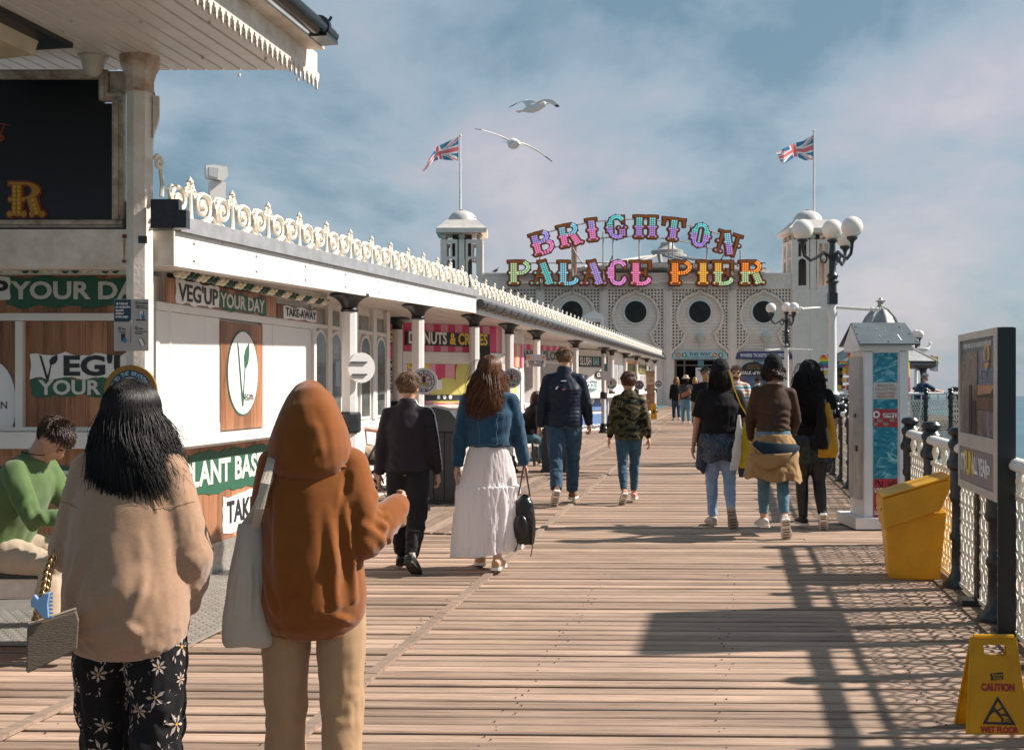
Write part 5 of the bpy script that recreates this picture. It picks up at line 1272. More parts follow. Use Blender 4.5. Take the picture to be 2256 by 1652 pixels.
# railing along the right-hand side
RT = 1.61
def panel_mesh(L=1.08, H=.70):
 """cast iron panel of overlapping rings and crescents"""
 mb = MB(); nx = 9; nz = 6; dx = L/nx; dz = H/nz
 for j in range(nz+1):
  for i in range(nx+(0 if j % 2 else 1)):
   x = -L/2+(i+(.5 if j % 2 else 0))*dx; z = .10+j*dz
   r = dx*.40
   n = 10
   mb.tube([(x+r*math.cos(2*PI*k/n), 0, z+r*1.05*math.sin(2*PI*k/n)) for k in range(n)], [(.0075, .011)]*n, 4, side=(0, 1, 0), closed=True)
   mb.box((x, 0, z+dz*.5), (.011, .012, dz*.34))
 mb.bx(-L/2, L/2, -.016, .016, .035, .062); mb.bx(-L/2, L/2, -.014, .014, .10+H+.02, .10+H+.05)
 for i in range(12): mb.box((-L/2+(i+.5)*L/12, 0, .075), (.014, .014, .05))
 me = mb.mesh('lattice_panel'); me.materials.append(cream); return me
def panel_far(L=1.08, H=.70):
 mb = MB(); nx = 8; nz = 5
 for j in range(nz):
  for i in range(nx):
   x = -L/2+(i+.5)*L/nx; z = .12+(j+.5)*H/nz; r = .055; n = 7
   mb.tube([(x+r*math.cos(2*PI*k/n), 0, z+r*math.sin(2*PI*k/n)) for k in range(n)], .016, 3, closed=True)
 mb.bx(-L/2, L/2, -.016, .016, .05, .08); mb.bx(-L/2, L/2, -.014, .014, .82, .85)
 me = mb.mesh('lattice_panel'); me.materials.append(cream); return me
PN, PF = panel_mesh(), panel_far()
def post_mesh():
 mb = MB(); mb.lathe([(.115, .0), (.115, .035), (.09, .05), (.075, .075), (.065, .10), (.055, .12), (.05, .34), (.065, .36), (.065, .39), (.05, .41), (.048, .62), (.064, .64), (.07, .67), (.062, .70), (.062, .86), (.085, .88), (.088, .92), (.07, .95), (.062, 1.0), (.075, 1.03), (.08, 1.06), (.062, 1.085), (.05, 1.10), (.078, 1.125), (.08, 1.145), (.06, 1.17), (.0, 1.18)], n=14)
 me = mb.mesh('post'); me.materials.append(black); me.polygons.foreach_set('use_smooth', [True]*len(me.polygons)); autosmooth(me); return me
PO = post_mesh()
def bal_mesh():
 mb = MB(); mb.lathe([(.022, .84), (.022, .86), (.012, .87), (.02, .90), (.028, .93), (.02, .965), (.012, .975), (.022, .985), (.022, .995)], n=8)
 me = mb.mesh('baluster'); me.materials.append(cream); return me
BA = bal_mesh()
def hand_mesh(L):
 mb = MB(); pr = [(-.045, .0), (-.05, .022), (-.038, .048), (-.016, .06), (.016, .06), (.038, .048), (.05, .022), (.045, .0), (.024, -.012), (-.024, -.012)]
 mb.rings([[Vector((x, a, b)) for a, b in pr] for x in (-L/2, L/2)]); me = mb.mesh('handrail'); me.materials.append(white); me.polygons.foreach_set('use_smooth', [True]*len(me.polygons)); autosmooth(me); return me
HM = hand_mesh(1.07)
def railing(label, pts, ang, near, z=0, ends=True):
 t = thing('railing', label, 'railing', pts[0]+Vector((0, 0, z)), ang, 'black and cream iron railings of the pier')
 for i, p in enumerate(pts):
  d = (p-pts[0]); x = d.length
  o = bpy.data.objects.new('post', PO); C.objects.link(o); o.parent = t; o.location = (x, 0, 0)
  if i < len(pts)-1:
   L = (pts[i+1]-p).length; sc = (L-.10)/1.08
   o = bpy.data.objects.new('lattice_panel', PN if near else PF); C.objects.link(o); o.parent = t; o.location = (x+L/2, 0, 0); o.scale = (sc, 1, 1)
   o = bpy.data.objects.new('handrail', HM); C.objects.link(o); o.parent = t; o.location = (x+L/2, 0, 1.0); o.scale = ((L-.115)/1.07, 1, 1)
   for k in range(3):
    o = bpy.data.objects.new('baluster', BA); C.objects.link(o); o.parent = t; o.location = (x+L*(k+.5)/3, 0, 0)
 return t
ss = [2.9, 4.05, 5.2, 6.35, 7.55, 8.75, 9.95, 11.1]
railing('near iron railing with cream lattice beside the wet floor sign and yellow bin', [ST(s, RT) for s in ss], AROT, True)
ss = [13.0, 14.2, 15.4, 16.6, 17.8, 19.0]
railing('iron railing with black posts between the medallion stand and the lamp post', [ST(s, RT) for s in ss], AROT, True)
mb = MB(); aslab(mb, RT-.13, RT+.25, 2.0, 34, -.02, .012); obj('edge_board', mb, wood('edge_wood', (.22, .16, .11), (.15, .105, .07), (.06, .045, .03), grain=(8, 1, 8)), kind='structure')
mb = MB(); aslab(mb, RT+.25, RT+.32, 2.0, 34, -.5, .008); obj('edge_beam', mb, black, kind='structure')
PLT = [(9.0, 31.0), (12.75, 31.0), (17.5, 46.0), (17.5, 52.0), (12.0, 52.0)]
mb = MB(); mb.add([(x, y, z) for z in (-.35, .16) for x, y in PLT], [(4, 3, 2, 1, 0), (5, 6, 7, 8, 9)]+[(i, (i+1) % 5, 5+(i+1) % 5, 5+i) for i in range(5)])
obj('platform', mb, MATS['edge_wood'], kind='structure')
mb = MB(); mb.bx(9.0, 12.76, 30.92, 30.995, -.36, .17); obj('platform_edge', mb, oldwhite, kind='structure')
a = Vector((8.6, 31.2, 0)); railing('far iron railing of the side platform where the old man leans', [a+Vector((i*.685, 0, 0)) for i in range(7)], 0, False, .165)
railing('side platform railing running away beside the dome roofed kiosk', [Vector((12.72, 31.3, 0))+Vector((.3, .95, 0)).normalized()*i*1.2 for i in range(8)], math.atan2(.95, .3), False, .165)
railing('railing from lamp post to platform in front of the souvenir kiosk', [Vector((7.0, 23.8, 0))+Vector((.0, 0, 0))+AX*i*1.25 for i in range(6)], AROT, False)
# lamp posts with four opal globes
globe_m = mat('opal_globe', (.86, .76, .68), .25, sss=0)
def lamp(px, pyb, Y, zglobe, rg, label, arms=(200, -20, 75, 290), h0=0.0, detail=True):
 x = (px-CX)/F*Y; t = thing('street_lamp', label, 'lamp post', (x, Y, 0), 0, 'globe lamp posts on the pier')
 zt = zglobe[0]-rg
 mb = MB(); mb.lathe([(.12, 1.30), (.075, 1.36), (.068, 1.9), (.062, 2.60), (.08, 2.62), (.08, 2.68), (.06, 2.72), (.056, zt-1.06)], n=16); obj('pole', mb, whitebr, t, smooth=2)
 mb = MB(); mb.lathe([(.2, .24), (.18, .30), (.13, .36), (.115, .60), (.14, .66), (.14, .72), (.105, .78), (.1, 1.12), (.13, 1.18), (.14, 1.26), (.1, 1.32)], n=14); mb.box((0, 0, .12), (.42, .42, .24)); obj('base', mb, black, t, smooth=2)
 mb = MB(); mb.box((0, 0, zt-.98), (.14, .14, .19)); mb.lathe([(.07, zt-.9), (.07, zt-.74), (.11, zt-.70), (.07, zt-.66), (.10, zt-.60), (.06, zt-.55), (.06, zt-.34), (.085, zt-.28), (.055, zt-.2), (.05, zt-.06), (.09, zt-.02), (.09, zt)], n=12); obj('stem', mb, black, t, smooth=2)
 mb = MB(); mb.ball((0, 0, zglobe[0]), rg, 24, 16); obj('globe', mb, globe_m, t, smooth=True)
 for i, a in enumerate(arms):
  a = R(a); d = Vector((math.cos(a), math.sin(a), 0)); L = .70
  mb = MB(); zb = zt-.28
  pts = [d*.05+Vector((0, 0, zb)), d*.2+Vector((0, 0, zb+.06)), d*.36+Vector((0, 0, zb-.03)), d*.52+Vector((0, 0, zb-.09)), d*.66+Vector((0, 0, zb-.02)), d*L+Vector((0, 0, zb+.10)), d*L+Vector((0, 0, zb+.18))]
  mb.tube(pts, .028, 6)
  mb.tube([d*(.21+.075*math.cos(q_))+Vector((0, 0, zb-.04+.075*math.sin(q_))) for q_ in [2*PI*k/10 for k in range(10)]], .015, 5, closed=True)
  mb.lathe([(.03, zb+.14), (.05, zb+.18), (.09, zb+.215), (.09, zb+.24)], c=(d.x*L, d.y*L, 0), n=10)
  ar = obj('arm', mb, black, t, smooth=2)
  mb = MB(); mb.ball((d.x*L, d.y*L, zb+.235+rg*.96), rg, 24, 16); obj('globe', mb, globe_m, ar, smooth=True)
 zc2 = zt-1.12
 for sgn in (-1, 1):
  d = Vector((sgn*.97, .10*sgn-.28, 0)).normalized(); mb = MB(); L = .62
  e = Vector((0, 0, zc2-.05))+d*L
  mb.tube([Vector((0, 0, zc2)), e], .026, 8)
  for k in range(5): p = e+d*(.02+.032*k); mb.ball(p+Vector((0, 0, .012*(-1)**k)), (.045-.008*k, .045-.008*k, .03), 7, 5)
  obj('ladder_bar', mb, whitebr, t, smooth=2)
 return t
lamp(1834, 1040, 19.0, (EYE+(842-506)/F*19,), .172, 'tall white lamp post with four opal globes at the railing corner', arms=(212, -80, 57))
lamp(1733, 900, 35.0, (EYE+(842-677)/F*35,), .155, 'smaller lamp post with globes in front of the pavilion right bay', arms=(215, -86, 60))
lamp(2018, 900, 46.0, (EYE+(842-735)/F*46,), .16, 'distant lamp post with twin globes behind the medallion stand roof', arms=(-98, 82))
# medallion stand
Yk = 11.6; kx = P(1952, 1165, Yk); u = Yk/F
md = thing('medallion_stand', 'white wooden stand with blue wave panel and grey pitched roof', 'vending stand', (kx.x, Yk, 0))
def kz(py): return EYE+(CY-py)*u
def kxx(px): return (px-1952)*u
wst = mat('stand_white', (.80, .77, .75), .45, var=.08, vscale=4)
mb = MB(); mb.bx(kxx(1903), kxx(2000), .0, .46, .12, kz(762)); obj('cabinet', mb, wst, md)
mb = MB(); mb.bx(kxx(1879), kxx(2012), -.10, .58, .015, .125); obj('plinth', mb, wst, md);
mb = MB(); mb.bx(kxx(1884), kxx(2007), -.07, .55, 0, .015); obj('skid', mb, black, md)
for a, b in ((1903, 1920), (1981, 2000)): mb = MB(); mb.bx(kxx(a), kxx(b), -.022, -.0005, .126, kz(775)); obj('stile', mb, wst, md)
mb = MB(); mb.bx(kxx(1920)+.001, kxx(1981)-.001, -.02, -.0005, kz(777), kz(762)); mb.bx(kxx(1920)+.001, kxx(1981)-.001, -.02, -.0005, .126, kz(1142)); obj('rail', mb, wst, md, kind='stuff')
mb = MB(); mb.bx(kxx(1891), kxx(2008), -.06, .50, kz(773), kz(760)); obj('cornice', mb, wst, md)
waves = bpy.data.materials.new('wave_print'); waves.use_nodes = True; t_ = waves.node_tree; p_ = t_.nodes['Principled BSDF']; p_.inputs['Roughness'].default_value = .45
tn = t_.nodes.new('ShaderNodeTexCoord'); mp = t_.nodes.new('ShaderNodeMapping'); mp.inputs['Scale'].default_value = (5, 1, 10); mp.inputs['Rotation'].default_value = (0, R(-18), 0); t_.links.new(tn.outputs['Object'], mp.inputs[0])
nn_ = t_.nodes.new('ShaderNodeTexNoise'); nn_.inputs['Scale'].default_value = 1.3; nn_.inputs['Detail'].default_value = 8; nn_.inputs['Roughness'].default_value = .72; nn_.inputs['Distortion'].default_value = 1.6; t_.links.new(mp.outputs[0], nn_.inputs['Vector'])
rp_ = t_.nodes.new('ShaderNodeValToRGB'); t_.links.new(nn_.outputs[0], rp_.inputs[0]); e_ = rp_.color_ramp.elements
e_[0].position = .33; e_[0].color = (.006, .10, .16, 1); e_[1].position = .70; e_[1].color = (.45, .68, .72, 1); x_ = e_.new(.52); x_.color = (.012, .24, .34, 1)
t_.links.new(rp_.outputs[0], p_.inputs['Base Color'])
def band(p0, p1, m_, name): mb = MB(); mb.bx(kxx(1924), kxx(1977), -.006, -.0005, kz(p1)+.001, kz(p0)-.001); return obj(name, mb, m_, md)
band(777, 842, waves, 'wave_panel'); sgn_ = band(842, 879, mat('board_print', (.62, .61, .60), .5, var=.2, stretch=(1, 1, 8)), 'name_panel'); band(879, 901, waves, 'wave_panel')
redp = mat('red_print', (.42, .03, .04), .5); r1 = band(901, 941, redp, 'red_panel'); band(941, 1054, waves, 'wave_panel'); r2 = band(1054, 1142, redp, 'red_panel')
cop = mat('copper_print', (.55, .27, .12), .5)
kc = kxx(1950.5)
text('BRIGHTON', .04, cop, sgn_, kc, kz(850), -.009, bold=.0, fit=.17); text('PALACE PIER', .04, cop, sgn_, kc, kz(858), -.009, bold=.0, fit=.215)
text('COLLECTIBLE', .036, mat('orange_letter', (.60, .22, .05), .5), sgn_, kc, kz(866.5), -.009, bold=.0, fit=.19); text('MEDALLIONS', .036, MATS['orange_letter'], sgn_, kc, kz(874), -.009, bold=.0, fit=.18)
text('...into one of these.', .032, wprint, r1, kc+.04, kz(911), -.009, bold=.02, fit=.15); text('Collect all 4!', .042, wprint, r1, kc+.045, kz(917), -.009, bold=.04, fit=.14)
mb = MB(); mb.tube([(kxx(1930)+.028*math.cos(a), -.009, kz(913)+.028*math.sin(a)) for a in [2*PI*k/16 for k in range(16)]], .010, 5, closed=True); obj('wheel_print', mb, wprint, r1)
for px, py in ((1938, 926), (1965, 925), (1951, 934), (1927, 934)): mb = MB(); mb.tube([(kxx(px), -.010, kz(py)), (kxx(px), -.0065, kz(py))], [(.030, .02)]*2, 14); obj('coin_print', mb, mat('coin_print', (.45, .32, .22), .4, var=.6, vscale=60), r1)
for i, s_ in enumerate(('LOOK FOR', 'OTHER', 'DESIGNS', 'AT EACH', 'LOCATION')): text(s_, .062, wprint, r2, kxx(1926) if i in (0, 4) else kxx(1930), kz(1080+i*12.2), -.009, bold=.035, xs=.62, align='LEFT')
mb = MB()
for sx in (-1, 1):
 mb.tube([(kc+sx*.10, -.010, kz(1056)), (kc+sx*.06, -.010, kz(1066)), (kc+sx*.03, -.010, kz(1070)), (kc+sx*.035, -.010, kz(1060))], .004, 4)
 mb.tube([(kc+sx*.11, -.011, kz(1066)), (kc+sx*.07, -.011, kz(1060)), (kc+sx*.05, -.011, kz(1073))], .004, 4)
obj('scroll_print', mb, ink, r2, kind='stuff')
slr = mat('stand_roof', (.115, .14, .155), .45, var=.25, vscale=6)
mb = MB(); za, zb = kz(761), kz(716); mb.add([(kxx(1884), -.14, za), (kxx(2017), -.14, za), (kxx(2010), .22, zb+.02), (kxx(1889), .22, zb+.02), (kxx(1884), -.14, za+.015), (kxx(2017), -.14, za+.015), (kxx(2010), .22, zb+.035), (kxx(1889), .22, zb+.035)], [(3, 2, 1, 0), (4, 5, 6, 7), (0, 1, 5, 4), (1, 2, 6, 5), (2, 3, 7, 6), (3, 0, 4, 7)]); obj('roof_slope', mb, slr, md)
mb = MB(); mb.add([(kxx(1884), .58, za), (kxx(2017), .58, za), (kxx(2010), .225, zb+.02), (kxx(1889), .225, zb+.02), (kxx(1884), .58, za+.015), (kxx(2017), .58, za+.015), (kxx(2010), .225, zb+.035), (kxx(1889), .225, zb+.035)], [(0, 1, 2, 3), (7, 6, 5, 4), (4, 5, 1, 0), (5, 6, 2, 1), (6, 7, 3, 2), (7, 4, 0, 3)]); obj('roof_slope', mb, slr, md)
for px, y0 in ((1889, 0), (2004, 0)):
 mb = MB(); x0 = kxx(px); mb.add([(x0, -.07, kz(764)), (x0, .51, kz(764)), (x0, .22, zb+.015), (x0+.03, -.07, kz(764)), (x0+.03, .51, kz(764)), (x0+.03, .22, zb+.015)], [(0, 1, 2), (5, 4, 3), (0, 3, 4, 1), (1, 4, 5, 2), (2, 5, 3, 0)]); obj('gable', mb, wst, md)
mb = MB()
for px, py in ((1895, 726), (1992, 726), (1890, 741), (2005, 741), (1886, 757), (2012, 757), (1950, 757)):
 f_ = (761-py)/45; mb.ball((kxx(px), -.14+.36*f_, za+(zb-za+.02)*f_+.016), .008, 6, 4)
obj('screw', mb, black, md, kind='stuff')
mb = MB()
r = random.Random(4)
for i in range(9):
 f_ = .25+.5*r.random(); mb.ball((kxx(1948+r.uniform(-14, 14)), -.14+.36*f_, za+(zb-za+.02)*f_+.0155), (.012*r.uniform(.4, 1), .012, .003), 6, 4)
mb.box((kxx(1979), -.14+.36*.28, za+(zb-za+.02)*.28+.0165), (.012, .13, .003), rx=math.atan2(zb-za, .36))
obj('dropping', mb, wprint, md, kind='stuff')
mb = MB(); mb.bx(kxx(1903)-.035, kxx(1903)-.001, .04, .40, .3, kz(785)); obj('side_panel', mb, mat('side_grey', (.50, .48, .46), .5, var=.3), md)
mb = MB(); mb.bx(kxx(1903)-.05, kxx(1903)-.036, .15, .22, kz(920), kz(913)); mb.bx(kxx(1903)-.05, kxx(1903)-.036, .1, .16, kz(995), kz(983)); obj('latch', mb, black, md, kind='stuff')
ch = thing('brass_chain', 'short brass chain hanging between the white stand and the railing', 'chain', (kxx(1998)+kx.x, Yk-.04, kz(944)))
gold = mat('brass', (.62, .42, .16), .3, metal=.9)
lk = MB(); lk.tube([(.011*math.cos(2*PI*k/8), 0, .018*math.sin(2*PI*k/8)) for k in range(8)], .0045, 5, closed=True); lkm = lk.mesh('chain_link'); lkm.materials.append(gold)
for i in range(15):
 f_ = i/14; o = bpy.data.objects.new('chain_link', lkm); C.objects.link(o); o.parent = ch; o.location = (f_*.16, .02, -.28*f_*(1.0)-.05*math.sin(f_*PI)); o.rotation_euler = (R(90)*(i % 2), R(-30), R(30))
mb = MB(); mb.box((0, .025, 0), (.05, .02, .06)); obj('eye_plate', mb, wst, ch)
# yellow grit bin
Yb = 8.6; gb = thing('grit_bin', 'yellow plastic grit bin with sloping hinged lid by the railing', 'bin', (P(2017, 1275, Yb).x, Yb, 0), R(-13))
yb = mat('yellow_plastic', (.90, .50, .03), .42, var=.2, col2=(.66, .37, .03), vscale=6, coat=.1, bump=.05, bscale=15)
ub = Yb/F
def translucent(m_, col, f):
 t = m_.node_tree; p = t.nodes['Principled BSDF']; tr = t.nodes.new('ShaderNodeBsdfTranslucent'); tr.inputs[0].default_value = (*col, 1); mx = t.nodes.new('ShaderNodeMixShader'); mx.inputs[0].default_value = f
 t.links.new(p.outputs[0], mx.inputs[1]); t.links.new(tr.outputs[0], mx.inputs[2]); t.links.new(mx.outputs[0], t.nodes['Material Output'].inputs[0])
translucent(yb, (.95, .56, .04), .25)
def bzz(py): return (1275-py)*ub
def bxx(px): return (px-2017)*ub
def taper(mb, poly, y0, y1, ins):
 n = len(poly); zs_ = [z for _, z in poly]; zm = max(zs_)
 A = [(x, y0+ins*(1-z/zm), z) for x, z in poly]; B = [(x, y1-ins*(1-z/zm), z) for x, z in poly]
 mb.rings([A, B])
mb = MB(); taper(mb, [(bxx(1963), 0), (bxx(2070), 0), (bxx(2083), bzz(1120)), (bxx(1953), bzz(1150))], -.0, .40, .04); body = obj('body', mb, yb, gb)
mb = MB();
mb.rings([[(bxx(1951), y, bzz(1163)), (bxx(2068), y, bzz(1118)), (bxx(2086), y, bzz(1075)), (bxx(2095), y, bzz(1060)), (bxx(2088), y, bzz(1048)), (bxx(1946), y, bzz(1096)), (bxx(1944), y, bzz(1106))] for y in (-.04, .44)]); lid = obj('lid', mb, yb, gb)
mb = MB(); mb.add([(bxx(1945), -.045, bzz(1094.5)), (bxx(2089), -.045, bzz(1046.5)), (bxx(2089), .445, bzz(1046.5)), (bxx(1945), .445, bzz(1094.5)), (bxx(1946), -.045, bzz(1089)), (bxx(2090), -.045, bzz(1041)), (bxx(2090), .445, bzz(1041)), (bxx(1946), .445, bzz(1089))], [(3, 2, 1, 0), (4, 5, 6, 7), (0, 1, 5, 4), (1, 2, 6, 5), (2, 3, 7, 6), (3, 0, 4, 7)]); obj('lid_rim', mb, yb, lid)
mb = MB(); mb.cyl((bxx(1950), .0, bzz(1118)), (bxx(1944), .0, bzz(1118)), .012, n=8); obj('hinge_bolt', mb, black, lid)
for o_ in gb.children_recursive:
 b_ = o_.modifiers.new('bevel', 'BEVEL'); b_.width = .014; b_.segments = 3; b_.limit_method = 'ANGLE'; o_.data.polygons.foreach_set('use_smooth', [True]*len(o_.data.polygons)); autosmooth(o_.data)
# advertising board on posts at the railing
BL = 1.17; bd0 = ST(7.02+BL, 1.52); ab = thing('advert_board', 'framed sunset garden poster board on two black posts at the railing', 'sign', bd0, AROT+PI)
z0, z1 = .80, 1.82
mb = MB(); mb.bx(0, BL, .0, .07, z0, z1); obj('case', mb, black, ab)
fr2 = mat('board_frame', (.60, .57, .53), .4, metal=.3, var=.2)
for (a, b, c, d) in ((0, .05, z0, z1), (BL-.10, BL, z0, z1), (.051, BL-.101, z1-.045, z1), (.051, BL-.101, z0, z0+.05), (.051, BL-.101, z0+.275, z0+.365)):
 mb = MB(); mb.bx(a, b, -.02, -.0005, c, d); obj('frame', mb, fr2, ab)
duskb = mat('dusk_blue', (.09, .11, .19), .25, var=.5, vscale=3, col2=(.16, .15, .19))
pa, pz0, pz1 = .052, z0+.366, z1-.046
mb = MB(); mb.bx(pa, BL-.102, -.004, -.0005, pz0, pz1); po = obj('poster', mb, duskb, ab)
def pq(name, x0, x1, z0_, z1_, m_, y=-.0075): mb = MB(); mb.bx(x0, x1, y, y+.003, z0_, z1_); return obj(name, mb, m_, po)
pb = BL-.102; pw = pb-pa; ph = pz1-pz0
pq('header_band', pa+.002, pb-.002, pz1-.075, pz1-.002, mat('band_blue', (.09, .12, .16), .4))
text('A WIDE RANGE LIVE ON THE BRIGHTON PALACE PIER', .045, wprint, po, (pa+pb)/2, pz1-.04, -.012, bold=.0, fit=pw*.82)
pq('terrace_picture', pa+.002, pa+pw*.5, pz0+.002, pz1-.077, mat('terrace_art', (.28, .23, .20), .35, var=1, vscale=5, col2=(.02, .022, .02)))
pq('dark_figure', pa+pw*.25, pa+pw*.34, pz0+.004, pz0+ph*.52, mat('figure_art', (.012, .012, .012), .4), -.0105)
pq('dark_figure', pa+pw*.36, pa+pw*.47, pz0+.004, pz0+ph*.36, MATS['figure_art'], -.0105)
mb = MB(); r = random.Random(9)
for i in range(34): mb.tube([(pa+pw*(.06+.44*r.random()), -.0105, pz1-.09-.16*r.random()**1.5)]*1+[(0, 0, 0)], .004, 5) if False else mb.ball((pa+pw*(.05+.44*r.random()), -.0085, pz1-.09-.17*r.random()), (.006, .002, .010), 6, 4)
obj('fairy_light_print', mb, mat('fairy_print', (.55, .42, .28), .4), po, kind='stuff')
sx = pa+pw*.77; szz = pz0
pq('sunset_sky', pa+pw*.505, pb-.002, szz+ph*.40, szz+ph*.52, mat('sunset_sky_art', (.60, .27, .14), .35, var=.4, vscale=4))
pq('sunset_water', pa+pw*.505, pb-.002, szz+ph*.27, szz+ph*.40-.001, mat('sunset_water_art', (.20, .10, .055), .35, var=.6, vscale=9))
mb = MB(); mb.prism([(pa+pw*.51, szz+ph*.395), (pb-.004, szz+ph*.395), (pb-.004, szz+ph*.49), (pb-.06, szz+ph*.48), (pb-.10, szz+ph*.44), (pa+pw*.62, szz+ph*.42), (pa+pw*.51, szz+ph*.41)], -.0135, -.0106); obj('pier_silhouette', mb, MATS['figure_art'], po)
mb = MB(); mb.prism(circ(sx, szz+ph*.83, .085, 24, rz=.09), -.0105, -.0045); obj('sun_logo', mb, mat('gold_print', (.55, .33, .10), .4), po)
mb = MB(); mb.prism([(sx-.03, szz+ph*.78), (sx+.01, szz+ph*.76), (sx+.03, szz+ph*.82), (sx, szz+ph*.90), (sx-.04, szz+ph*.86)], -.0135, -.0106); mb.bx(sx-.08, sx+.08, -.0138, -.0108, szz+ph*.745, szz+ph*.765); obj('logo_figure', mb, duskb, po, kind='stuff')
text('THE SUNSET GARDEN', .075, mat('pale_blue_letter', (.30, .33, .42), .4), po, sx, szz+ph*.63, -.010, bold=.01, fit=pw*.44)
text('OPEN DAILY ON THE PIER', .03, MATS['pale_blue_letter'], po, sx, szz+ph*.56, -.010, fit=pw*.36)
pq('food_picture', pa+pw*.505, pa+pw*.735, szz+.004, szz+ph*.26, mat('food_art', (.28, .20, .17), .4, var=1, vscale=9, col2=(.05, .04, .04)))
pq('drink_picture', pa+pw*.745, pb-.003, szz+.004, szz+ph*.26, mat('drink_art', (.26, .22, .30), .4, var=1, vscale=9, col2=(.05, .04, .05)))
mb = MB(); mb.bx(pa, pb, -.012, -.0005, z0+.052, z0+.273); lo = obj('banner', mb, mat('banner_art', (.16, .17, .26), .4, var=.6, vscale=5, col2=(.30, .22, .14)), ab)
text("IT'S", .15, wprint, lo, pa+.09, z0+.165, -.015, bold=.03, xs=.7); text('FUN', .20, yel, lo, pa+.27, z0+.165, -.015, bold=.04, xs=.75); text('ALL YEAR', .15, wprint, lo, pa+.60, z0+.165, -.015, bold=.03, xs=.7)
text('ON', .08, wprint, lo, pa+.86, z0+.165, -.015, bold=.03, xs=.7)
worn = mat('worn_black_paint', (.012, .013, .014), .4, var=.0)
for x in (.10, BL-.045):
 mb = MB(); mb.bx(x-.05, x+.05, .0 if x > .5 else .072, .075 if x > .5 else .16, .05, z0-.001 if x > .5 else 1.5); p__ = obj('post', mb, worn, ab); mb = MB(); mb.bx(x-.085, x+.085, -.03, .17, .013, .0495); obj('foot', mb, black, p__)
 mb = MB(); r = random.Random(int(x*10))
 for i in range(26): mb.bx(*(lambda a, b, w, h: (a, a+w, -.0015 if x > .5 else .0705, -.0003 if x > .5 else .0717, b, b+h))(x-.048+r.random()*.085, .08+r.random()*.68, .004+.006*r.random(), .006+.02*r.random()))
 obj('flaked_paint', mb, oldwhite, p__, kind='stuff')
mb = MB(); mb.bx(BL+.001, BL+.010, -.018, .08, z0-.75, z1-.004); obj('end_plate', mb, worn, ab)
# wet floor sign (A-frame)
Yw = 4.93; uw = Yw/F; wf0 = P(2184, 1615, Yw)
ws = thing('wet_floor_sign', 'yellow folding caution wet floor sign standing on the planks', 'wet floor sign', (wf0.x, Yw, 0), R(-3))
wy = mat('sign_yellow', (.78, .46, .008), .35, var=.12, vscale=9, col2=(.62, .34, .01)); translucent(wy, (.9, .55, .01), .35); wk = mat('sign_dark', (.02, .018, .025), .45); wr_ = mat('sign_red', (.36, .015, .03), .45)
def wx(px): return (px-2184)*uw
def wz(py): return (1615-py)*uw
LEAN = math.atan2(.075, .40)
def leaf(name, sgn):
 H = wz(1410); e = bpy.data.objects.new(name, None)
 mb = MB()
 bl, br, tl_, tr_ = wx(2117), wx(2252), wx(2139), wx(2237)
 def ex(z, l): f_ = z/H; return (bl+(tl_-bl)*f_) if l else (br+(tr_-br)*f_)
 hz0, hz1 = wz(1452), wz(1421); hx0, hx1 = wx(2163), wx(2216)
 parts = [[(ex(0, 1), 0), (ex(0, 0), 0), (ex(hz0, 0), hz0), (ex(hz0, 1), hz0)], [(ex(hz0, 1), hz0), (hx0, hz0), (hx0, hz1), (ex(hz1, 1), hz1)], [(hx1, hz0), (ex(hz0, 0), hz0), (ex(hz1, 0), hz1), (hx1, hz1)], [(ex(hz1, 1), hz1), (ex(hz1, 0), hz1), (tr_-.012, H), (tl_+.012, H)]]
 for p in parts: mb.prism(p, -.004, .004)
 for (a, b) in (((bl+.004, 0), (tl_+.004, H)), ((br-.004, 0), (tr_-.004, H))): mb.tube([(a[0], 0, a[1]), (b[0], 0, b[1])], .007, 6)
 mb.tube([(hx0, 0, hz1-.004), (hx0, 0, hz0+.01), (hx0+.012, 0, hz0), (hx1-.012, 0, hz0), (hx1, 0, hz0+.01), (hx1, 0, hz1-.004), (hx0, 0, hz1-.004)], .006, 6)
 o = obj(name, mb, wy, ws); o.location = (0, -.075*sgn, 0); o.rotation_euler = (-LEAN*sgn, 0, 0); return o
L1 = leaf('front_leaf', 1); L2 = leaf('rear_leaf', -1)
mb = MB(); mb.tube([(wx(2146), 0, wz(1412)), (wx(2232), 0, wz(1412))], .011, 8); obj('hinge', mb, wy, ws)
c0 = wx(2190)
text('CAUTION', .042, wr_, L1, c0, wz(1517), -.006, bold=.05, fit=wx(2225)-wx(2153)); text('WET FLOOR', .034, wr_, L1, wx(2187), wz(1606), -.006, bold=.05, fit=wx(2228)-wx(2147))
mb = MB(); mb.prism([(wx(2176), wz(1502)), (wx(2203), wz(1499)), (wx(2203), wz(1484)), (wx(2176), wz(1487))], -.0065, -.0045); lb = obj('maker_label', mb, wk, L1)
text('Robert', .015, wy, lb, wx(2189.5), wz(1490), -.0085, bold=.02, fit=.042); text('Scott', .015, wy, lb, wx(2189.5), wz(1496.5), -.0085, bold=.02, fit=.034)
A_, B_, C_ = (wx(2188), wz(1535)), (wx(2152), wz(1594)), (wx(2223), wz(1595))
mb = MB(); cx_w = (A_[0]+B_[0]+C_[0])/3; cz_w = (A_[1]+B_[1]+C_[1])/3
ins = [(cx_w+(x-cx_w)*.74, cz_w+(z-cz_w)*.74) for x, z in (A_, B_, C_)]
for i in range(3):
 a, b, c, d = (A_, B_, C_)[i], (A_, B_, C_)[(i+1) % 3], ins[(i+1) % 3], ins[i]; mb.prism([a, b, c, d], -.0062-.0003*i, -.0045)
obj('warning_triangle', mb, wk, L1)
mb = MB(); fx0, fz0 = wx(2188), wz(1572); S_ = uw
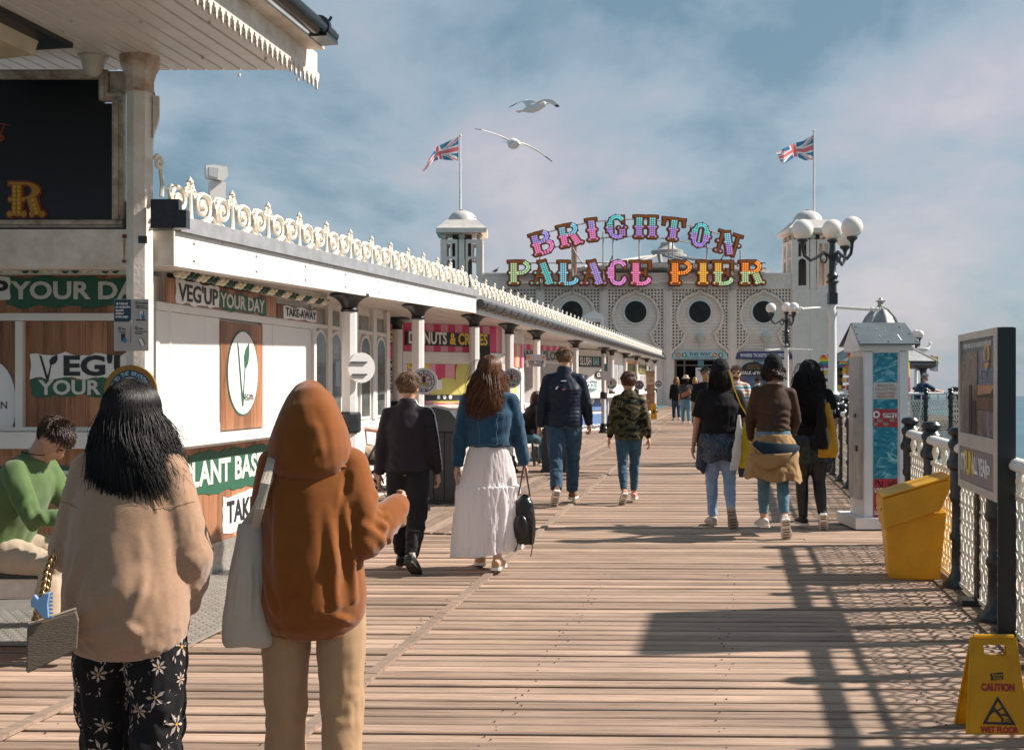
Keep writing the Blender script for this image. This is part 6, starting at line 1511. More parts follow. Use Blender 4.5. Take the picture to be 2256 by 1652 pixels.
def limb(pts, w, k=0): mb.tube([(fx0+x*S_, -.0056-k*.0004, fz0+z*S_) for x, z in pts], [(w*S_, .0012)]*len(pts), 6, side=(1, 0, .01))
mb.ball((fx0-9*S_, -.0056, fz0+10*S_), (4*S_, .0012, 4*S_), 8, 6)
for pts, w in (([(-6, 6), (0, 0), (4, -5)], 3.2), ([(-6, 6), (-14, 4), (-18, -1)], 1.6), ([(-4, 6), (4, 10), (10, 13)], 1.6), ([(4, -4), (12, -1), (17, -4)], 2), ([(3, -5), (8, -11), (6, -16)], 2), ([(12, -13), (22, -11)], .8), ([(13, -17), (23, -15)], .8)):
 for a, b in zip(pts, pts[1:]):
  d = Vector((b[0]-a[0], b[1]-a[1])).normalized(); n_ = Vector((-d.y, d.x))*w; A2 = Vector(a)-d*w*.4; B2 = Vector(b)+d*w*.4
  mb.prism([(fx0+p.x*S_, fz0+p.y*S_) for p in (A2+n_, B2+n_, B2-n_, A2-n_)], -.0064-.0002*len(mb.f)*.01, -.0045)
obj('slipping_figure', mb, wk, L1)
# souvenir kiosk with ribbed lead dome on the side platform
Yo = 41.0; so_ = P(1940, 842, Yo); uo = Yo/F
kk_ = thing('kiosk', 'octagonal souvenir kiosk with ribbed grey dome and rainbow pennants under black eaves', 'kiosk', (so_.x, Yo, .16))
def oz_(py): return EYE+(CY-py)*uo-.16
scal = mat('lead_scales', (.34, .34, .335), .5, var=.35, vscale=5); scb = MB()
prof = [(128*uo, oz_(797)), (104*uo, oz_(785)), (78*uo, oz_(772)), (52*uo, oz_(752)), (43*uo, oz_(738)), (42*uo, oz_(730))]
mb = MB(); mb.lathe(prof, n=8); ro = obj('roof', mb, scal, kk_)
mb = MB(); mb.lathe([(42*uo, oz_(729.5)), (40*uo, oz_(715)), (32*uo, oz_(699)), (18*uo, oz_(684)), (7*uo, oz_(678))], n=8); dm = obj('dome', mb, scal, kk_)
for i in range(8):
 a = 2*PI*i/8; d = Vector((math.cos(a), math.sin(a), 0))
 mb = MB(); mb.tube([d*(r*uo)+Vector((0, 0, oz_(p))) for r, p in ((42, 729), (40.5, 715), (32.5, 699), (18.5, 684), (7, 678))], .04, 6); obj('rib', mb, MATS['cupola_grey'], dm)
 mb = MB(); mb.tube([d*r+Vector((0, 0, z)) for r, z in prof], .045, 6); obj('rib', mb, MATS['cupola_grey'], ro)
mb = MB(); mb.lathe([(.13, oz_(679)), (.13, oz_(674)), (.10, oz_(672)), (.11, oz_(666)), (.20, oz_(663)), (.09, oz_(661)), (.05, oz_(657)), (.0, oz_(655))], n=8); obj('finial', mb, MATS['cupola_grey'], kk_)
mb = MB(); mb.lathe([(126*uo, oz_(797.5)), (127*uo, oz_(806)), (116*uo, oz_(812)), (100*uo, oz_(808))], n=8); obj('eaves', mb, black, kk_)
mb = MB(); mb.lathe([(100*uo, oz_(812)), (99*uo, oz_(803))], n=8); obj('ceiling', mb, black, kk_)
for i in range(8):
 a = 2*PI*i/8; d = Vector((math.cos(a), math.sin(a), 0)); mb = MB(); p = d*96*uo; mb.cyl(p, p+Vector((0, 0, oz_(806))), .07, n=8); obj('post', mb, black, kk_)
 t_v = Vector((-d.y, d.x, 0)); mb = MB()
 for s_ in (-1, 1): mb.tube([p+t_v*s_*(.08+.35*(1-math.cos(q_)))+Vector((0, 0, oz_(808)-.45+.45*math.sin(q_))) for q_ in [PI/2*k/6 for k in range(7)]], .03, 5)
 obj('bracket', mb, black, kk_)
mb = MB(); mb.lathe([(92*uo, 0), (92*uo, .95), (98*uo, .97), (98*uo, 1.06)], n=8); obj('counter', mb, white, kk_)
mb = MB(); mb.lathe([(60*uo, 1.07), (60*uo, oz_(812))], n=8); obj('core', mb, mat('kiosk_dark', (.03, .028, .03), .8), kk_)
r = random.Random(8); goods = [mat('goods_pink', (.62, .16, .28), .5), mat('goods_yellow', (.70, .50, .05), .5), mat('goods_orange', (.62, .22, .05), .5), mat('goods_red', (.42, .05, .05), .5), mat('goods_white', (.6, .56, .54), .5), mat('goods_blue', (.06, .16, .36), .5), mat('goods_brown', (.12, .06, .035), .6)]
RB = [mat('rainbow_%s' % n_, c, .6) for n_, c in (('red', (.60, .06, .05)), ('orange', (.80, .30, .02)), ('yellow', (.80, .62, .04)), ('green', (.04, .36, .15)), ('blue', (.03, .22, .45)), ('violet', (.22, .06, .34)))]
def rack(x, label, n, seed):
 t = thing('goods_rack', label, 'display rack', (P(x, 842, 37.3).x, 37.3, .16)); r = random.Random(seed)
 for j in range(5):
  mb = MB(); mb.bx(-.42, .42, -.02, .02, .85+j*.24, .862+j*.24); obj('shelf', mb, black, t)
  for i in range(n):
   mb = MB(); w = .84/n; mb.box((-.42+(i+.5)*w, -.05, .862+j*.24+.075), (w*.8, .05, .10+.06*r.random())); obj('souvenir', mb, goods[r.randrange(7)], t)
 mb = MB(); mb.bx(-.44, -.425, -.03, .03, 0, 2.0); mb.bx(.425, .44, -.03, .03, 0, 2.0); obj('upright', mb, black, t, kind='stuff')
rack(1814, 'rack of small bagged souvenirs left of the lamp post under the rainbow pennants', 6, 3); rack(1872, 'rack of souvenirs hanging between lamp post and medallion stand', 6, 5)
def rainbow_thing(name, label, cat, px, py, w, h, n, shape, dy=0):
 c = P(px, py, Yo-4.3+dy); t = thing(name, label, cat, (c.x, c.y, c.z))
 for i in range(6):
  z1 = h/2-h*i/6; z0 = z1-h/6+.001; mb = MB()
  if shape == 'oval':
   def hw(z): return w/2*math.sqrt(max(0.01, 1-(2*z/h)**2))
   mb.prism([(-hw(z0), z0), (hw(z0), z0), (hw((z0+z1)/2)*1.01, (z0+z1)/2), (hw(z1), z1), (-hw(z1), z1), (-hw((z0+z1)/2)*1.01, (z0+z1)/2)], -.03, .03)
  else: mb.bx(-w/2, w/2, -.01, .01, z0, z1)
  obj('stripe', mb, RB[i], t)
rainbow_thing('pennant', 'oval rainbow pennant hanging leftmost under the kiosk eaves', 'pennant', 1814, 796, .26, .42, 6, 'oval')
rainbow_thing('pennant', 'square rainbow flag beside the oval pennant', 'pennant', 1831, 794, .24, .40, 6, 'sq')
rainbow_thing('pennant', 'rainbow bikini top pennant right of the lamp pole, wide part', 'pennant', 1858, 801, .26, .18, 6, 'oval', .05)
rainbow_thing('pennant', 'narrow rainbow ribbon between lamp pole and medallion stand', 'pennant', 1871, 792, .11, .40, 6, 'sq')
for i, (px, py, rr_, k, lb) in enumerate(((1868, 812, .17, 1, 'yellow balloon under the eaves of the souvenir kiosk'), (1884, 808, .19, 0, 'large pink balloon beside the medallion stand cornice'), (1890, 830, .14, 4, 'white balloon low beside the medallion stand'), (1882, 850, .16, 1, 'lower yellow balloon beside the medallion stand'), (1886, 866, .17, 0, 'lower pink balloon just above the rail'))):
 c = P(px, py, Yo-3.4); b = MB(); b.ball((0, 0, 0), (rr_, rr_, rr_*1.15), 14, 10); o = obj('balloon', b, goods[k], smooth=True, loc=c); tag(o, lb, 'balloon')
rainbow_thing('windsock', 'striped rainbow windsock hanging behind the balloons', 'windsock', 1886, 846, .30, .5, 6, 'sq', .6)
for i, (px, py, k, lb) in enumerate(((2061, 802, 1, 'yellow and white fringe ornament at the right corner of the kiosk eaves'), (2022, 800, 4, 'thin white ribbon hanging from the right kiosk eaves'), (2052, 800, 0, 'pink ornament under the right kiosk eaves'))):
 c = P(px, py, Yo-1.0); t = thing('hanging_ornament', lb, 'ornament', c); mb = MB(); w = .12 if i else .18; mb.box((0, 0, .12), (w, .03, .3)); obj('top', mb, goods[k], t)
 mb = MB()
 for q_ in range(4): mb.box((-w/2+w*(q_+.5)/4, 0, -.14), (w/6, .02, .24))
 obj('fringe', mb, goods[4], t, kind='stuff')
c = P(1992, 905, 33); o = thing('hoop_stick', 'bright lime hanging ribbons by the far railing', 'ribbon', c);
for dx in (-.06, .06): mb = MB(); mb.box((dx, 0, 0), (.07, .03, .85)); obj('ribbon', mb, mat('lime', (.50, .62, .04), .5), o)
c = P(1998, 850, 38); o = thing('windsock', 'red and yellow windsock at the right-hand post of the kiosk', 'windsock', c)
mb = MB(); mb.lathe([(.06, -.5), (.12, -.1), (.10, .3)], n=10); obj('tail', mb, goods[3], o); mb = MB(); mb.lathe([(.10, .301), (.08, .8)], n=10); obj('sleeve', mb, goods[1], o)
# litter bins, bench and small things on the left
def litter_bin(px, py, h, w, label):
 g = G(px, py); t = thing('litter_bin', label, 'litter bin', g, AROT-R(90)+R(6), 'dark litter bins'); dk_ = mat('bin_plastic', (.035, .038, .042), .5, var=.3, vscale=12)
 for i in range(4):
  mb = MB(); x = -w/2+w*(i+.5)/4; mb.bx(x-w/8+.004, x+w/8-.004, -w/2, -w/2+.03, .06, h*.74); obj('slat', mb, dk_, t)
  mb = MB(); mb.bx(w/2-.03, w/2, x-w/8+.004, x+w/8-.004, .06, h*.74); obj('slat', mb, dk_, t)
 mb = MB(); mb.bx(-w/2+.032, w/2-.032, -w/2+.032, w/2, .0, h*.78); obj('body', mb, dk_, t)
 mb = MB(); mb.bx(-w/2-.012, w/2+.012, -w/2-.012, w/2+.012, .0, .055); obj('base', mb, dk_, t)
 mb = MB(); pr = [(-w/2-.03, h*.75), (w/2+.03, h*.75), (w/2+.03, h*.86), (w*.38, h*.96), (0, h), (-w*.38, h*.96), (-w/2-.03, h*.86)]; mb.prism(pr, -w/2-.03, w/2+.03); obj('hood', mb, mat('bin_hood', (.05, .055, .058), .42, var=.2), t)
 mb = MB(); mb.bx(w/2+.031, w/2+.036, -w*.3, w*.3, h*.77, h*.85); obj('mouth', mb, black, t)
 mb = MB(); mb.bx(w/2+.001, w/2+.006, -w*.28, -w*.24, .12, h*.6); obj('hinge_strip', mb, silver, t)
litter_bin(963, 1108, 1.20, .52, 'dark slatted litter bin between the tracksuit boy and the woman in denim')
litter_bin(1228, 1040, 1.0, .5, 'second dark litter bin behind the man in the navy jacket')
bn = thing('bench', 'black topped bench with white frame against the kiosk wall', 'bench', (-3.2, 6.35, 0))
for i in range(4): mb = MB(); mb.bx(-1.2, .92, -.20+i*.105, -.105+i*.105, .44, .47); obj('slat', mb, black, bn)
mb = MB(); mb.bx(-1.2, .90, -.19, .2, .33, .435); obj('apron', mb, oldwhite, bn)
for x in (-.9, .72):
 for y in (-.15, .16): mb = MB(); mb.bx(x-.03, x+.03, y-.03, y+.03, .025, .33); obj('leg', mb, dkgrey, bn)
c1 = thing('caution_sign', 'small yellow caution board at the end of the arcade', 'sign', (G(1447, 924).x-.12, G(1447, 924).y, 0))
mb = MB(); mb.add([(-.13, 0, 0), (.13, 0, 0), (.1, .1, .64), (-.1, .1, .64), (-.13, .02, 0), (.13, .02, 0), (.1, .12, .64), (-.1, .12, .64)], [(0, 1, 2, 3), (7, 6, 5, 4), (4, 5, 1, 0), (5, 6, 2, 1), (6, 7, 3, 2), (7, 4, 0, 3)]); bd_ = obj('leaf', mb, wy, c1)
mb = MB(); mb.add([(-.07, .032, .26), (.07, .032, .26), (0, .056, .42)], [(0, 1, 2)]); obj('warning_triangle', mb, wk, bd_)
c1 = thing('coffee_board', 'brown coffee advert board beside the last arcade columns', 'sign', (P(1433, 842, 50).x, 50, 0))
mb = MB(); mb.bx(-.18, .18, 0, .05, .25, 2.0); bd_ = obj('board', mb, mat('coffee_art', (.30, .17, .10), .5, var=.8, vscale=6, col2=(.10, .03, .02)), c1)
mb = MB(); mb.bx(-.16, .16, -.01, -.0005, 1.4, 1.95); obj('panel', mb, mat('kraft', (.48, .34, .24), .6, var=.2), bd_); text('LOVE', .30, mat('brown_print', (.25, .10, .02), .5), bd_, 0, 1.82, -.014, bold=.03, fit=.28); text('coffee', .24, MATS['brown_print'], bd_, 0, 1.58, -.014, bold=.0, fit=.26)
c1 = thing('caution_strip', 'yellow painted line across the deck before the pavilion', 'floor marking', (P(1520, 918, 48).x, EYE*F/(918-CY), 0))
mb = MB(); mb.bx(-1.6, 1.9, -.06, .06, .006, .010); obj('line', mb, mat('line_yellow', (.62, .40, .04), .6, var=.3), c1)
# people: one continuous skin surface each, clothes as children
def remesh(mb, voxel, smooth=4, fac_=.5):
 me = mb.mesh('body'); o = bpy.data.objects.new('tmp', me); C.objects.link(o)
 m = o.modifiers.new('r', 'REMESH'); m.mode = 'VOXEL'; m.voxel_size = voxel; m.use_smooth_shade = True
 if smooth: s_ = o.modifiers.new('s', 'SMOOTH'); s_.factor = fac_; s_.iterations = smooth
 dg = bpy.context.evaluated_depsgraph_get(); r = bpy.data.meshes.new_from_object(o.evaluated_get(dg)); bpy.data.objects.remove(o); bpy.data.meshes.remove(me)
 r.polygons.foreach_set('use_smooth', [True]*len(r.polygons)); r.materials.clear(); return r
def fold(me, amp, sc, seed=0, fn=None, ridge=True):
 """cloth folds: push the surface along its normal by stretched noise"""
 ns = [v.normal.copy() for v in me.vertices]
 for v, n in zip(me.vertices, ns):
  p = v.co; a = amp*(fn(p) if fn else 1.0)
  if a == 0: continue
  w = noise.noise(Vector((p.x*sc[0]+seed, p.y*sc[1]+seed*1.7, p.z*sc[2]))) + .5*noise.noise(Vector((p.x*sc[0]*2.1+p.z*sc[2]*.9, p.y*sc[1]*2.1+seed, p.z*sc[2]*1.7)))
  if ridge: w = (abs(w)*2-.55)
  v.co = p+n*(a*w)
 me.update(); return me
import numpy as np
def creases(me, L):
 """pulled folds: each a ridge along a 3D segment (start, end, height, width); negative heights are valleys"""
 n = len(me.vertices); co = np.empty(n*3); me.vertices.foreach_get('co', co); co = co.reshape(-1, 3); no = np.array([v.normal[:] for v in me.vertices]); d = np.zeros(n)
 for a, b, amp, wd in L:
  a, b = np.array(a[:]), np.array(b[:]); ab = b-a; t = np.clip(((co-a) @ ab)/(ab @ ab), 0, 1); q = a+t[:, None]*ab; x = np.linalg.norm(co-q, axis=1)/wd
  d += amp*(np.exp(-x*x)-.28*np.exp(-((x-1.6)/.8)**2))*(.35+.65*np.sin(np.pi*np.clip(t, .06, .94)))
 co += no*d[:, None]; me.vertices.foreach_set('co', co.ravel()); me.update()
def arm_creases(J, n, h, amp, k=7, seed=0, r=.05):
 rr_ = random.Random(seed); L = []; el = J['el'+n]
 for i in range(k):
  f_ = (i+.5)/k; A, B = (J['sh'+n], el) if f_ < .5 else (el, J['wr'+n]); g = (f_*2) % 1; c = A.lerp(B, g); ax = (B-A).normalized(); u = ax.orthogonal().normalized(); w = ax.cross(u); a0 = rr_.uniform(0, 6.28)
  p = lambda a, o: c+(u*math.cos(a)+w*math.sin(a))*r*h+ax*o*h
  L.append((p(a0, -.012), p(a0+1.5, .014), amp*(1.5 if .3 < f_ < .75 else .8), .011*h))
 return L
def cutz(me, plane_co, plane_no):
 bm = bmesh.new(); bm.from_mesh(me); bmesh.ops.bisect_plane(bm, geom=bm.verts[:]+bm.edges[:]+bm.faces[:], plane_co=plane_co, plane_no=plane_no, clear_outer=True)
 bm.to_mesh(me); bm.free(); return me
V = Vector
def rx(v, a): c, s = math.cos(a), math.sin(a); return V((v.x, v.y*c-v.z*s, v.y*s+v.z*c))
class Fig:
 """skeleton, local frame: faces +Y, right is +X"""
 def __init__(s, h, legs=((18, 6, 0), (-14, 22, 0)), arms=((8, 8, 18, 0), (-6, 8, 18, 0)), lean=0, head=(0, 0, 0), w=1.0, sit=None, feet=(0, 0), shw=.094, hipw=.050, inn=1.0, hs=1.0):
  s.h = h; s.w = w; s.hs = hs; J = s.J = {}
  sp = lambda z: rx(V((0, 0, (z-.53)*h)), -R(lean))+V((0, 0, .53*h))
  J['pelvis'] = V((0, 0, .53*h)); J['waist'] = sp(.61); J['chest'] = sp(.73); J['neck0'] = sp(.826); J['neck'] = sp(.856)+V((0, .006*h, 0));
  s.up = rx(V((0, 0, 1)), -R(lean))
  for i, sg in ((0, -1), (1, 1)):
   th, kn, ou = legs[i]; n = 'lr'[i]
   hp = V((sg*hipw*h, 0, .50*h)); J['hip'+n] = hp
   a = R(th); d = V((sg*math.sin(R(ou)), math.sin(a), -math.cos(a))).normalized(); J['kn'+n] = hp+d*.235*h
   b = R(th-kn); d2 = V((sg*math.sin(R(ou))*.4-sg*.02*inn, math.sin(b), -math.cos(b))).normalized(); J['an'+n] = J['kn'+n]+d2*.222*h
   fp = R(feet[i] if feet[i] else 0); J['fd'+n] = V((sg*.16, math.cos(fp), math.sin(fp))).normalized()
  for i, sg in ((0, -1), (1, 1)):
   fw, ab, el, inw = arms[i]; n = 'lr'[i]
   sh = sp(.800)+V((sg*shw*h*w**.5, 0, 0)); J['sh'+n] = sh; a = R(fw)
   d = V((sg*math.sin(R(ab)), math.sin(a)*math.cos(R(ab)), -math.cos(a)*math.cos(R(ab)))).normalized(); J['el'+n] = sh+d*.175*h
   b = R(fw+el); d2 = V((sg*math.sin(R(ab))*.55-sg*math.sin(R(inw)), math.sin(b), -math.cos(b))).normalized(); J['wr'+n] = J['el'+n]+d2*.150*h; J['hd'+n] = d2
  yaw, pit, rol = head
  s.HR = Matrix.Rotation(R(yaw), 3, 'Z') @ Matrix.Rotation(-R(pit), 3, 'X') @ Matrix.Rotation(R(rol), 3, 'Y')
  nk = J['neck']; J['head'] = nk+rx(V((0, 0, 1)), -R(lean)*.5)*.026*h + s.HR @ V((0, .012*h, .050*h))
  s.ground()
 def ground(s):
  z = min(min((s.sole(n)[0].z, s.sole(n)[1].z)) for n in 'lr'); s.shift(-z)
 def shift(s, dz):
  for k in s.J:
   if k[:2] not in ('fd', 'hd'): s.J[k] = s.J[k]+V((0, 0, dz))
 def sole(s, n):
  a, f, h = s.J['an'+n], s.J['fd'+n], s.h; dn = V((0, -f.z, f.y)) if True else None
  dn = (f.cross(V((1, 0, 0)))).normalized(); dn = -dn if dn.z > 0 else dn
  heel = a-f*.030*h+dn*.042*h; toe = a+f*.105*h+dn*.042*h
  return heel, toe, dn
def head_mb(mb, f, ears=True, face=True):
 hh = .142*f.h*f.hs; c = f.J['head']; M = f.HR
 def B(x, y, z, r): mb.ball(c+M @ V((x*hh, y*hh, z*hh)), tuple(q*hh for q in r), 16, 12, M)
 B(0, -.06, .12, (.335, .40, .36)); B(0, .08, -.08, (.29, .31, .34)); B(0, .14, -.30, (.20, .22, .16)); B(0, -.12, -.12, (.26, .26, .26))
 if face:
  B(0, .28, -.40, (.09, .08, .07)); B(0, .40, -.10, (.05, .08, .12)); B(0, .435, -.15, (.058, .055, .05)); B(0, .32, .05, (.20, .07, .05)); B(0, .355, -.27, (.10, .05, .028)); B(0, .345, -.315, (.085, .05, .028))
  for s_ in (-1, 1): B(s_*.17, .25, -.12, (.10, .10, .08))
 if ears:
  for s_ in (-1, 1): B(s_*.325, -.02, -.06, (.035, .085, .12));
 nk = f.J['neck']; mb.tube([f.J['neck0']-V((0, 0, .02*f.h)), nk, c+M @ V((0, -.10*hh, -.10*hh))], [.043*f.h, .034*f.h, .034*f.h], 14)
def hand(mb, f, n, curl=35, spread=1.0):
 sg = -1 if n == 'l' else 1; h = f.h; w = f.J['wr'+n]; d = f.J['hd'+n].normalized(); pn = V((-sg, 0, 0)); pn = (pn-d*pn.dot(d)).normalized(); u = pn.cross(d)*sg
 if u.y < 0 and abs(d.z) > .5: u = -u
 L = .050*h; palm = [w-d*.012*h, w+d*.5*L, w+d*L]
 mb.tube(palm, [(.016*h, .010*h), (.023*h, .011*h), (.023*h, .0095*h)], 8, side=u)
 k = w+d*L*.96; lens = (.042, .047, .044, .034)
 for i in range(4):
  b = k+u*(.0165-.011*i)*h; dd = d.copy(); p = [b-d*.008*h, b]; a = 0
  for q, fr in enumerate((.45, .32, .25)):
   a += R(curl*(.5+.35*q)); dd = (d*math.cos(a)+pn*math.sin(a)).normalized(); p.append(p[-1]+dd*lens[i]*h*fr)
  mb.tube(p, [.0054*h, .0054*h, .005*h, .0046*h, .0036*h], 6)
 t0 = w+d*.012*h+u*.017*h; td = (d*.7+u*.6+pn*.35).normalized(); td2 = (d*.92+u*.1+pn*.4).normalized()
 mb.tube([t0-td*.01*h, t0+td*.018*h, t0+td*.018*h+td2*.018*h, t0+td*.018*h+td2*.032*h], [.0085*h, .0075*h, .006*h, .0042*h], 6)
def limb(mb, p, r, n=12): mb.tube(p, r, n); [mb.ball(a, b if not isinstance(b, tuple) else min(b), 10, 6) for a, b in zip(p, r)]
def body(f, parent, m_, curl=(35, 35), voxel=.011, ears=True, face=True):
 J, h, w = f.J, f.h, f.w; mb = MB(); head_mb(mb, f, ears, face)
 up = f.up
 mb.tube([J['pelvis']-V((0, 0, .05*h)), J['pelvis'], J['waist'], J['chest'], J['neck0']-up*.01*h], [(.07*h*w, .055*h*w), (.085*h*w, .065*h*w), (.068*h*w, .05*h*w), (.085*h*w, .058*h*w), (.06*h, .04*h)], 16, side=(1, 0, 0))
 for n in 'lr':
  limb(mb, [J['hip'+n], J['hip'+n].lerp(J['kn'+n], .5), J['kn'+n], J['kn'+n].lerp(J['an'+n], .35), J['an'+n]], [.052*h*w, .044*h*w, .031*h, .030*h, .020*h])
  f_ = J['fd'+n]; hl, to, dn = f.sole(n); mb.tube([J['an'+n]-f_*.02*h+dn*.02*h, J['an'+n]+f_*.05*h+dn*.025*h, J['an'+n]+f_*.095*h+dn*.033*h], [.022*h, .020*h, .013*h], 8)
  limb(mb, [J['sh'+n]-V((0, 0, .012*h)), J['el'+n], J['wr'+n]], [.028*h*w**.5, .022*h, .0145*h])
  mb.tube([J['neck0']-up*.012*h, J['sh'+n]-V((0, 0, .010*h))], [.030*h, .026*h], 10)
  d = J['hd'+n].normalized(); mb.ball(J['wr'+n]+d*.028*h, .016*h, 8, 6)
 me = remesh(mb, voxel, 3)
 fm = MB(); hand(fm, f, 'l', curl[0]); hand(fm, f, 'r', curl[1])
 bm = bmesh.new(); bm.from_mesh(me); t = fm.mesh(); t.polygons.foreach_set('use_smooth', [True]*len(t.polygons)); bm.from_mesh(t); bm.to_mesh(me); bm.free(); bpy.data.meshes.remove(t)
 for p in me.polygons: p.use_smooth = True
 return obj('body', me, m_, parent, smooth=True)
def shoe(f, n, parent, m_, sole_m, name='shoe', big=1.0, ankle=False, sock=None):
 J, h = f.J, f.h; fd = J['fd'+n]; hl, to, dn = f.sole(n); an = J['an'+n]; sd = dn.cross(fd).normalized()
 mb = MB(); u = .0245*h*big
 b = lambda k, z: an+fd*k*h+dn*z*h
 mb.tube([b(-.040, .022), b(-.02, .018), b(.02, .016), b(.06, .024), b(.095, .030), b(.112, .033)], [(u*.75, u*.95), (u*.95, u*1.1), (u, u*1.05), (u*1.12, u*.75), (u*1.0, u*.5), (u*.5, u*.3)], 12, side=sd)
 mb.tube([an-fd*.006*h-dn*(.012 if ankle else .0)*h, an+dn*.02*h], [u*.92, u*.98], 12)
 me = remesh(mb, .008 if h*big > 0 else .01, 2); o = obj(name, me, m_, parent, smooth=True)
 mb = MB(); pr = []
 for k, wd in ((-.044, .6), (-.036, .9), (0, .92), (.03, .9), (.065, 1.12), (.095, 1.0), (.112, .72), (.120, .3)): pr.append((k, wd*.0255*big))
 top = [b(k, .0315)+sd*wd*h for k, wd in pr]+[b(k, .0315)-sd*wd*h for k, wd in reversed(pr)]
 bot = [p+dn*.013*h for p in top]; n_ = len(top); mb.add(top+bot, [tuple(range(n_)), tuple(range(2*n_-1, n_-1, -1))]+[(i, n_+i, n_+(i+1) % n_, (i+1) % n_) for i in range(n_)]); obj('sole', mb, sole_m, o)
 mb = MB()
 for k in (-.025, -.005, .03, .05, .07, .09): mb.tube([b(k, .0448)-sd*.016*h*big, b(k, .0448)+sd*.016*h*big], .004*h, 4)
 obj('tread', mb, mat('tread_dark', (.10, .07, .05), .8), o, kind='stuff')
 return o
def trousers(f, parent, m_, loose=1.0, hem=.94, amp=.006, top=.60, voxel=.012, flare=1.0, name='trousers', seed=1, wide=1.0, knee=None):
 J, h, w = f.J, f.h, f.w; mb = MB()
 wz_ = J['pelvis'].lerp(J['waist'], (top-.53)/.08)
 mb.tube([J['pelvis']-V((0, 0, .045*h)), J['pelvis'], wz_], [(.092*h*w*wide, .066*h*w), (.098*h*w*wide, .075*h*w), (.082*h*w*wide, .062*h*w)], 18, side=(1, 0, 0))
 for n in 'lr':
  hp, kn, an = J['hip'+n], J['kn'+n], J['an'+n]; e = kn.lerp(an, hem) if knee is None else hp.lerp(kn, knee)
  if knee is None:
   mb.tube([hp+V((0, 0, .01*h)), hp.lerp(kn, .45), kn, kn.lerp(an, .4), e], [.060*h*w, .052*h*w*loose**.5, .038*h*loose, .037*h*loose, .027*h*loose*flare], 14); mb.ball(kn, .038*h*loose, 12, 8); mb.ball(hp, .060*h*w, 12, 8)
  else: mb.tube([hp+V((0, 0, .01*h)), hp.lerp(kn, .5), e], [.060*h*w, .055*h*w*loose, .050*h*w*loose*flare], 14); mb.ball(hp, .060*h*w, 12, 8)
 me = remesh(mb, voxel, 4)
 if amp:
  kz = (J['knl'].z+J['knr'].z)/2
  fold(me, amp, (14, 14, 9), seed, lambda p: .5+.8*math.exp(-((p.z-kz)/(.07*h))**2)+.7*(1 if p.z < .12*h else 0))
 if amp and knee is None:
  Lc = []; rr_ = random.Random(seed)
  for n in 'lr':
   kn, an = J['kn'+n], J['an'+n]
   for k in range(9):
    c = (J['hip'+n].lerp(kn, rr_.uniform(.35, 1)) if k < 4 else kn.lerp(an, rr_.random()*hem)); y = -rr_.uniform(.6, 1)*.045*h*loose; o_ = rr_.uniform(-.016, .016)*h
    Lc.append((c+V((-.045*h, y, o_)), c+V((.045*h, y*.7, -o_)), amp*rr_.uniform(.5, 1.1), .010*h))
  creases(me, Lc)
 return obj(name, me, m_, parent, smooth=True)
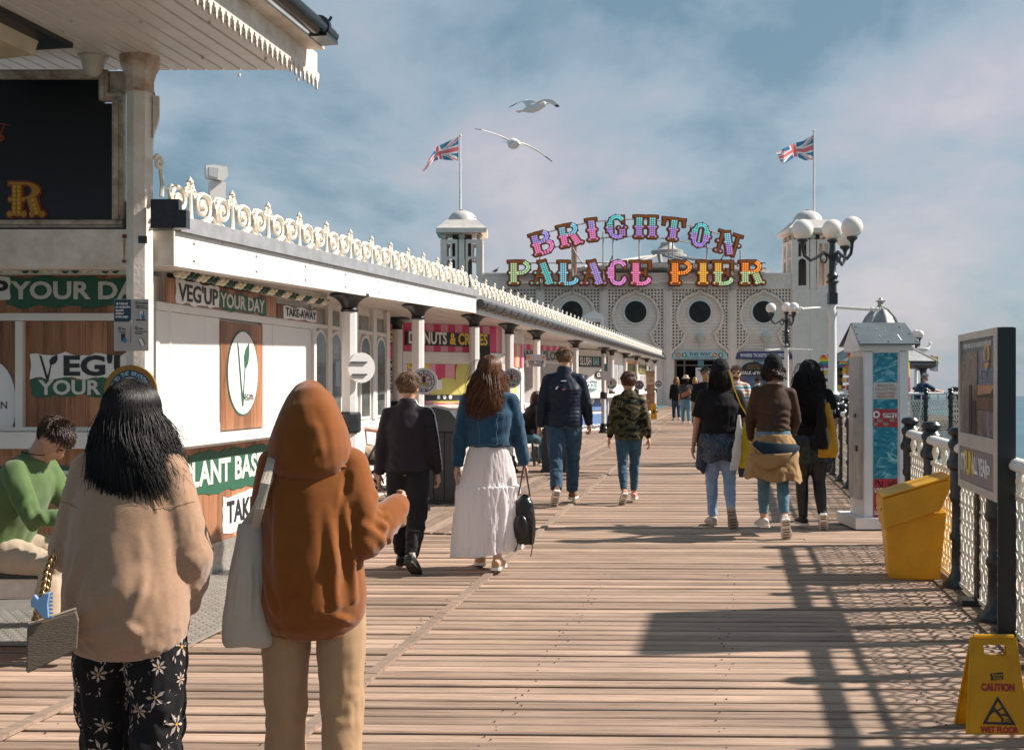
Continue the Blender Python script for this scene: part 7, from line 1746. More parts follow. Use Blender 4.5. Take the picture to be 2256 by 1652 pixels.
def top(f, parent, m_, loose=1.0, hem=.50, sleeve=1.0, amp=.006, collar=.0, voxel=.012, name='jacket', seed=2, shoulder=1.0, hemw=1.0, cuff=1.0, sl_loose=1.0, neck=.050, bulge=0, foldsc=(9, 9, 6), back=0):
 J, h, w = f.J, f.h, f.w; mb = MB(); up = f.up
 hz = J['pelvis']+(V((0, 0, (hem-.53)*h)) if hem < .53 else (J['waist']-J['pelvis'])*((hem-.53)/.08))
 mid = J['waist']
 pts = [hz]; rad = [(.100*h*w*hemw*loose, .078*h*w*hemw*loose)]
 if hem < .50: pts.append(J['pelvis']); rad.append((.102*h*w*loose*(1+bulge), .080*h*w*loose*(1+bulge)))
 pts += [mid, J['chest'], J['chest'].lerp(J['neck0'], .62), J['neck0'], J['neck0']+up*.022*h]
 rad += [(.092*h*w*loose*(1+bulge), .072*h*w*loose*(1+bulge)), (.103*h*w*loose, .075*h*w*loose), (.092*h*w**.5*shoulder, .062*h*loose), (.060*h*shoulder, .048*h), (neck*h, neck*h*.92)]
 if collar: pts.append(J['neck0']+up*(.022+collar)*h+V((0, .004*h, 0))); rad.append((neck*h*.9, neck*h*.9))
 mb.tube(pts, rad, 20, side=(1, 0, 0))
 for n in 'lr':
  sh, el, wr = J['sh'+n], J['el'+n], J['wr'+n]; sg = -1 if n == 'l' else 1
  s0 = J['neck0']-up*.010*h+V((sg*.03*h, 0, 0)); sh2 = sh-V((0, 0, .008*h))
  mb.tube([s0-up*.006*h, sh2], [.036*h*loose**.5, .033*h*loose**.5*sl_loose**.5], 12); mb.ball(sh2, .034*h*loose**.5*sl_loose**.6, 12, 8)
  if sleeve > .6:
   e = el.lerp(wr, (sleeve-.5)*2); mb.tube([sh2, sh2.lerp(el, .55), el, el.lerp(wr, .5), e], [.034*h*loose**.5*sl_loose**.6, .033*h*sl_loose, .030*h*sl_loose, .028*h*sl_loose, .0225*h*cuff], 12); mb.ball(el, .030*h*sl_loose, 12, 8)
  else: mb.tube([sh2, sh2.lerp(el, sleeve*2)], [.034*h*loose**.5*sl_loose**.6, .035*h*sl_loose], 12)
 me = remesh(mb, voxel, 4)
 if amp:
  els = [J['ell'], J['elr']]
  fold(me, amp*.7, foldsc, seed, lambda p: .6+.5*max(math.exp(-((p-e).length/(.06*h))**2) for e in els))
  Lc = []; rr_ = random.Random(seed)
  if sleeve > .6: Lc += arm_creases(J, 'l', h, amp*.7, 7, seed, .04)+arm_creases(J, 'r', h, amp*.7, 7, seed+1, .04)
  for k in range(9):
   sg = rr_.choice((-1, 1)); z0 = rr_.uniform(hem+.03, .76)*h; Lc.append((V((sg*.10*h, -.05*h, z0)), V((sg*rr_.uniform(-.02, .05)*h, -.085*h, z0-rr_.uniform(.02, .09)*h)), amp*rr_.uniform(.5, 1.0), .014*h))
  creases(me, Lc)
 return obj(name, me, m_, parent, smooth=True)
# hair made of strands
def hair_mat(name, col, rough=.32, spec=.5, rnd=.4):
 if name in MATS: return MATS[name]
 m = mat(name, col, rough, spec=spec); t = m.node_tree; p = t.nodes['Principled BSDF']; g = t.nodes.new('ShaderNodeNewGeometry'); hs = t.nodes.new('ShaderNodeHueSaturation')
 mr = t.nodes.new('ShaderNodeMapRange'); mr.inputs[3].default_value = 1-rnd; mr.inputs[4].default_value = 1+rnd*1.6; t.links.new(g.outputs['Random Per Island'], mr.inputs[0]); t.links.new(mr.outputs[0], hs.inputs['Value'])
 hs.inputs['Color'].default_value = (*col, 1); t.links.new(hs.outputs[0], p.inputs['Base Color']); p.inputs['Anisotropic'].default_value = .6
 return m
def strand(mb, pts, r0, flat=1.0):
 L = len(pts); rs = []
 for i, p in enumerate(pts):
  t = (pts[min(i+1, L-1)]-pts[max(i-1, 0)]); t = t.normalized() if t.length > 1e-6 else V((0, 0, -1))
  u = t.orthogonal().normalized(); w = t.cross(u); r = r0*(1.0 if i < L*.6 else 1-(i-L*.6)/(L*.4)*.75)
  rs.append([p+u*r*math.cos(a)+w*r*math.sin(a) for a in (0, 2*PI/3, 4*PI/3)])
 mb.rings(rs, cap=False)
def long_hair(f, parent, m_, n=900, length=.28, seed=1, r0=.0016, back_only=True, zend=None, cap_z=.30, wave=.0, volume=1.0, tipspread=.03, fly=0.0, side_open=70, pull=0.0, blow=V((0, 0, 0)), start=(3, 75), extra=None, name='hair'):
 """strands start on the scalp, follow the skull to its widest line and then hang"""
 r = random.Random(seed); hh = .142*f.h*f.hs; c = f.J['head']+f.HR @ V((0, -.06*hh, .10*hh)); M = f.HR; A = (.36*hh*volume, .43*hh*volume, .385*hh*volume); h = f.h
 mb = MB()
 for i in range(n):
  az = R(r.uniform(side_open, 360-side_open)); t0 = R(r.uniform(*start)); lay = r.random(); off = 1.0+.05*lay
  pts = []; th = t0; k = 0
  while th < R(100):
   d = V((math.sin(az)*math.sin(th), math.cos(az)*math.sin(th), math.cos(th)))
   pts.append(c+M @ V((d.x*A[0]*off, d.y*A[1]*off, d.z*A[2]*off))); th += R(13)
  p = pts[-1].copy();
  if zend: L = p.z-(zend(az, p)+r.uniform(-tipspread, tipspread*.6))
  else: L = length*h*r.uniform(.8, 1.05)
  if r.random() < .25: L *= r.uniform(.55, .95)
  nseg = 8; ph = r.uniform(0, 6.3); sw = r.gauss(0, .012)*h
  outd = V((math.sin(az), math.cos(az), 0))
  for j in range(1, nseg+1):
   u = j/nseg
   q = p-V((0, 0, L*u))+outd*(-pull*h*u+.010*h*math.sin(u*PI)*(lay+.3))+V((sw*u*u+wave*h*math.sin(ph*.2+u*7+az*3)*.5, wave*h*.5*math.cos(u*6+az*2), 0))+blow*(u*u*(.5+lay))
   if extra: q = extra(q, u, az)
   pts.append(q)
  strand(mb, pts, r0*r.uniform(.7, 1.3))
 for i in range(int(n*fly)):
  az = R(r.uniform(side_open, 360-side_open)); d = V((math.sin(az)*.8, math.cos(az)*.8, .6)); p = c+M @ V((d.x*A[0]*1.05, d.y*A[1]*1.05, d.z*A[2]*1.05)); pts = [p]
  v = V((d.x, d.y, .2))*.012*h
  for j in range(7): pts.append(pts[-1]+v+V((r.gauss(0, .003), r.gauss(0, .003), 0))*h+blow*.15); v = v*.86+V((0, 0, -.007*h))
  strand(mb, pts, r0*.45)
 o = obj(name, mb, m_, parent, smooth=True)
 cap = MB(); cap.ball(c, tuple(a*.985 for a in A), 20, 14, M)
 lo = (zend(PI, c) if zend else c.z-length*h)+.05*h
 sheet = MB(); zz = c.z+.0*hh
 cap.tube([c+V((0, -.10*hh, 0)), c+V((0, -.16*hh, -.6*hh))+blow*.05, V((c.x, c.y-.16*hh, (zz+lo)/2))+blow*.4, V((c.x, c.y-.15*hh, lo))+blow*.8], [(A[0]*.95, A[1]*.8), (A[0]*.98, A[1]*.62), (A[0]*.92, A[1]*.5), (A[0]*.75, A[1]*.4)], 14, side=(1, 0, 0))
 me = remesh(cap, .012, 3)
 cutp = c+M @ V((0, .16*hh, 0)); cutz(me, cutp, M @ V((0, 1, -.35)).normalized())
 obj('hair_base', me, m_, o, smooth=True)
 return o
def short_hair(f, parent, m_, n=1100, seed=1, ln=.022, lowback=-.80, r0=.0012, vol=1.0, top_len=1.6, name='hair'):
 r = random.Random(seed); hh = .142*f.h*f.hs; c = f.J['head']+f.HR @ V((0, -.06*hh, .10*hh)); M = f.HR; A = (.347*hh*vol, .415*hh*vol, .385*hh*vol); h = f.h
 def low(d):
  if d.y < -.25: return lowback
  if d.y < .05: return lowback*.45 if abs(d.x) < .5 else -.12
  return .06 if d.y < .5 else .46
 mb = MB(); k = 0
 while k < n:
  d = V((r.gauss(0, 1), r.gauss(0, 1), r.gauss(0, 1))).normalized()
  if d.z < low(d): continue
  k += 1; p = c+M @ V((d.x*A[0], d.y*A[1], d.z*A[2])); fl = V((.25*r.gauss(0, 1)+d.x*.4, .9 if d.z > .35 and d.y > -.5 else -.1, -.9 if d.z < .6 else -.1)); fl = fl-d*fl.dot(d); fl.normalize()
  L = ln*h*(top_len if d.z > .35 else .8)*r.uniform(.6, 1.2); g = V((r.gauss(0, .3), r.gauss(0, .3), r.gauss(0, .3))); pts = [p, p+M @ (fl*.5+d*.16)*L, p+M @ (fl*.95+g*.25+d*(.10 if d.z > .3 else .03))*L]
  strand(mb, pts, r0)
 o = obj(name, mb, m_, parent, smooth=True)
 cap = MB(); cap.ball(c, tuple(a*1.012 for a in A), 24, 18, M); me = remesh(cap, .010, 1); fold(me, .006, (40, 40, 30), seed, ridge=False)
 bm = bmesh.new(); bm.from_mesh(me); inv = M.inverted(); dele = []
 for v in bm.verts:
  d = inv @ (v.co-c); d = V((d.x/A[0], d.y/A[1], d.z/A[2])).normalized()
  if d.z < low(d): dele.append(v)
 bmesh.ops.delete(bm, geom=dele, context='VERTS'); bm.to_mesh(me); bm.free()
 obj('hair_base', me, m_, o, smooth=True); return o
def beanie(f, parent, m_, name='beanie', tall=1.0):
 hh = .142*f.h*f.hs; c = f.J['head']+f.HR @ V((0, -.06*hh, .12*hh)); M = f.HR; mb = MB()
 mb.tube([c+M @ V((0, 0, z*hh)) for z in (-.10, .06, .20, .36*tall, .48*tall, .54*tall)], [(.385*hh, .45*hh), (.395*hh, .46*hh), (.385*hh, .44*hh), (.30*hh, .34*hh), (.16*hh, .18*hh), (.04*hh, .05*hh)], 22, side=M @ V((1, 0, 0)))
 me = remesh(mb, .008, 3); fold(me, .006, (22, 22, 5), 3, ridge=False); o = obj(name, me, m_, parent, smooth=True)
 mb = MB();
 mb.tube([c+M @ V((0, 0, z*hh)) for z in (-.12, .10)], [(.405*hh, .47*hh), (.41*hh, .475*hh)], 40, side=M @ V((1, 0, 0))); obj('cuff', mb, m_, o, smooth=2); return o
def person(label, px, py, Y, rz=0):
 return thing('person', label, 'person', ((px-CX)/F*Y, Y, 0), rz)
def fabric(name, col, rough=.85, var=.12, vs=30, bump=.12, bs=380, col2=None, stretch=None, sheen=.2):
 m = mat(name, col, rough, var=var, vscale=vs, bump=bump, bscale=bs, col2=col2, spec=.2, stretch=stretch); m.node_tree.nodes['Principled BSDF'].inputs['Sheen Weight'].default_value = sheen if max(col) > .06 else .03; return m
from mathutils.bvhtree import BVHTree
def surf_strip(o, pts, w, m_, parent, name, lift=.002, sub=14):
 me = o.data; bv = BVHTree.FromPolygons([v.co[:] for v in me.vertices], [tuple(q.vertices) for q in me.polygons]); cs = []
 for a, b in zip(pts, pts[1:]):
  for i in range(sub): cs.append(a.lerp(b, i/sub))
 cs.append(pts[-1]); L_ = []
 for q in cs:
  loc, nn, ix, ds = bv.find_nearest(q); L_.append((loc, nn))
 mb = MB(); vs = []
 for i, (p, nn) in enumerate(L_):
  t = (L_[min(i+1, len(L_)-1)][0]-L_[max(i-1, 0)][0]); t = t.normalized() if t.length > 1e-6 else V((0, 0, 1)); sd = t.cross(nn).normalized(); vs += [p+nn*lift-sd*w/2, p+nn*(lift+.001), p+nn*lift+sd*w/2]
 fs = []
 for i in range(len(L_)-1):
  for k in range(2): fs.append((i*3+k, i*3+k+1, i*3+4+k, i*3+3+k))
 mb.add(vs, fs); return obj(name, mb, m_, parent)
# shared cloth
jean_d = fabric('dark_denim', (.018, .045, .085), .8, .35, 9, col2=(.035, .085, .14)); jean_m = fabric('mid_denim', (.07, .15, .21), .8, .3, 8, col2=(.11, .21, .28)); jean_n = fabric('navy_denim', (.02, .065, .11), .8, .3, 8, col2=(.04, .10, .15)); jean_l = fabric('pale_denim', (.20, .29, .44), .8, .25, 8, col2=(.28, .38, .53))
blk = fabric('black_cloth', (.011, .010, .012), .85, .3, 12); shoe_w = mat('white_trainer', (.66, .60, .55), .55, var=.2, vscale=20); sole_w = mat('white_sole', (.72, .68, .62), .6); sole_k = mat('black_sole', (.02, .02, .02), .6); shoe_k = mat('black_trainer', (.018, .018, .02), .35, var=.4, vscale=50)
hair_k = hair_mat('hair_black', (.008, .0065, .006), .5, spec=.28); hair_b = hair_mat('hair_brown', (.085, .034, .016), .5, spec=.3, rnd=.6); hair_d = hair_mat('hair_dark_brown', (.032, .015, .009), .4); hair_br = hair_mat('hair_light_brown', (.16, .09, .045), .5); hair_bl = hair_mat('hair_blond', (.42, .25, .11), .4)
AXR = math.atan2(-SA, CA)
# woman in the beige sweater (nearest, left)
Y = 3.6; p1 = person('woman with long black hair in beige sweater and floral trousers holding a clutch', 285, 0, Y, R(-6))
f = Fig(1.53, legs=((6, 3, 1), (-3, 5, 1)), arms=((4, 15, 62, 22), (2, 14, 30, 24)), w=1.0, shw=.084, hipw=.060, inn=-.6); f.J['head'].z -= .028
body(f, p1, skin2, (30, 40))
sw = fabric('beige_knit', (.42, .255, .16), .95, .12, 90, bump=.35, bs=600, sheen=.4)
def sweater():
 J, h, w = f.J, f.h, f.w; mb = MB(); X = lambda z, y=0.0, x=0.0: V((x, y, z*h))
 mb.tube([X(.435), X(.455, -.005), X(.50, -.02), X(.56, -.03), X(.64, -.02), X(.72, -.01), X(.775), X(.81), X(.83)], [(.108*h, .088*h), (.122*h, .102*h), (.130*h, .110*h), (.129*h, .106*h), (.122*h, .096*h), (.115*h, .086*h), (.104*h, .074*h), (.078*h, .060*h), (.052*h, .050*h)], 26, side=(1, 0, 0))
 for n in 'lr':
  sh, el, wr = J['sh'+n], J['el'+n], J['wr'+n]; mb.tube([J['neck0'], sh], [.040*h, .040*h], 12); mb.ball(sh, .042*h, 14, 10)
  mb.tube([sh, sh.lerp(el, .5), el, el.lerp(wr, .45), el.lerp(wr, .80)], [.042*h, .047*h, .049*h, .046*h, .036*h], 16); mb.ball(el, .049*h, 14, 10); mb.tube([el.lerp(wr, .80), el.lerp(wr, .98)], [.033*h, .030*h], 14)
 me = remesh(mb, .009, 5)
 fold(me, .003, (6, 6, 4.5), 11, lambda p: .4+.6*min(1, max(0, (.74*h-p.z)/(.2*h))))
 fold(me, .003, (22, 22, 18), 5, lambda p: 1.0 if abs(p.x) > .13*h or p.z < .5*h else .25)
 y = -.11*h; Q = lambda x, z, yy=y: V((x*h, yy, z*h))
 creases(me, [(Q(-.10, .47), Q(.06, .60), 0.0171, .030), (Q(-.105, .52), Q(-.06, .68), 0.0147, .022), (Q(-.11, .46), Q(.02, .50), 0.0122, .016), (Q(.06, .73), Q(.10, .54), 0.0122, .026), (Q(-.02, .66), Q(-.07, .55), -0.0098, .022), (Q(.02, .52), Q(.09, .47), 0.0098, .014), (Q(0, .48), Q(.05, .455), 0.0073, .012), (Q(-.06, .47), Q(-.02, .445), 0.0073, .012), (Q(.10, .62), Q(.05, .52), 0.0098, .016), (Q(-.075, .74), Q(-.085, .62), -0.0098, .014), (Q(.08, .77), Q(.085, .66), -0.0098, .014)]
   + arm_creases(J, 'l', h, .007, 9, 3, .05)+arm_creases(J, 'r', h, .0045, 10, 5, .05))
 return obj('sweater', me, sw, p1, smooth=True)
swo = sweater()
swm = fabric('beige_seam', (.36, .21, .125), .95, .1, 40)
for sg in (-1, 1):
 a_ = f.J['sh'+('l' if sg < 0 else 'r')]
 surf_strip(swo, [a_+V((sg*.012, -.12, -.10)), a_+V((sg*.06, -.09, -.095)), a_+V((sg*.10, -.02, -.09))], .004, swm, swo, 'seam', .0015)
mb = MB(); h = f.h
mb.tube([V((0, -.004, .428*h)), V((0, -.003, .455*h))], [(.110*h, .090*h), (.115*h, .095*h)], 60, side=(1, 0, 0)); obj('hem_rib', mb, sw, swo, smooth=2)
for n in 'lr':
 el, wr = f.J['el'+n], f.J['wr'+n]; mb = MB(); mb.tube([el.lerp(wr, .80), el.lerp(wr, 1.0)], [.0335*h, .0305*h], 40); obj('cuff', mb, sw, swo, smooth=2)
flo = fabric('floral_black', (.010, .009, .011), .75, .2, 10)
tr = trousers(f, p1, flo, loose=1.42, hem=.9, amp=.009, top=.58, voxel=.009, flare=1.9, seed=3, wide=1.12)
def scatter_print(o, n, seed, size, mats, kinds, zr, parent, facing=None, name='printed_flower'):
 """flat printed motifs laid on the surface of a garment"""
 r = random.Random(seed); me = o.data; polys = [p for p in me.polygons if zr[0] < p.center.z < zr[1] and (facing is None or p.normal.y < facing)]
 used = []; out_ = {}
 tries = 0
 while len(used) < n and tries < n*40:
  tries += 1; p = r.choice(polys)
  if any((p.center-q).length < size*1.35 for q in used): continue
  used.append(p.center.copy()); nrm = p.normal.normalized(); u = nrm.orthogonal().normalized(); a = r.uniform(0, 6.28); u = (u*math.cos(a)+nrm.cross(u)*math.sin(a)); w = nrm.cross(u); s_ = size*r.uniform(.45, 1.1)
  kinds(out_, p.center+nrm*.0025, u, w, nrm, s_, r)
 bvh = None
 for k, mbx in out_.items():
  ob = obj(name, mbx, mats[k], parent or o, kind='stuff')
  if bvh is None: bvh = BVHTree.FromPolygons([v.co[:] for v in me.vertices], [tuple(q.vertices) for q in me.polygons])
  for v in ob.data.vertices:
   loc, nn, ix, ds = bvh.find_nearest(v.co)
   if loc is not None: v.co = loc+nn*(.0012+.0004*k)
def flower(out_, c, u, w, n, s, r):
 pm = out_.setdefault(0, MB()); L = r.choice([5, 6, 7]) if s > .018 else 4; seg = 2*PI/L
 if s > .02:
  for i in range(L):
   a = i*seg; d = u*math.cos(a)+w*math.sin(a); e = -u*math.sin(a)+w*math.cos(a); b = c+d*s*.12; m1 = c+d*s*.6; l = .85+.3*r.random()
   pm.add([b, m1+e*s*.17, c+d*s*l, m1-e*s*.17], [(0, 1, 2, 3)])
  cm = out_.setdefault(1, MB()); cm.add([c+(u*math.cos(k)+w*math.sin(k))*s*.16 for k in [2*PI*j/6 for j in range(6)]], [tuple(range(6))])
  lm = out_.setdefault(2, MB())
  for j in range(3):
   a = r.uniform(0, 6.28); q = c+(u*math.cos(a)+w*math.sin(a))*s*1.25; d = (u*math.cos(a+.5)+w*math.sin(a+.5)); e = n.cross(d); lm.add([q-d*s*.25, q+e*s*.09, q+d*s*.25, q-e*s*.09], [(0, 1, 2, 3)])
 else:
  d = u; e = w; pm.add([c-d*s*.5, c+e*s*.16, c+d*s*.5, c-e*s*.16], [(0, 1, 2, 3)])
  pm.add([c-e*s*.4+d*s*.6, c-e*s*.3+d*s*.75, c+d*s*.9, c-e*s*.1+d*s*.62], [(0, 1, 2, 3)])
pet = [mat('petal_print', (.50, .40, .34), .7, var=.3, vscale=90), mat('flower_centre', (.50, .24, .03), .7), mat('leaf_print', (.46, .38, .34), .7)]
scatter_print(tr, 60, 4, .042, pet, flower, (.05, .70), None, .55)
scatter_print(tr, 150, 9, .012, pet, flower, (.05, .70), None, .55)
for n in 'lr': shoe(f, n, p1, shoe_w, sole_w)
long_hair(f, p1, hair_k, n=5200, seed=5, r0=.00105, zend=lambda az, p: 1.215-.105*max(0, -math.cos(az))**1.6, volume=1.10, tipspread=.045, fly=0, side_open=42, pull=-.012, wave=.006, blow=V((.01, -.01, 0)), extra=lambda q, u, az: q+V((.045*u*u*max(0, math.sin(az))-.012*u*u*max(0, -math.sin(az)), 0, 0)))
Yc = 3.35; cb_ = P(108, 1410, Yc); bgm = mat('taupe_leather', (.135, .098, .070), .5, var=.15, vscale=9, bump=.4, bscale=90, stretch=(1, 1, 6))
cl_ = thing('clutch_bag', 'taupe embossed leather clutch hanging at the beige sweater woman left side', 'handbag', cb_, R(20))
mb = MB(); k_ = Yc/F; mb.prism([(-46*k_, -62*k_), (-42*k_, -66*k_), (58*k_, -22*k_), (62*k_, 40*k_), (56*k_, 62*k_), (-40*k_, 38*k_), (-44*k_, 30*k_)], -.018, .018); o = obj('bag', mb, bgm, cl_); b_ = o.modifiers.new('bevel', 'BEVEL'); b_.width = .006; b_.segments = 2
mb = MB(); mb.tube([(-42*k_, -.0, 40*k_), (10*k_, 0, 53*k_), (56*k_, 0, 66*k_)], .004, 6); obj('zip', mb, mat('zip_taupe', (.40, .32, .24), .4), cl_)
chn = thing('bag_chain', 'gold link chain running up from the taupe clutch to the sweater cuff', 'chain', (0, 0, 0)); gl = mat('gold_link', (.50, .30, .14), .28, metal=1.0)
lk = MB(); lk.tube([(.012*math.cos(2*PI*k/10), 0, .017*math.sin(2*PI*k/10)) for k in range(10)], .0042, 6, closed=True); lkm2 = lk.mesh('chain_link'); lkm2.materials.append(gl); lkm2.polygons.foreach_set('use_smooth', [True]*len(lkm2.polygons))
cp = [P(78, 1375, Yc), P(88, 1340, Yc), P(98, 1300, Yc+.05), P(104, 1262, Yc+.08), P(118, 1225, Yc+.1)]
tot = 22
for i in range(tot):
 u = i/(tot-1)*(len(cp)-1); a = min(int(u), len(cp)-2); q = cp[a].lerp(cp[a+1], u-a); o = bpy.data.objects.new('chain_link', lkm2); C.objects.link(o); o.parent = chn; o.location = q; o.rotation_euler = (0, R(15), R(90)*(i % 2)+R(20))
clip = thing('claw_clip', 'pale blue plastic hair claw clipped on the gold bag chain', 'hair clip', P(90, 1330, Yc-.03), R(10))
bl_ = mat('clip_blue', (.22, .38, .60), .3, spec=.6)
mb = MB(); k2 = (Yc-.03)/F; mb.prism([(-20*k2, 10*k2), (-12*k2, 22*k2), (-4*k2, 12*k2), (8*k2, 24*k2), (20*k2, 26*k2), (16*k2, 0), (18*k2, -30*k2), (8*k2, -34*k2), (-2*k2, -22*k2), (-12*k2, -8*k2), (-20*k2, -4*k2)], -.008, .008); o = obj('claw', mb, bl_, clip); b_ = o.modifiers.new('bevel', 'BEVEL'); b_.width = .003; b_.segments = 2
for i in range(7): mb = MB(); mb.box((21*k2, 0, (22-i*8.5)*k2), (.012, .005, .005)); obj('tooth', mb, bl_, clip)
# person in the rust hooded sweatshirt
Y = 3.8; p2 = person('person in rust hooded sweatshirt, hood up, beige trousers and canvas tote', 690, 0, Y, R(-2))
f = Fig(1.53, legs=((4, 2, 1), (-2, 3, 1)), arms=((4, 8, 8, 0), (2, 24, 104, -24)), w=.95, shw=.084, hipw=.060, inn=-.6)
f.J['head'].z -= .058; f.J['elr'] = V((.178, -.045, .985)); f.J['wrr'] = V((.262, .10, 1.065)); f.J['hdr'] = V((.25, .9, .25)).normalized()
body(f, p2, skin1, (30, 45))
rust_c = fabric('rust_fleece', (.225, .066, .008), .92, .12, 30, bump=.12, bs=500, sheen=.3)
def hoodie():
 J, h = f.J, f.h; mb = MB(); X = lambda z, y=0.0, x=0.0: V((x, y, z*h))
 mb.tube([X(.455, -.0), X(.475, -.01), X(.52, -.02), X(.60, -.025), X(.68, -.018), X(.74, -.01), X(.785), X(.815), X(.84)], [(.100*h, .084*h), (.112*h, .096*h), (.117*h, .102*h), (.113*h, .098*h), (.108*h, .09*h), (.102*h, .082*h), (.094*h, .073*h), (.074*h, .060*h), (.052*h, .052*h)], 26, side=(1, 0, 0))
 for n in 'lr':
  sh, el, wr = J['sh'+n], J['el'+n], J['wr'+n]; mb.tube([J['neck0'], sh], [.040*h, .040*h], 12); mb.ball(sh, .042*h, 14, 10)
  mb.tube([sh, sh.lerp(el, .5), el, el.lerp(wr, .5), el.lerp(wr, .98), wr+(wr-el)*.10+V((0, .035, .01))], [.042*h, .046*h, .047*h, .043*h, .034*h, .026*h], 16); mb.ball(el, .047*h, 14, 10)
 me = remesh(mb, .009, 5)
 fold(me, .005, (7, 7, 3), 21, lambda p: .5 if p.z > .7*h else 1.0)
 y = -.10*h; Q = lambda x, z, yy=y: V((x*h, yy, z*h))
 creases(me, [(Q(.055, .76), Q(.075, .50), 0.0221, .020), (Q(.085, .74, -.07*h), Q(.10, .52, -.06*h), 0.0170, .016), (Q(.09, .60, -.06*h), Q(.02, .50), 0.0170, .018), (Q(-.06, .74), Q(-.04, .52), 0.0136, .026), (Q(.0, .55), Q(-.05, .48), 0.0136, .018), (Q(.04, .50), Q(.10, .47, -.06*h), 0.0136, .012), (Q(-.09, .6, -.05*h), Q(-.06, .49), 0.0153, .016), (Q(-.085, .78, -.05*h), Q(-.075, .66), -0.0153, .012), (Q(.085, .78, -.05*h), Q(.075, .66), -0.0153, .012)]
   + arm_creases(J, 'r', h, .013, 13, 4, .045)+arm_creases(J, 'l', h, .006, 6, 5, .045))
 return obj('sweatshirt', me, rust_c, p2, smooth=True)
ho = hoodie(); h = f.h
rsm = fabric('rust_seam', (.20, .052, .008), .95, .1, 40)
a_ = f.J['shl']; surf_strip(ho, [a_+V((-.015, -.14, .03)), a_+V((-.022, -.13, -.06)), a_+V((-.02, -.12, -.13))], .004, rsm, ho, 'seam', .0012)
mb = MB(); mb.tube([V((0, -.002, .440*h)), V((0, -.004, .475*h))], [(.099*h, .083*h), (.108*h, .092*h)], 60, side=(1, 0, 0)); obj('hem_band', mb, rust_c, ho, smooth=2)
mb = MB(); hh = .142*h*f.hs; c = f.J['head']
mb.tube([V((x, y, z)) for x, y, z in ((0, -.012, 1.215), (-.004, -.024, 1.245), (-.004, -.03, 1.29), (-.002, -.03, 1.345), (-.004, -.02, 1.40), (-.008, -.004, 1.445), (-.012, .01, 1.475), (-.012, .02, 1.495))], [(.082*h, .070*h), (.091*h, .080*h), (.090*h, .084*h), (.080*h, .082*h), (.066*h, .074*h), (.051*h, .060*h), (.034*h, .042*h), (.014*h, .02*h)], 24, side=(1, 0, 0))
me = remesh(mb, .008, 4); fold(me, .005, (8, 8, 3.2), 31, lambda p: .9)
Q = lambda x, z: V((x*h, -.11*h, c.z+z*hh))
creases(me, [(Q(-.035, .30), Q(-.05, -.75), 0.0180, .016), (Q(.02, .35), Q(.055, -.70), 0.0162, .018), (Q(-.07, -.55), Q(.05, -.85), 0.0144, .013), (Q(.075, -.45), Q(.0, -.8), 0.0126, .012), (Q(-.01, .1), Q(0, -.5), -0.0108, .022), (Q(-.05, .42), Q(.04, .36), 0.0108, .010)])
hd_ = obj('hood', me, rust_c, ho, smooth=True)
mb = MB(); mb.tube([V((.088*h*math.cos(a), -.012+.072*h*math.sin(a), .800*h)) for a in [2*PI*k/40 for k in range(40)]], .0045, 6, closed=True); obj('hood_seam', mb, rust_c, ho, smooth=True)
chino = fabric('tan_chino', (.40, .25, .135), .85, .10, 10, bump=.15)
trousers(f, p2, chino, loose=1.2, hem=.92, amp=.0045, top=.58, voxel=.009, flare=1.55, seed=7, wide=1.02)
for n in 'lr': shoe(f, n, p2, shoe_w, sole_w)
tt = thing('tote_bag', 'off-white canvas tote bag hanging from the rust hooded person shoulder', 'tote bag', P(545, 1300, 3.72), R(14)); cnv = fabric('canvas', (.50, .43, .35), .9, .1, 14, bump=.3, bs=300)
k3 = 3.72/F; mb = MB()
prof = [(1425, -48, 52, .02), (1410, -56, 56, .035), (1350, -52, 48, .05), (1280, -42, 44, .05), (1210, -30, 38, .035), (1150, -22, 32, .018)]
mb.rings([[V((((a+b)/2+(b-a)/2*math.cos(q))*k3, d*math.sin(q), (1300-py)*k3)) for q in [2*PI*j/20 for j in range(20)]] for py, a, b, d in prof])
me = remesh(mb, .007, 2); fold(me, .005, (9, 9, 3.5), 4); creases(me, [(V((x0*k3, -.05, z0*k3)), V((x1*k3, -.05, z1*k3)), a, .009) for x0, z0, x1, z1, a in ((-10, 130, -34, -60, .012), (10, 120, 4, -70, .010), (24, 100, 30, -90, .010), (-24, 40, -40, -100, .009), (-40, -80, 30, -110, .007))]); obj('bag', me, cnv, tt, smooth=True)
TI = (Matrix.Translation(tt.location) @ Matrix.Rotation(R(14), 4, 'Z')).inverted()
for pts in (((600, 1002, 3.76), (594, 1025, 3.64), (584, 1065, 3.60), (572, 1120, 3.61), (562, 1165, 3.68)), ((604, 1004, 3.80), (590, 1060, 3.70), (566, 1120, 3.70), (532, 1168, 3.72))):
 mb = MB(); mb.tube([TI @ P(*q) for q in pts], [(.015, .003)]*len(pts), 8, side=(1, 0, .3)); obj('strap', mb, cnv, tt)
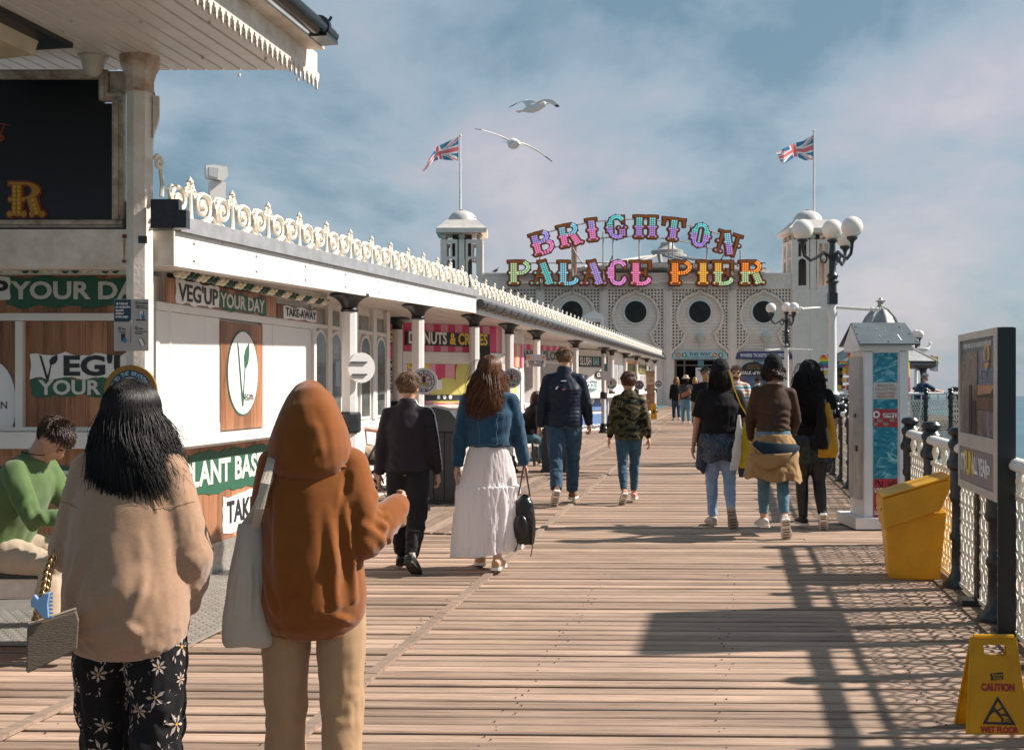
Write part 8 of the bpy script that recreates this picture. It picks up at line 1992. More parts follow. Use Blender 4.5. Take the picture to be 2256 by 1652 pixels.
# seated man in the green sweatshirt
Y = 6.25; g1 = thing('person', 'man in green sweatshirt and stone trousers seated on bench with head bowed', 'person', (P(30, 0, Y).x-.09, Y+.02, 0), R(-100))
f = Fig(1.64, legs=((84, 88, 4), (80, 84, 4)), arms=((26, 6, 62, 18), (26, 4, 66, 18)), lean=26, head=(0, 54, 0), w=1.06)
dz = .585-f.J['hipl'].z; f.shift(dz)
gsk = mat('skin_man', (.52, .28, .19), .5, var=.15, vscale=25); body(f, g1, gsk, (40, 40), voxel=.009)
grn = fabric('green_sweat', (.095, .155, .056), .9, .1, 20, bump=.2)
top(f, g1, grn, loose=1.16, hem=.50, sleeve=.98, amp=.016, voxel=.010, name='sweatshirt', seed=5, sl_loose=1.15, hemw=1.05, bulge=.1)
trousers(f, g1, fabric('stone_chino', (.46, .36, .26), .85, .1, 10), loose=1.15, amp=.004, top=.58, voxel=.011, flare=1.3, seed=4)
short_hair(f, g1, hair_d, n=2600, seed=3, ln=.017, r0=.0016, vol=1.03, top_len=1.5)
for n in 'lr': shoe(f, n, g1, shoe_w, sole_w)
hh = .142*f.h*f.hs; c = f.J['head']; M = f.HR
for s_ in (-1, 1):
 mb = MB(); mb.ball(c+M @ V((s_*.155*hh, .335*hh, -.015*hh)), (.045*hh, .02*hh, .018*hh), 8, 6, M); obj('eye', mb, mat('eye_dark', (.03, .02, .015), .2), g1)
 mb = MB(); mb.tube([c+M @ V((s_*x*hh, y*hh, z*hh)) for x, y, z in ((.06, .375, .06), (.15, .375, .085), (.24, .32, .06))], .012*hh*1.6, 5); obj('eyebrow', mb, hair_d, g1)
 mb = MB(); mb.tube([c+M @ V((s_*.345*hh+.012*math.cos(a)*0, -.02*hh+.009*math.cos(a), -.20*hh+.009*math.sin(a))) for a in [2*PI*k/10 for k in range(10)]], .0018, 5, closed=True); obj('earring', mb, gl, g1)
mb = MB(); n0 = f.J['neck0']; mb.tube([n0+f.up*(.030*f.h)+V((.052*f.h*math.cos(a), .050*f.h*math.sin(a), -.012*math.sin(a))) for a in [2*PI*k/20 for k in range(20)]], .003, 5, closed=True); obj('necklace', mb, mat('cord', (.05, .03, .02), .6), g1)
# boy in the dark tracksuit
Y = 9.04; p3 = person('boy with cropped hair in dark tracksuit with white sleeve stripe', 898, 0, Y, AXR*.6)
f = Fig(1.54, hs=1.1, legs=((12, 4, 1), (-8, 22, 1)), arms=((-4, 11, 12, 0), (6, 10, 10, 0)), w=1.10, feet=(0, -32), shw=.096)
body(f, p3, skin1, (30, 45))
trk = fabric('track_black', (.024, .018, .023), .6, .2, 10, bump=.1)
tj = top(f, p3, trk, loose=1.06, hem=.50, sleeve=1.0, amp=.009, collar=.022, name='track_jacket', seed=4, sl_loose=1.22, cuff=1.15, foldsc=(7, 7, 7))
trousers(f, p3, fabric('track_bottom', (.017, .015, .018), .7, .2, 10), loose=1.3, hem=.96, amp=.009, seed=6, flare=1.0)
mb = MB(); J = f.J
for dx in (-.018, .006):
 surf_strip(tj, [J['neck0']+V((.04, .0+dx, .06)), J['shr']+V((.02, dx, .08)), J['shr']+V((.10, dx, 0)), J['elr']+V((.10, dx, 0)), J['wrr']+V((.09, dx, .02))], .013, wprint, tj, 'stripe', .003)
short_hair(f, p3, hair_br, n=2600, seed=8, ln=.020, r0=.0014)
for n in 'lr':
 shoe(f, n, p3, shoe_k, sole_k, big=1.12)
 mb = MB(); a = J['an'+n]; mb.tube([a+V((0, -.005, .05)), a], [.035, .036], 12); obj('sock', mb, sole_w, p3)
# woman in denim jacket and long white skirt
Y = 9.1; p4 = person('woman in denim jacket and long white tiered skirt with wavy brown hair', 1078, 0, Y, AXR*.3)
f = Fig(1.69, legs=((10, 4, 0), (-8, 12, 0)), arms=((-4, 11, 8, 0), (4, 12, 10, -3)), w=1.16, feet=(-8, 0), shw=.096)
body(f, p4, skin1, (30, 70)); J = f.J; h = f.h
den = fabric('denim_jacket', (.010, .043, .085), .85, .35, 9, col2=(.022, .075, .13), bump=.25)
dj = top(f, p4, den, loose=1.02, hem=.575, sleeve=1.0, amp=.009, collar=.02, name='denim_jacket', seed=9, sl_loose=1.22, cuff=1.2, hemw=.95, shoulder=1.05)
seam = mat('seam_thread', (.07, .13, .20), .7)
bk = lambda x, z: V((x*h, -.2, z*h))
surf_strip(dj, [bk(-.088, .765), bk(0, .762), bk(.088, .765)], .007, seam, dj, 'seam'); surf_strip(dj, [bk(-.058, .76), bk(-.048, .59)], .006, seam, dj, 'seam'); surf_strip(dj, [bk(.058, .76), bk(.048, .59)], .006, seam, dj, 'seam'); surf_strip(dj, [bk(-.095, .598), bk(0, .596), bk(.095, .598)], .006, seam, dj, 'seam')
def skirt():
 mb = MB(); n = 120; rs = []
 zs_ = [.60, .585, .56, .52, .48, .44, .405, .398, .39, .36, .31, .26, .21, .165, .13, .105, .085]
 for z in zs_:
  r_ = []
  u = (.60-z)/.50
  for j in range(n):
   a = 2*PI*j/n; base = .088+.042*min(1, u*2.2)**.8+.022*u
   tier = 0 if z > .4 else .012
   amp = (.002+.010*u)*(1 if z > .4 else 1.5)
   w = math.sin(a*17+2.2*noise.noise(V((math.cos(a)*2, math.sin(a)*2, z*6)))*2)*.5+noise.noise(V((math.cos(a)*5, math.sin(a)*5, z*5)))*1.1
   rr_ = base+tier+amp*w*.9; yk = .80
   r_.append(V((rr_*math.cos(a)*h*1.0-.012*u*h, rr_*math.sin(a)*h*yk+.0-.012*h*u, z*h+(.012*h*noise.noise(V((math.cos(a)*2, math.sin(a)*2, 3)))-.02*h*math.cos(a)*(-1) if z < .10 else 0))))
  rs.append(r_)
 mb.rings(rs, cap=False); me = mb.mesh('skirt');
 bm = bmesh.new(); bm.from_mesh(me); bmesh.ops.subdivide_edges(bm, edges=bm.edges[:], cuts=1, use_grid_fill=True, smooth=.0); bm.to_mesh(me); bm.free(); me.update()
 fold(me, .010, (30, 30, 9), 4, lambda p: .4+.8*(1 if p.z < .40*h else .35))
 return me
skm = fabric('white_cotton', (.90, .88, .90), .8, .04, 10, bump=.3, bs=28); translucent(skm, (.93, .92, .94), .45)
obj('skirt', skirt(), skm, p4, smooth=True)
long_hair(f, p4, hair_b, n=1500, seed=12, r0=.0024, zend=lambda az, p: 1.285-.04*abs(math.sin(az*1.5)), volume=1.10, tipspread=.06, fly=.01, side_open=50, wave=.016, pull=-.035, blow=V((-.045, 0, .0)))
tan_s = mat('tan_shoe', (.48, .30, .18), .6, var=.2)
for n in 'lr': shoe(f, n, p4, tan_s, sole_w)
Yb2 = 9.0; bk_ = thing('backpack_bag', 'black leather backpack carried by its strap in the denim jacket woman hand', 'handbag', P(1155, 1150, Yb2), R(-25)); lea = mat('black_leather', (.012, .012, .013), .28, var=.3, vscale=20, bump=.3, bscale=60); kb = Yb2/F
mb = MB(); mb.tube([V((0, 0, -48*kb)), V((0, 0, -30*kb)), V((0, 0, 10*kb)), V((0, 0, 45*kb)), V((2*kb, 0, 62*kb))], [(22*kb, .05), (27*kb, .07), (26*kb, .07), (20*kb, .06), (6*kb, .02)], 16, side=(1, 0, 0)); me = remesh(mb, .009, 3); fold(me, .006, (12, 12, 10), 2); bo = obj('bag', me, lea, bk_, smooth=True)
mb = MB(); mb.ball((0, -.075, -10*kb), (18*kb, .03, 30*kb), 12, 8); obj('pocket', mb, lea, bk_, smooth=True)
mb = MB(); mb.tube([V((-14*kb, 0, 58*kb)), V((-8*kb, 0, 90*kb)), V((-2*kb, 0, 122*kb)), V((4*kb, 0, 120*kb)), V((8*kb, 0, 90*kb)), V((14*kb, 0, 58*kb))], [(.012, .005)]*6, 6, side=(0, 1, 0)); obj('strap', mb, lea, bk_)
mb = MB(); mb.tube([V((-24*kb, -.05, -10*kb)), V((-27*kb, -.06, -50*kb)), V((-12*kb, -.08, -62*kb)), V((-2*kb, -.09, -40*kb)), V((0, -.085, -5*kb))], [(.011, .003)]*5, 6, side=(0, 1, 0)); obj('loose_strap', mb, lea, bk_)
mb = MB(); mb.tube([V((25*kb, -.04, 0)), V((26*kb, -.05, -50*kb)), V((22*kb, -.05, -72*kb))], [(.010, .003)]*3, 6, side=(0, 1, 0)); obj('loose_strap', mb, lea, bk_)
for x in (-12, 12): mb = MB(); mb.box((x*kb, -.0, 60*kb), (.02, .014, .02)); obj('buckle', mb, gl, bk_)
# man in the navy jacket
Y = 14.0; p5 = person('man in navy padded jacket with red label, jeans and brown trainers', 1243, 0, Y, AXR*.4)
f = Fig(1.88, legs=((-12, 20, 0), (12, 5, 1)), arms=((-8, 13, 14, 0), (8, 13, 16, 0)), w=1.16, feet=(-48, 0), shw=.096)
body(f, p5, skin1, (70, 70), voxel=.012); J = f.J; h = f.h
nav = fabric('navy_shell', (.010, .017, .035), .45, .2, 8, bump=.1, sheen=.1); nj = top(f, p5, nav, loose=1.04, hem=.485, sleeve=1.0, amp=.010, collar=.028, name='padded_jacket', seed=13, sl_loose=1.28, cuff=1.15)
me = nj.data
for v, n_ in zip(me.vertices, [q.normal.copy() for q in me.vertices]):
 if v.co.z < .75*h and abs(v.co.x) < .10*h: v.co += n_*.0055*abs(math.sin(v.co.z*PI/.048))
me.update()
bvj = lambda x, z: V((x*h, -.25, z*h))
surf_strip(nj, [bvj(-.011, .773), bvj(.014, .773)], .016, mat('label_red', (.50, .02, .03), .5), nj, 'label', .004); surf_strip(nj, [bvj(-.066, .785), bvj(-.050, .785)], .02, wprint, nj, 'logo', .004); surf_strip(nj, [bvj(-.024, .833), bvj(.024, .833)], .010, wprint, nj, 'logo', .004)
trousers(f, p5, jean_d, loose=1.18, hem=.97, amp=.010, seed=8, flare=1.25)
short_hair(f, p5, hair_br, n=2200, seed=14, ln=.018, r0=.0016)
brn = mat('brown_suede', (.20, .085, .03), .7, var=.2)
for n in 'lr': shoe(f, n, p5, brn, sole_w)
# boy in camouflage
Y = 14.1; p6 = person('small boy in camouflage hooded top, blue jeans and red trainers', 1385, 0, Y, AXR*.2)
f = Fig(1.57, legs=((-10, 20, 0), (12, 6, 0)), arms=((6, 13, 10, 0), (-6, 15, 14, 0)), w=1.0, feet=(-42, 0), shw=.090, head=(4, 0, 0), hs=1.16)
body(f, p6, skin1, (25, 30), voxel=.012); J = f.J; h = f.h
cam_ = bpy.data.materials.new('camouflage'); cam_.use_nodes = True; t_ = cam_.node_tree; p_ = t_.nodes['Principled BSDF']; p_.inputs['Roughness'].default_value = .9; p_.inputs['Specular IOR Level'].default_value = .2
tn = t_.nodes.new('ShaderNodeTexCoord'); mp = t_.nodes.new('ShaderNodeMapping'); mp.inputs['Scale'].default_value = (3.6, 3.6, 7); t_.links.new(tn.outputs['Object'], mp.inputs[0]); nn_ = t_.nodes.new('ShaderNodeTexNoise'); nn_.inputs['Scale'].default_value = 1.5; nn_.inputs['Detail'].default_value = 2.5; nn_.inputs['Distortion'].default_value = .9; t_.links.new(mp.outputs[0], nn_.inputs['Vector'])
rp_ = t_.nodes.new('ShaderNodeValToRGB'); rp_.color_ramp.interpolation = 'CONSTANT'; t_.links.new(nn_.outputs[0], rp_.inputs[0]); e_ = rp_.color_ramp.elements; e_[0].color = (.012, .012, .010, 1); e_[0].position = 0; e_[1].position = .43; e_[1].color = (.055, .058, .028, 1)
for ps_, cc in ((.50, (.16, .115, .062, 1)), (.545, (.05, .032, .020, 1)), (.60, (.045, .052, .026, 1)), (.66, (.20, .15, .09, 1))): e2 = e_.new(ps_); e2.color = cc
t_.links.new(rp_.outputs[0], p_.inputs['Base Color'])
top(f, p6, cam_, loose=1.12, hem=.475, sleeve=.98, amp=.010, name='hooded_top', seed=16, sl_loose=1.28, hemw=.98)
mb = MB(); mb.tube([J['neck0']+V((0, -.075, -.10)), J['neck0']+V((0, -.075, -.02)), J['neck0']+V((0, -.03, .045))], [(.045, .03), (.10, .05), (.085, .07)], 16, side=(1, 0, 0)); me = remesh(mb, .011, 4); fold(me, .010, (12, 12, 12), 2); obj('hood', me, cam_, p6, smooth=True)
trousers(f, p6, jean_n, loose=1.0, hem=.90, amp=.008, seed=9)
short_hair(f, p6, hair_mat('hair_auburn', (.10, .038, .02), .4), n=2200, seed=18, ln=.020, r0=.0016)
rtr = mat('red_trainer', (.55, .07, .05), .5, var=.3, vscale=18, col2=(.65, .55, .5))
for n in 'lr': shoe(f, n, p6, rtr, sole_w)
# three women walking together
Y = 11.9; p7 = person('woman in black tee and beanie, blue quilted jacket round her waist, pale jeans', 1587, 0, Y, AXR*.4)
f = Fig(1.70, legs=((2, 3, 0), (-8, 34, 0)), arms=((2, 13, 10, 0), (-6, 16, 96, 16)), w=1.12, feet=(0, -62), shw=.096)
body(f, p7, skin2, (25, 45), voxel=.012); J = f.J; h = f.h
top(f, p7, blk, loose=1.12, hem=.56, sleeve=.42, amp=.010, name='t_shirt', seed=21, sl_loose=1.3, neck=.055)
trousers(f, p7, jean_l, loose=.98, hem=.96, amp=.007, seed=10)
def wrap(f, parent, m_, z0, z1, flare, name, seed, lift=1.0, quilt=False, skew=0.0, n=48):
 """garment tied round the waist, hanging down at the back and sides"""
 h, w = f.h, f.w; rs = []; N_ = 14
 for i in range(N_+1):
  u = i/N_; z = z1+(z0-z1)*u; rr_ = (.088+.022*min(1, u*3)+flare*u)*h*w; r_ = []
  for j in range(n):
   a = 2*PI*j/n; wv = 1+.045*u*math.sin(a*7+seed)+.03*math.sin(a*3+u*5+seed)
   zz = z*h+skew*h*u*math.cos(a)+.010*h*math.sin(a*5+seed)*u
   r_.append(V((rr_*wv*math.cos(a), rr_*wv*.82*math.sin(a)-.006*h, zz)))
  rs.append(r_)
 mb = MB(); mb.rings(rs, cap=False); me = mb.mesh(name); me.update()
 bm = bmesh.new(); bm.from_mesh(me); bmesh.ops.subdivide_edges(bm, edges=bm.edges[:], cuts=2, use_grid_fill=True); bm.to_mesh(me); bm.free(); me.update()
 fold(me, .012, (10, 10, 8), seed, lambda p: 1.0)
 if quilt:
  for v, n_ in zip(me.vertices, [q.normal.copy() for q in me.vertices]): a = math.atan2(v.co.y, v.co.x)*.2; v.co += n_*.006*abs(math.sin((a+v.co.z)*PI/.05))*abs(math.sin((a-v.co.z)*PI/.05))
  me.update()
 o = obj(name, me, m_, parent, smooth=True); sl2 = o.modifiers.new('thick', 'SOLIDIFY'); sl2.thickness = .006; return o
qn = fabric('quilted_navy', (.012, .024, .055), .32, .2, 10, bump=.2, sheen=0); qn.node_tree.nodes['Principled BSDF'].inputs['Specular IOR Level'].default_value = .6
wj = wrap(f, p7, qn, .40, .575, .010, 'tied_jacket', 3, quilt=True)
mb = MB(); mb.tube([V((-.16, -.03, .57*h)), V((-.20, -.06, .45*h)), V((-.205, -.07, .36*h)), V((-.17, -.07, .325*h))], [(.05, .03), (.06, .035), (.05, .03), (.02, .012)], 10); me = remesh(mb, .011, 3); fold(me, .01, (12, 12, 10), 2); obj('sleeve', me, qn, wj, smooth=True)
mb = MB(); mb.tube([V((.17, .02, .50*h)), V((.22, -.04, .40*h)), V((.21, -.06, .30*h))], [(.05, .03), (.055, .03), (.03, .015)], 10); me = remesh(mb, .011, 3); obj('sleeve', me, qn, wj, smooth=True)
surf_strip(wj, [V((-.02, -.3, .455*h)), V((.055, -.3, .46*h))], .014, mat('pale_logo', (.55, .48, .36), .5), wj, 'logo', .004)
beanie(f, p7, blk); long_hair(f, p7, hair_k, n=500, seed=22, r0=.0026, length=.135, volume=1.02, side_open=60, start=(60, 95), tipspread=.04, pull=.0)
wt_ = mat('beige_trainer', (.56, .48, .42), .6, var=.25, vscale=25)
for n in 'lr': shoe(f, n, p7, wt_, mat('beige_sole', (.46, .38, .32), .7), big=1.12)
mb = MB(); mb.tube([J['wrl']+V((.026*math.cos(a), .026*math.sin(a), 0)) for a in [2*PI*k/14 for k in range(14)]], .005, 5, closed=True); obj('bracelet', mb, gl, p7)
def shopper(label, c, rz, prof, m_, dep, k, pts=None, second=None, pw_=.016):
 t = thing('shopping_bag', label, 'shopping bag', c, rz); mb = MB()
 mb.rings([[V((((a+b)/2+(b-a)/2*math.cos(q))*k, d*dep*math.sin(q), z*k)) for q in [2*PI*j/18 for j in range(18)]] for z, a, b, d in prof]); me = remesh(mb, .010, 3); fold(me, .011, (9, 9, 6), 5); obj('bag', me, m_, t, smooth=True)
 if pts: mb = MB(); mb.tube([V(p) for p in pts], [(pw_, .004)]*len(pts), 6, side=(0, -1, .2)); obj('strap', mb, second or m_, t)
 return t
yb2 = mat('yellow_bag', (.72, .56, .015), .4, var=.2, vscale=9, bump=.1); translucent(yb2, (.8, .62, .02), .3); wb2 = mat('white_bag', (.74, .72, .68), .45, var=.1); translucent(wb2, (.8, .78, .74), .3)
kq = 11.7/F
shopper('yellow shopping bag on the left woman elbow with long yellow strap', P(1643, 975, 11.62), R(8), [(-55, -14, 26, .5), (-40, -20, 27, 1), (0, -12, 28, 1), (48, -2, 27, .8), (60, 2, 26, .3)], yb2, .07, kq, [(5*kq, 0, 55*kq), (-5*kq, .10, 84*kq), (-18*kq, .12, 120*kq), (-30*kq, .10, 158*kq)], yb2)
shopper('white carrier bag pressed against the yellow shopping bag', P(1622, 975, 11.55), R(10), [(-60, -18, 6, .4), (-30, -10, 12, 1), (30, 0, 12, 1), (60, 2, 10, .3)], wb2, .04, kq)
Y = 11.05; p8 = person('woman in brown ruched top and black beanie with tan coat round her waist', 1704, 0, Y, AXR*.3)
f = Fig(1.66, legs=((10, 3, 0), (-4, 20, 0)), arms=((10, 10, 30, 14), (10, 12, 34, 16)), w=1.10, feet=(0, -56), shw=.096)
body(f, p8, skin1, (45, 45), voxel=.012); J = f.J; h = f.h
brt = fabric('brown_jersey', (.060, .030, .018), .7, .15, 12, bump=.1); bt = top(f, p8, brt, loose=.93, hem=.57, sleeve=1.0, amp=.004, name='ruched_top', seed=24, sl_loose=1.05, neck=.062)
me = bt.data
for v, n_ in zip(me.vertices, [q.normal.copy() for q in me.vertices]):
 if v.co.z < .76*h and abs(v.co.x) < .11*h: v.co += n_*.004*math.sin(v.co.z*95+3*noise.noise(v.co*7)+v.co.x*8)
me.update()
trousers(f, p8, jean_m, loose=.98, hem=.84, amp=.006, seed=12)
tanc = fabric('tan_cotton', (.33, .195, .08), .85, .12, 9, bump=.2); tc_ = wrap(f, p8, tanc, .335, .60, .036, 'tied_coat', 7, skew=-.012)
navl = fabric('navy_lining', (.012, .026, .045), .8, .2, 8)
def hoodflap():
 n = 22; rs = []
 pts = []
 for i in range(9):
  v_ = i/8
  row = []
  for j in range(n+1):
   a = PI+PI*(.20+.60*j/n); u = j/n; z = (.565-.030*v_-.10*v_*math.sin(u*PI)**1.2-.02*u)*h; rr_ = (.128+.016*math.sin(v_*PI)+.012*v_)*h*f.w
   row.append(V((rr_*math.cos(a), rr_*.86*math.sin(a)-.008*h, z)))
  rs.append(row)
 mb = MB(); W_ = n+1; mb.add([p for r_ in rs for p in r_], [(i*W_+j, i*W_+j+1, (i+1)*W_+j+1, (i+1)*W_+j) for i in range(8) for j in range(n)])
 mb.mi = [1 if (k_//n) >= 6 else 0 for k_ in range(8*n)]; return mb
o = obj('coat_hood', hoodflap(), [navl, tanc], tc_, smooth=True); sl2 = o.modifiers.new('thick', 'SOLIDIFY'); sl2.thickness = .008; sb_ = o.modifiers.new('sub', 'SUBSURF'); sb_.levels = 1; sb_.render_levels = 1
mb = MB(); rs = []
n = 18
for i in range(6):
 v_ = i/5; row = []
 for j in range(n+1):
  u = j/n; a = PI+PI*(.16+.50*u); row.append(V(((.147+.010*v_)*h*f.w*math.cos(a), (.147+.010*v_)*h*f.w*.86*math.sin(a)-.012*h, (.488-.085*v_*math.sin(u*PI)+.01*u)*h)))
 rs.append(row)
W_ = n+1; mb.add([p for r_ in rs for p in r_], [(i*W_+j, i*W_+j+1, (i+1)*W_+j+1, (i+1)*W_+j) for i in range(5) for j in range(n)]); o = obj('hood_edge', mb, tanc, tc_, smooth=True); sl2 = o.modifiers.new('thick', 'SOLIDIFY'); sl2.thickness = .008
mb = MB(); mb.tube([V((.115, -.135, .49*h)), V((.118, -.145, .46*h)), V((.116, -.148, .43*h))], .006, 6); obj('toggle_cord', mb, mat('cord_cream', (.55, .45, .32), .7), tc_)
surf_strip(bt, [V((.10, -.25, .80*h)), V((.03, -.25, .72*h)), V((-.07, -.25, .62*h))], .022, mat('black_strap', (.012, .012, .012), .5), p8, 'crossbody_strap', .004)
beanie(f, p8, blk, tall=1.08); long_hair(f, p8, hair_d, n=300, seed=25, r0=.0026, length=.08, volume=1.02, side_open=60, start=(70, 95), tipspread=.03, wave=.02)
for n in 'lr': shoe(f, n, p8, shoe_w, sole_w, big=1.12)
Y = 11.75; p9 = person('woman with long loose black hair in printed tee, black skirt and tights', 1784, 0, Y, AXR*.35)
f = Fig(1.68, legs=((-2, 4, 0), (-6, 28, 0)), arms=((6, 12, 10, 0), (2, 15, 40, 5)), w=1.20, feet=(0, -46), shw=.096)
body(f, p9, skin1, (40, 45), voxel=.012); J = f.J; h = f.h
pt_ = top(f, p9, blk, loose=1.02, hem=.545, sleeve=.44, amp=.008, name='printed_tee', seed=26, sl_loose=1.35, hemw=1.02)
trousers(f, p9, mat('black_tights', (.014, .008, .008), .45), loose=1.02, hem=.99, amp=0, name='tights')
wrap(f, p9, mat('leather_skirt', (.012, .013, .010), .35, var=.2), .405, .57, .006, 'skirt', 2)
def catprint(out_, c, u, w, n, s, r):
 pm = out_.setdefault(0, MB()); up = V((0, 0, 1)); w = (up-n*up.dot(n)).normalized(); u = w.cross(n)
 k = r.randrange(4)
 P2 = lambda x, z: c+u*x*s+w*z*s
 if k == 0: pm.add([P2(-.5, -.1), P2(-.2, -.45), P2(.2, -.45), P2(.5, -.1), P2(.45, .55), P2(.2, .25), P2(-.2, .25), P2(-.45, .55)], [(0, 1, 2, 3, 5, 6), (3, 4, 5), (0, 6, 7)])
 elif k == 1:
  pts = [P2(.4*math.cos(a), .45*math.sin(a)) for a in [.6+i*.55 for i in range(9)]]; pm.tube(pts, .09*s, 4)
 elif k == 2: pm.ball(c, .16*s, 6, 4); pm.ball(P2(.5, .5), .12*s, 6, 4); pm.ball(P2(-.5, .4), .10*s, 6, 4)
 else: pm.tube([P2(-.5, .3), P2(-.2, .45), P2(.1, .2), P2(.1, -.2), P2(.4, -.4)], .08*s, 4)
scatter_print(pt_, 46, 6, .055, [mat('cat_print', (.50, .49, .47), .7)], catprint, (.55*h, .83*h), None, None, 'printed_cat')
long_hair(f, p9, hair_k, n=1500, seed=27, r0=.0028, zend=lambda az, p: 1.15-.06*max(0, -math.cos(az)), volume=1.16, tipspread=.06, fly=.03, side_open=45, wave=.030, pull=-.040, blow=V((-.02, -.01, 0)))
vans = mat('canvas_black', (.014, .014, .015), .7)
for n in 'lr': shoe(f, n, p9, vans, sole_w)
kq = 11.6/F
shopper('amber yellow shopping bag at the right side of the printed tee woman', P(1822, 960, 11.55), R(-10), [(-48, -30, 20, .6), (-20, -18, 24, 1), (20, -8, 20, 1), (60, -6, 8, .6), (72, -5, 4, .3)], mat('amber_bag', (.74, .36, .01), .4, var=.2, vscale=8), .05, kq)
translucent(MATS['amber_bag'], (.8, .42, .01), .3)
shopper('black cloth bag hanging in front of the amber shopping bag', P(1815, 950, 11.45), R(-10), [(-40, -26, 10, .6), (-20, -24, 14, 1), (30, -14, 6, 1), (80, -12, -2, .5)], blk, .05, kq)
# seated people half hidden on the left
def seated(label, px, Y, h, rz, top_m, leg_m, skin_m, hair=None, seat=.48, short=False, lean=8, arms=((30, 8, 50, 10), (30, 8, 50, 10)), sleeve=1.0, head=(0, 10, 0)):
 t = person(label, px, 0, Y, rz); f = Fig(h, legs=((80, 84, 6), (78, 80, 6)), arms=arms, lean=lean, head=head, w=1.08); f.shift(seat+.07-f.J['hipl'].z)
 body(f, t, skin_m, (40, 40), voxel=.014); top(f, t, top_m, loose=1.06, hem=.52, sleeve=sleeve, amp=.008, name='shirt', seed=3, voxel=.014, sl_loose=1.2)
 trousers(f, t, leg_m, loose=1.2, amp=.006, voxel=.014, knee=.95 if short else None, name='shorts' if short else 'trousers')
 if hair: short_hair(f, t, hair, n=700, seed=3, r0=.002)
 for n in 'lr': shoe(f, n, t, shoe_k, sole_w)
 return t, f
strp = mat('bw_stripe_shirt', (.6, .58, .56), .8, var=1, vscale=14, col2=(.05, .05, .06), stretch=(.3, .3, 3))
t, f = seated('seated man in shorts with striped shirt and black trainers behind the rust hood', 758, 14.6, 1.80, R(-72), strp, fabric('stone_shorts', (.46, .34, .26), .85), skin1, None, .58, True, lean=2, sleeve=.42)
mb = MB(); hh = .142*f.h*f.hs; mb.ball(f.J['head']+V((0, -.01, .10*hh)), (.36*hh, .43*hh, .38*hh), 16, 12); obj('cap', mb, mat('maroon_cap', (.06, .018, .016), .8), t, smooth=True)
wc_ = thing('pushchair', 'black wheeled pushchair frame standing beside the seated man', 'pushchair', (P(795, 0, 14.3).x, 14.3, 0), R(20))
for x, r_ in ((-.22, .16), (.22, .20)):
 mb = MB(); mb.tube([(x+r_*math.cos(a), -.1, r_+r_*math.sin(a)) for a in [2*PI*k/20 for k in range(20)]], .022, 6, closed=True); w_ = obj('wheel', mb, black, wc_)
 mb = MB()
 for a in (0, PI/3, 2*PI/3): mb.tube([(x-r_*math.cos(a), -.1, r_-r_*math.sin(a)), (x+r_*math.cos(a), -.1, r_+r_*math.sin(a))], .006, 4)
 obj('spoke', mb, silver, w_, kind='stuff')
mb = MB(); mb.tube([(-.22, -.1, .16), (0, -.1, .42), (.25, -.1, .85)], .016, 6); mb.tube([(.22, -.1, .2), (0, -.1, .42), (-.2, -.1, .62)], .016, 6); obj('frame', mb, black, wc_)
mb = MB(); mb.box((0, .05, .50), (.42, .34, .08)); obj('seat', mb, black, wc_)
t, f = seated('seated woman in black top and blue jeans beside the keep distance column', 1163, 20.2, 1.66, R(-60), blk, jean_m, skin1, None, .46, False, lean=14, head=(0, 20, 0)); long_hair(f, t, hair_d, n=300, seed=4, r0=.004, length=.18)
sto = thing('stool', 'plain dark stool under the seated woman by the arcade column', 'stool', (P(1163, 0, 20.2).x-.02, 20.2, 0)); mb = MB(); mb.lathe([(.19, .42), (.2, .46), (.18, .47)], n=16); obj('seat', mb, black, sto)
for a in range(4): mb = MB(); d = V((math.cos(a*PI/2+.7), math.sin(a*PI/2+.7), 0)); mb.cyl(d*.2, d*.14+V((0, 0, .42)), .015, n=6); obj('leg', mb, black, sto)
sto = thing('chair', 'dark chair under the seated man in shorts', 'chair', (P(752, 0, 14.6).x, 14.6, 0), R(-72)); mb = MB(); mb.box((0, 0, .53), (.44, .44, .05)); obj('seat', mb, black, sto)
for x in (-.19, .19):
 for y in (-.19, .19): mb = MB(); mb.cyl((x, y, .0), (x, y, .5), .015, n=6); obj('leg', mb, black, sto)
mb = MB(); mb.box((0, -.21, .80), (.42, .03, .3)); obj('backrest', mb, black, sto)
# far people
def far_person(label, px, Y, h, rz, top_m, leg_m, skin_m, hair_fn, sleeve=1.0, legs=((10, 5, 0), (-10, 14, 0)), arms=((6, 8, 14, 0), (-6, 8, 14, 0)), w=1.05, shoe_m=None, head=(0, 0, 0), topname='shirt', hem=.52, eyes=False, lean=0):
 t = person(label, px, 0, Y, rz); f = Fig(h, legs=legs, arms=arms, w=w, head=head, lean=lean); body(f, t, skin_m, (35, 35), voxel=.015); top(f, t, top_m, loose=1.06, hem=hem, sleeve=sleeve, amp=.008, name=topname, seed=int(px) % 17, voxel=.015, sl_loose=1.25); trousers(f, t, leg_m, loose=1.2, amp=.007, voxel=.015, flare=1.2)
 for n in 'lr': shoe(f, n, t, shoe_m or shoe_w, sole_w)
 hair_fn(f, t); return t, f
lh = lambda m_, L=.16: (lambda f, t: long_hair(f, t, m_, n=350, seed=3, r0=.004, length=L, wave=.01))
shh = lambda m_: (lambda f, t: short_hair(f, t, m_, n=500, seed=5, r0=.003))
far_person('woman with long fair hair in dark coat walking towards the pavilion doors', 1490, 45.0, 1.72, 0, blk, jean_d, skin1, lh(hair_mat('hair_fair', (.26, .14, .07), .4), .18), topname='coat', hem=.46)
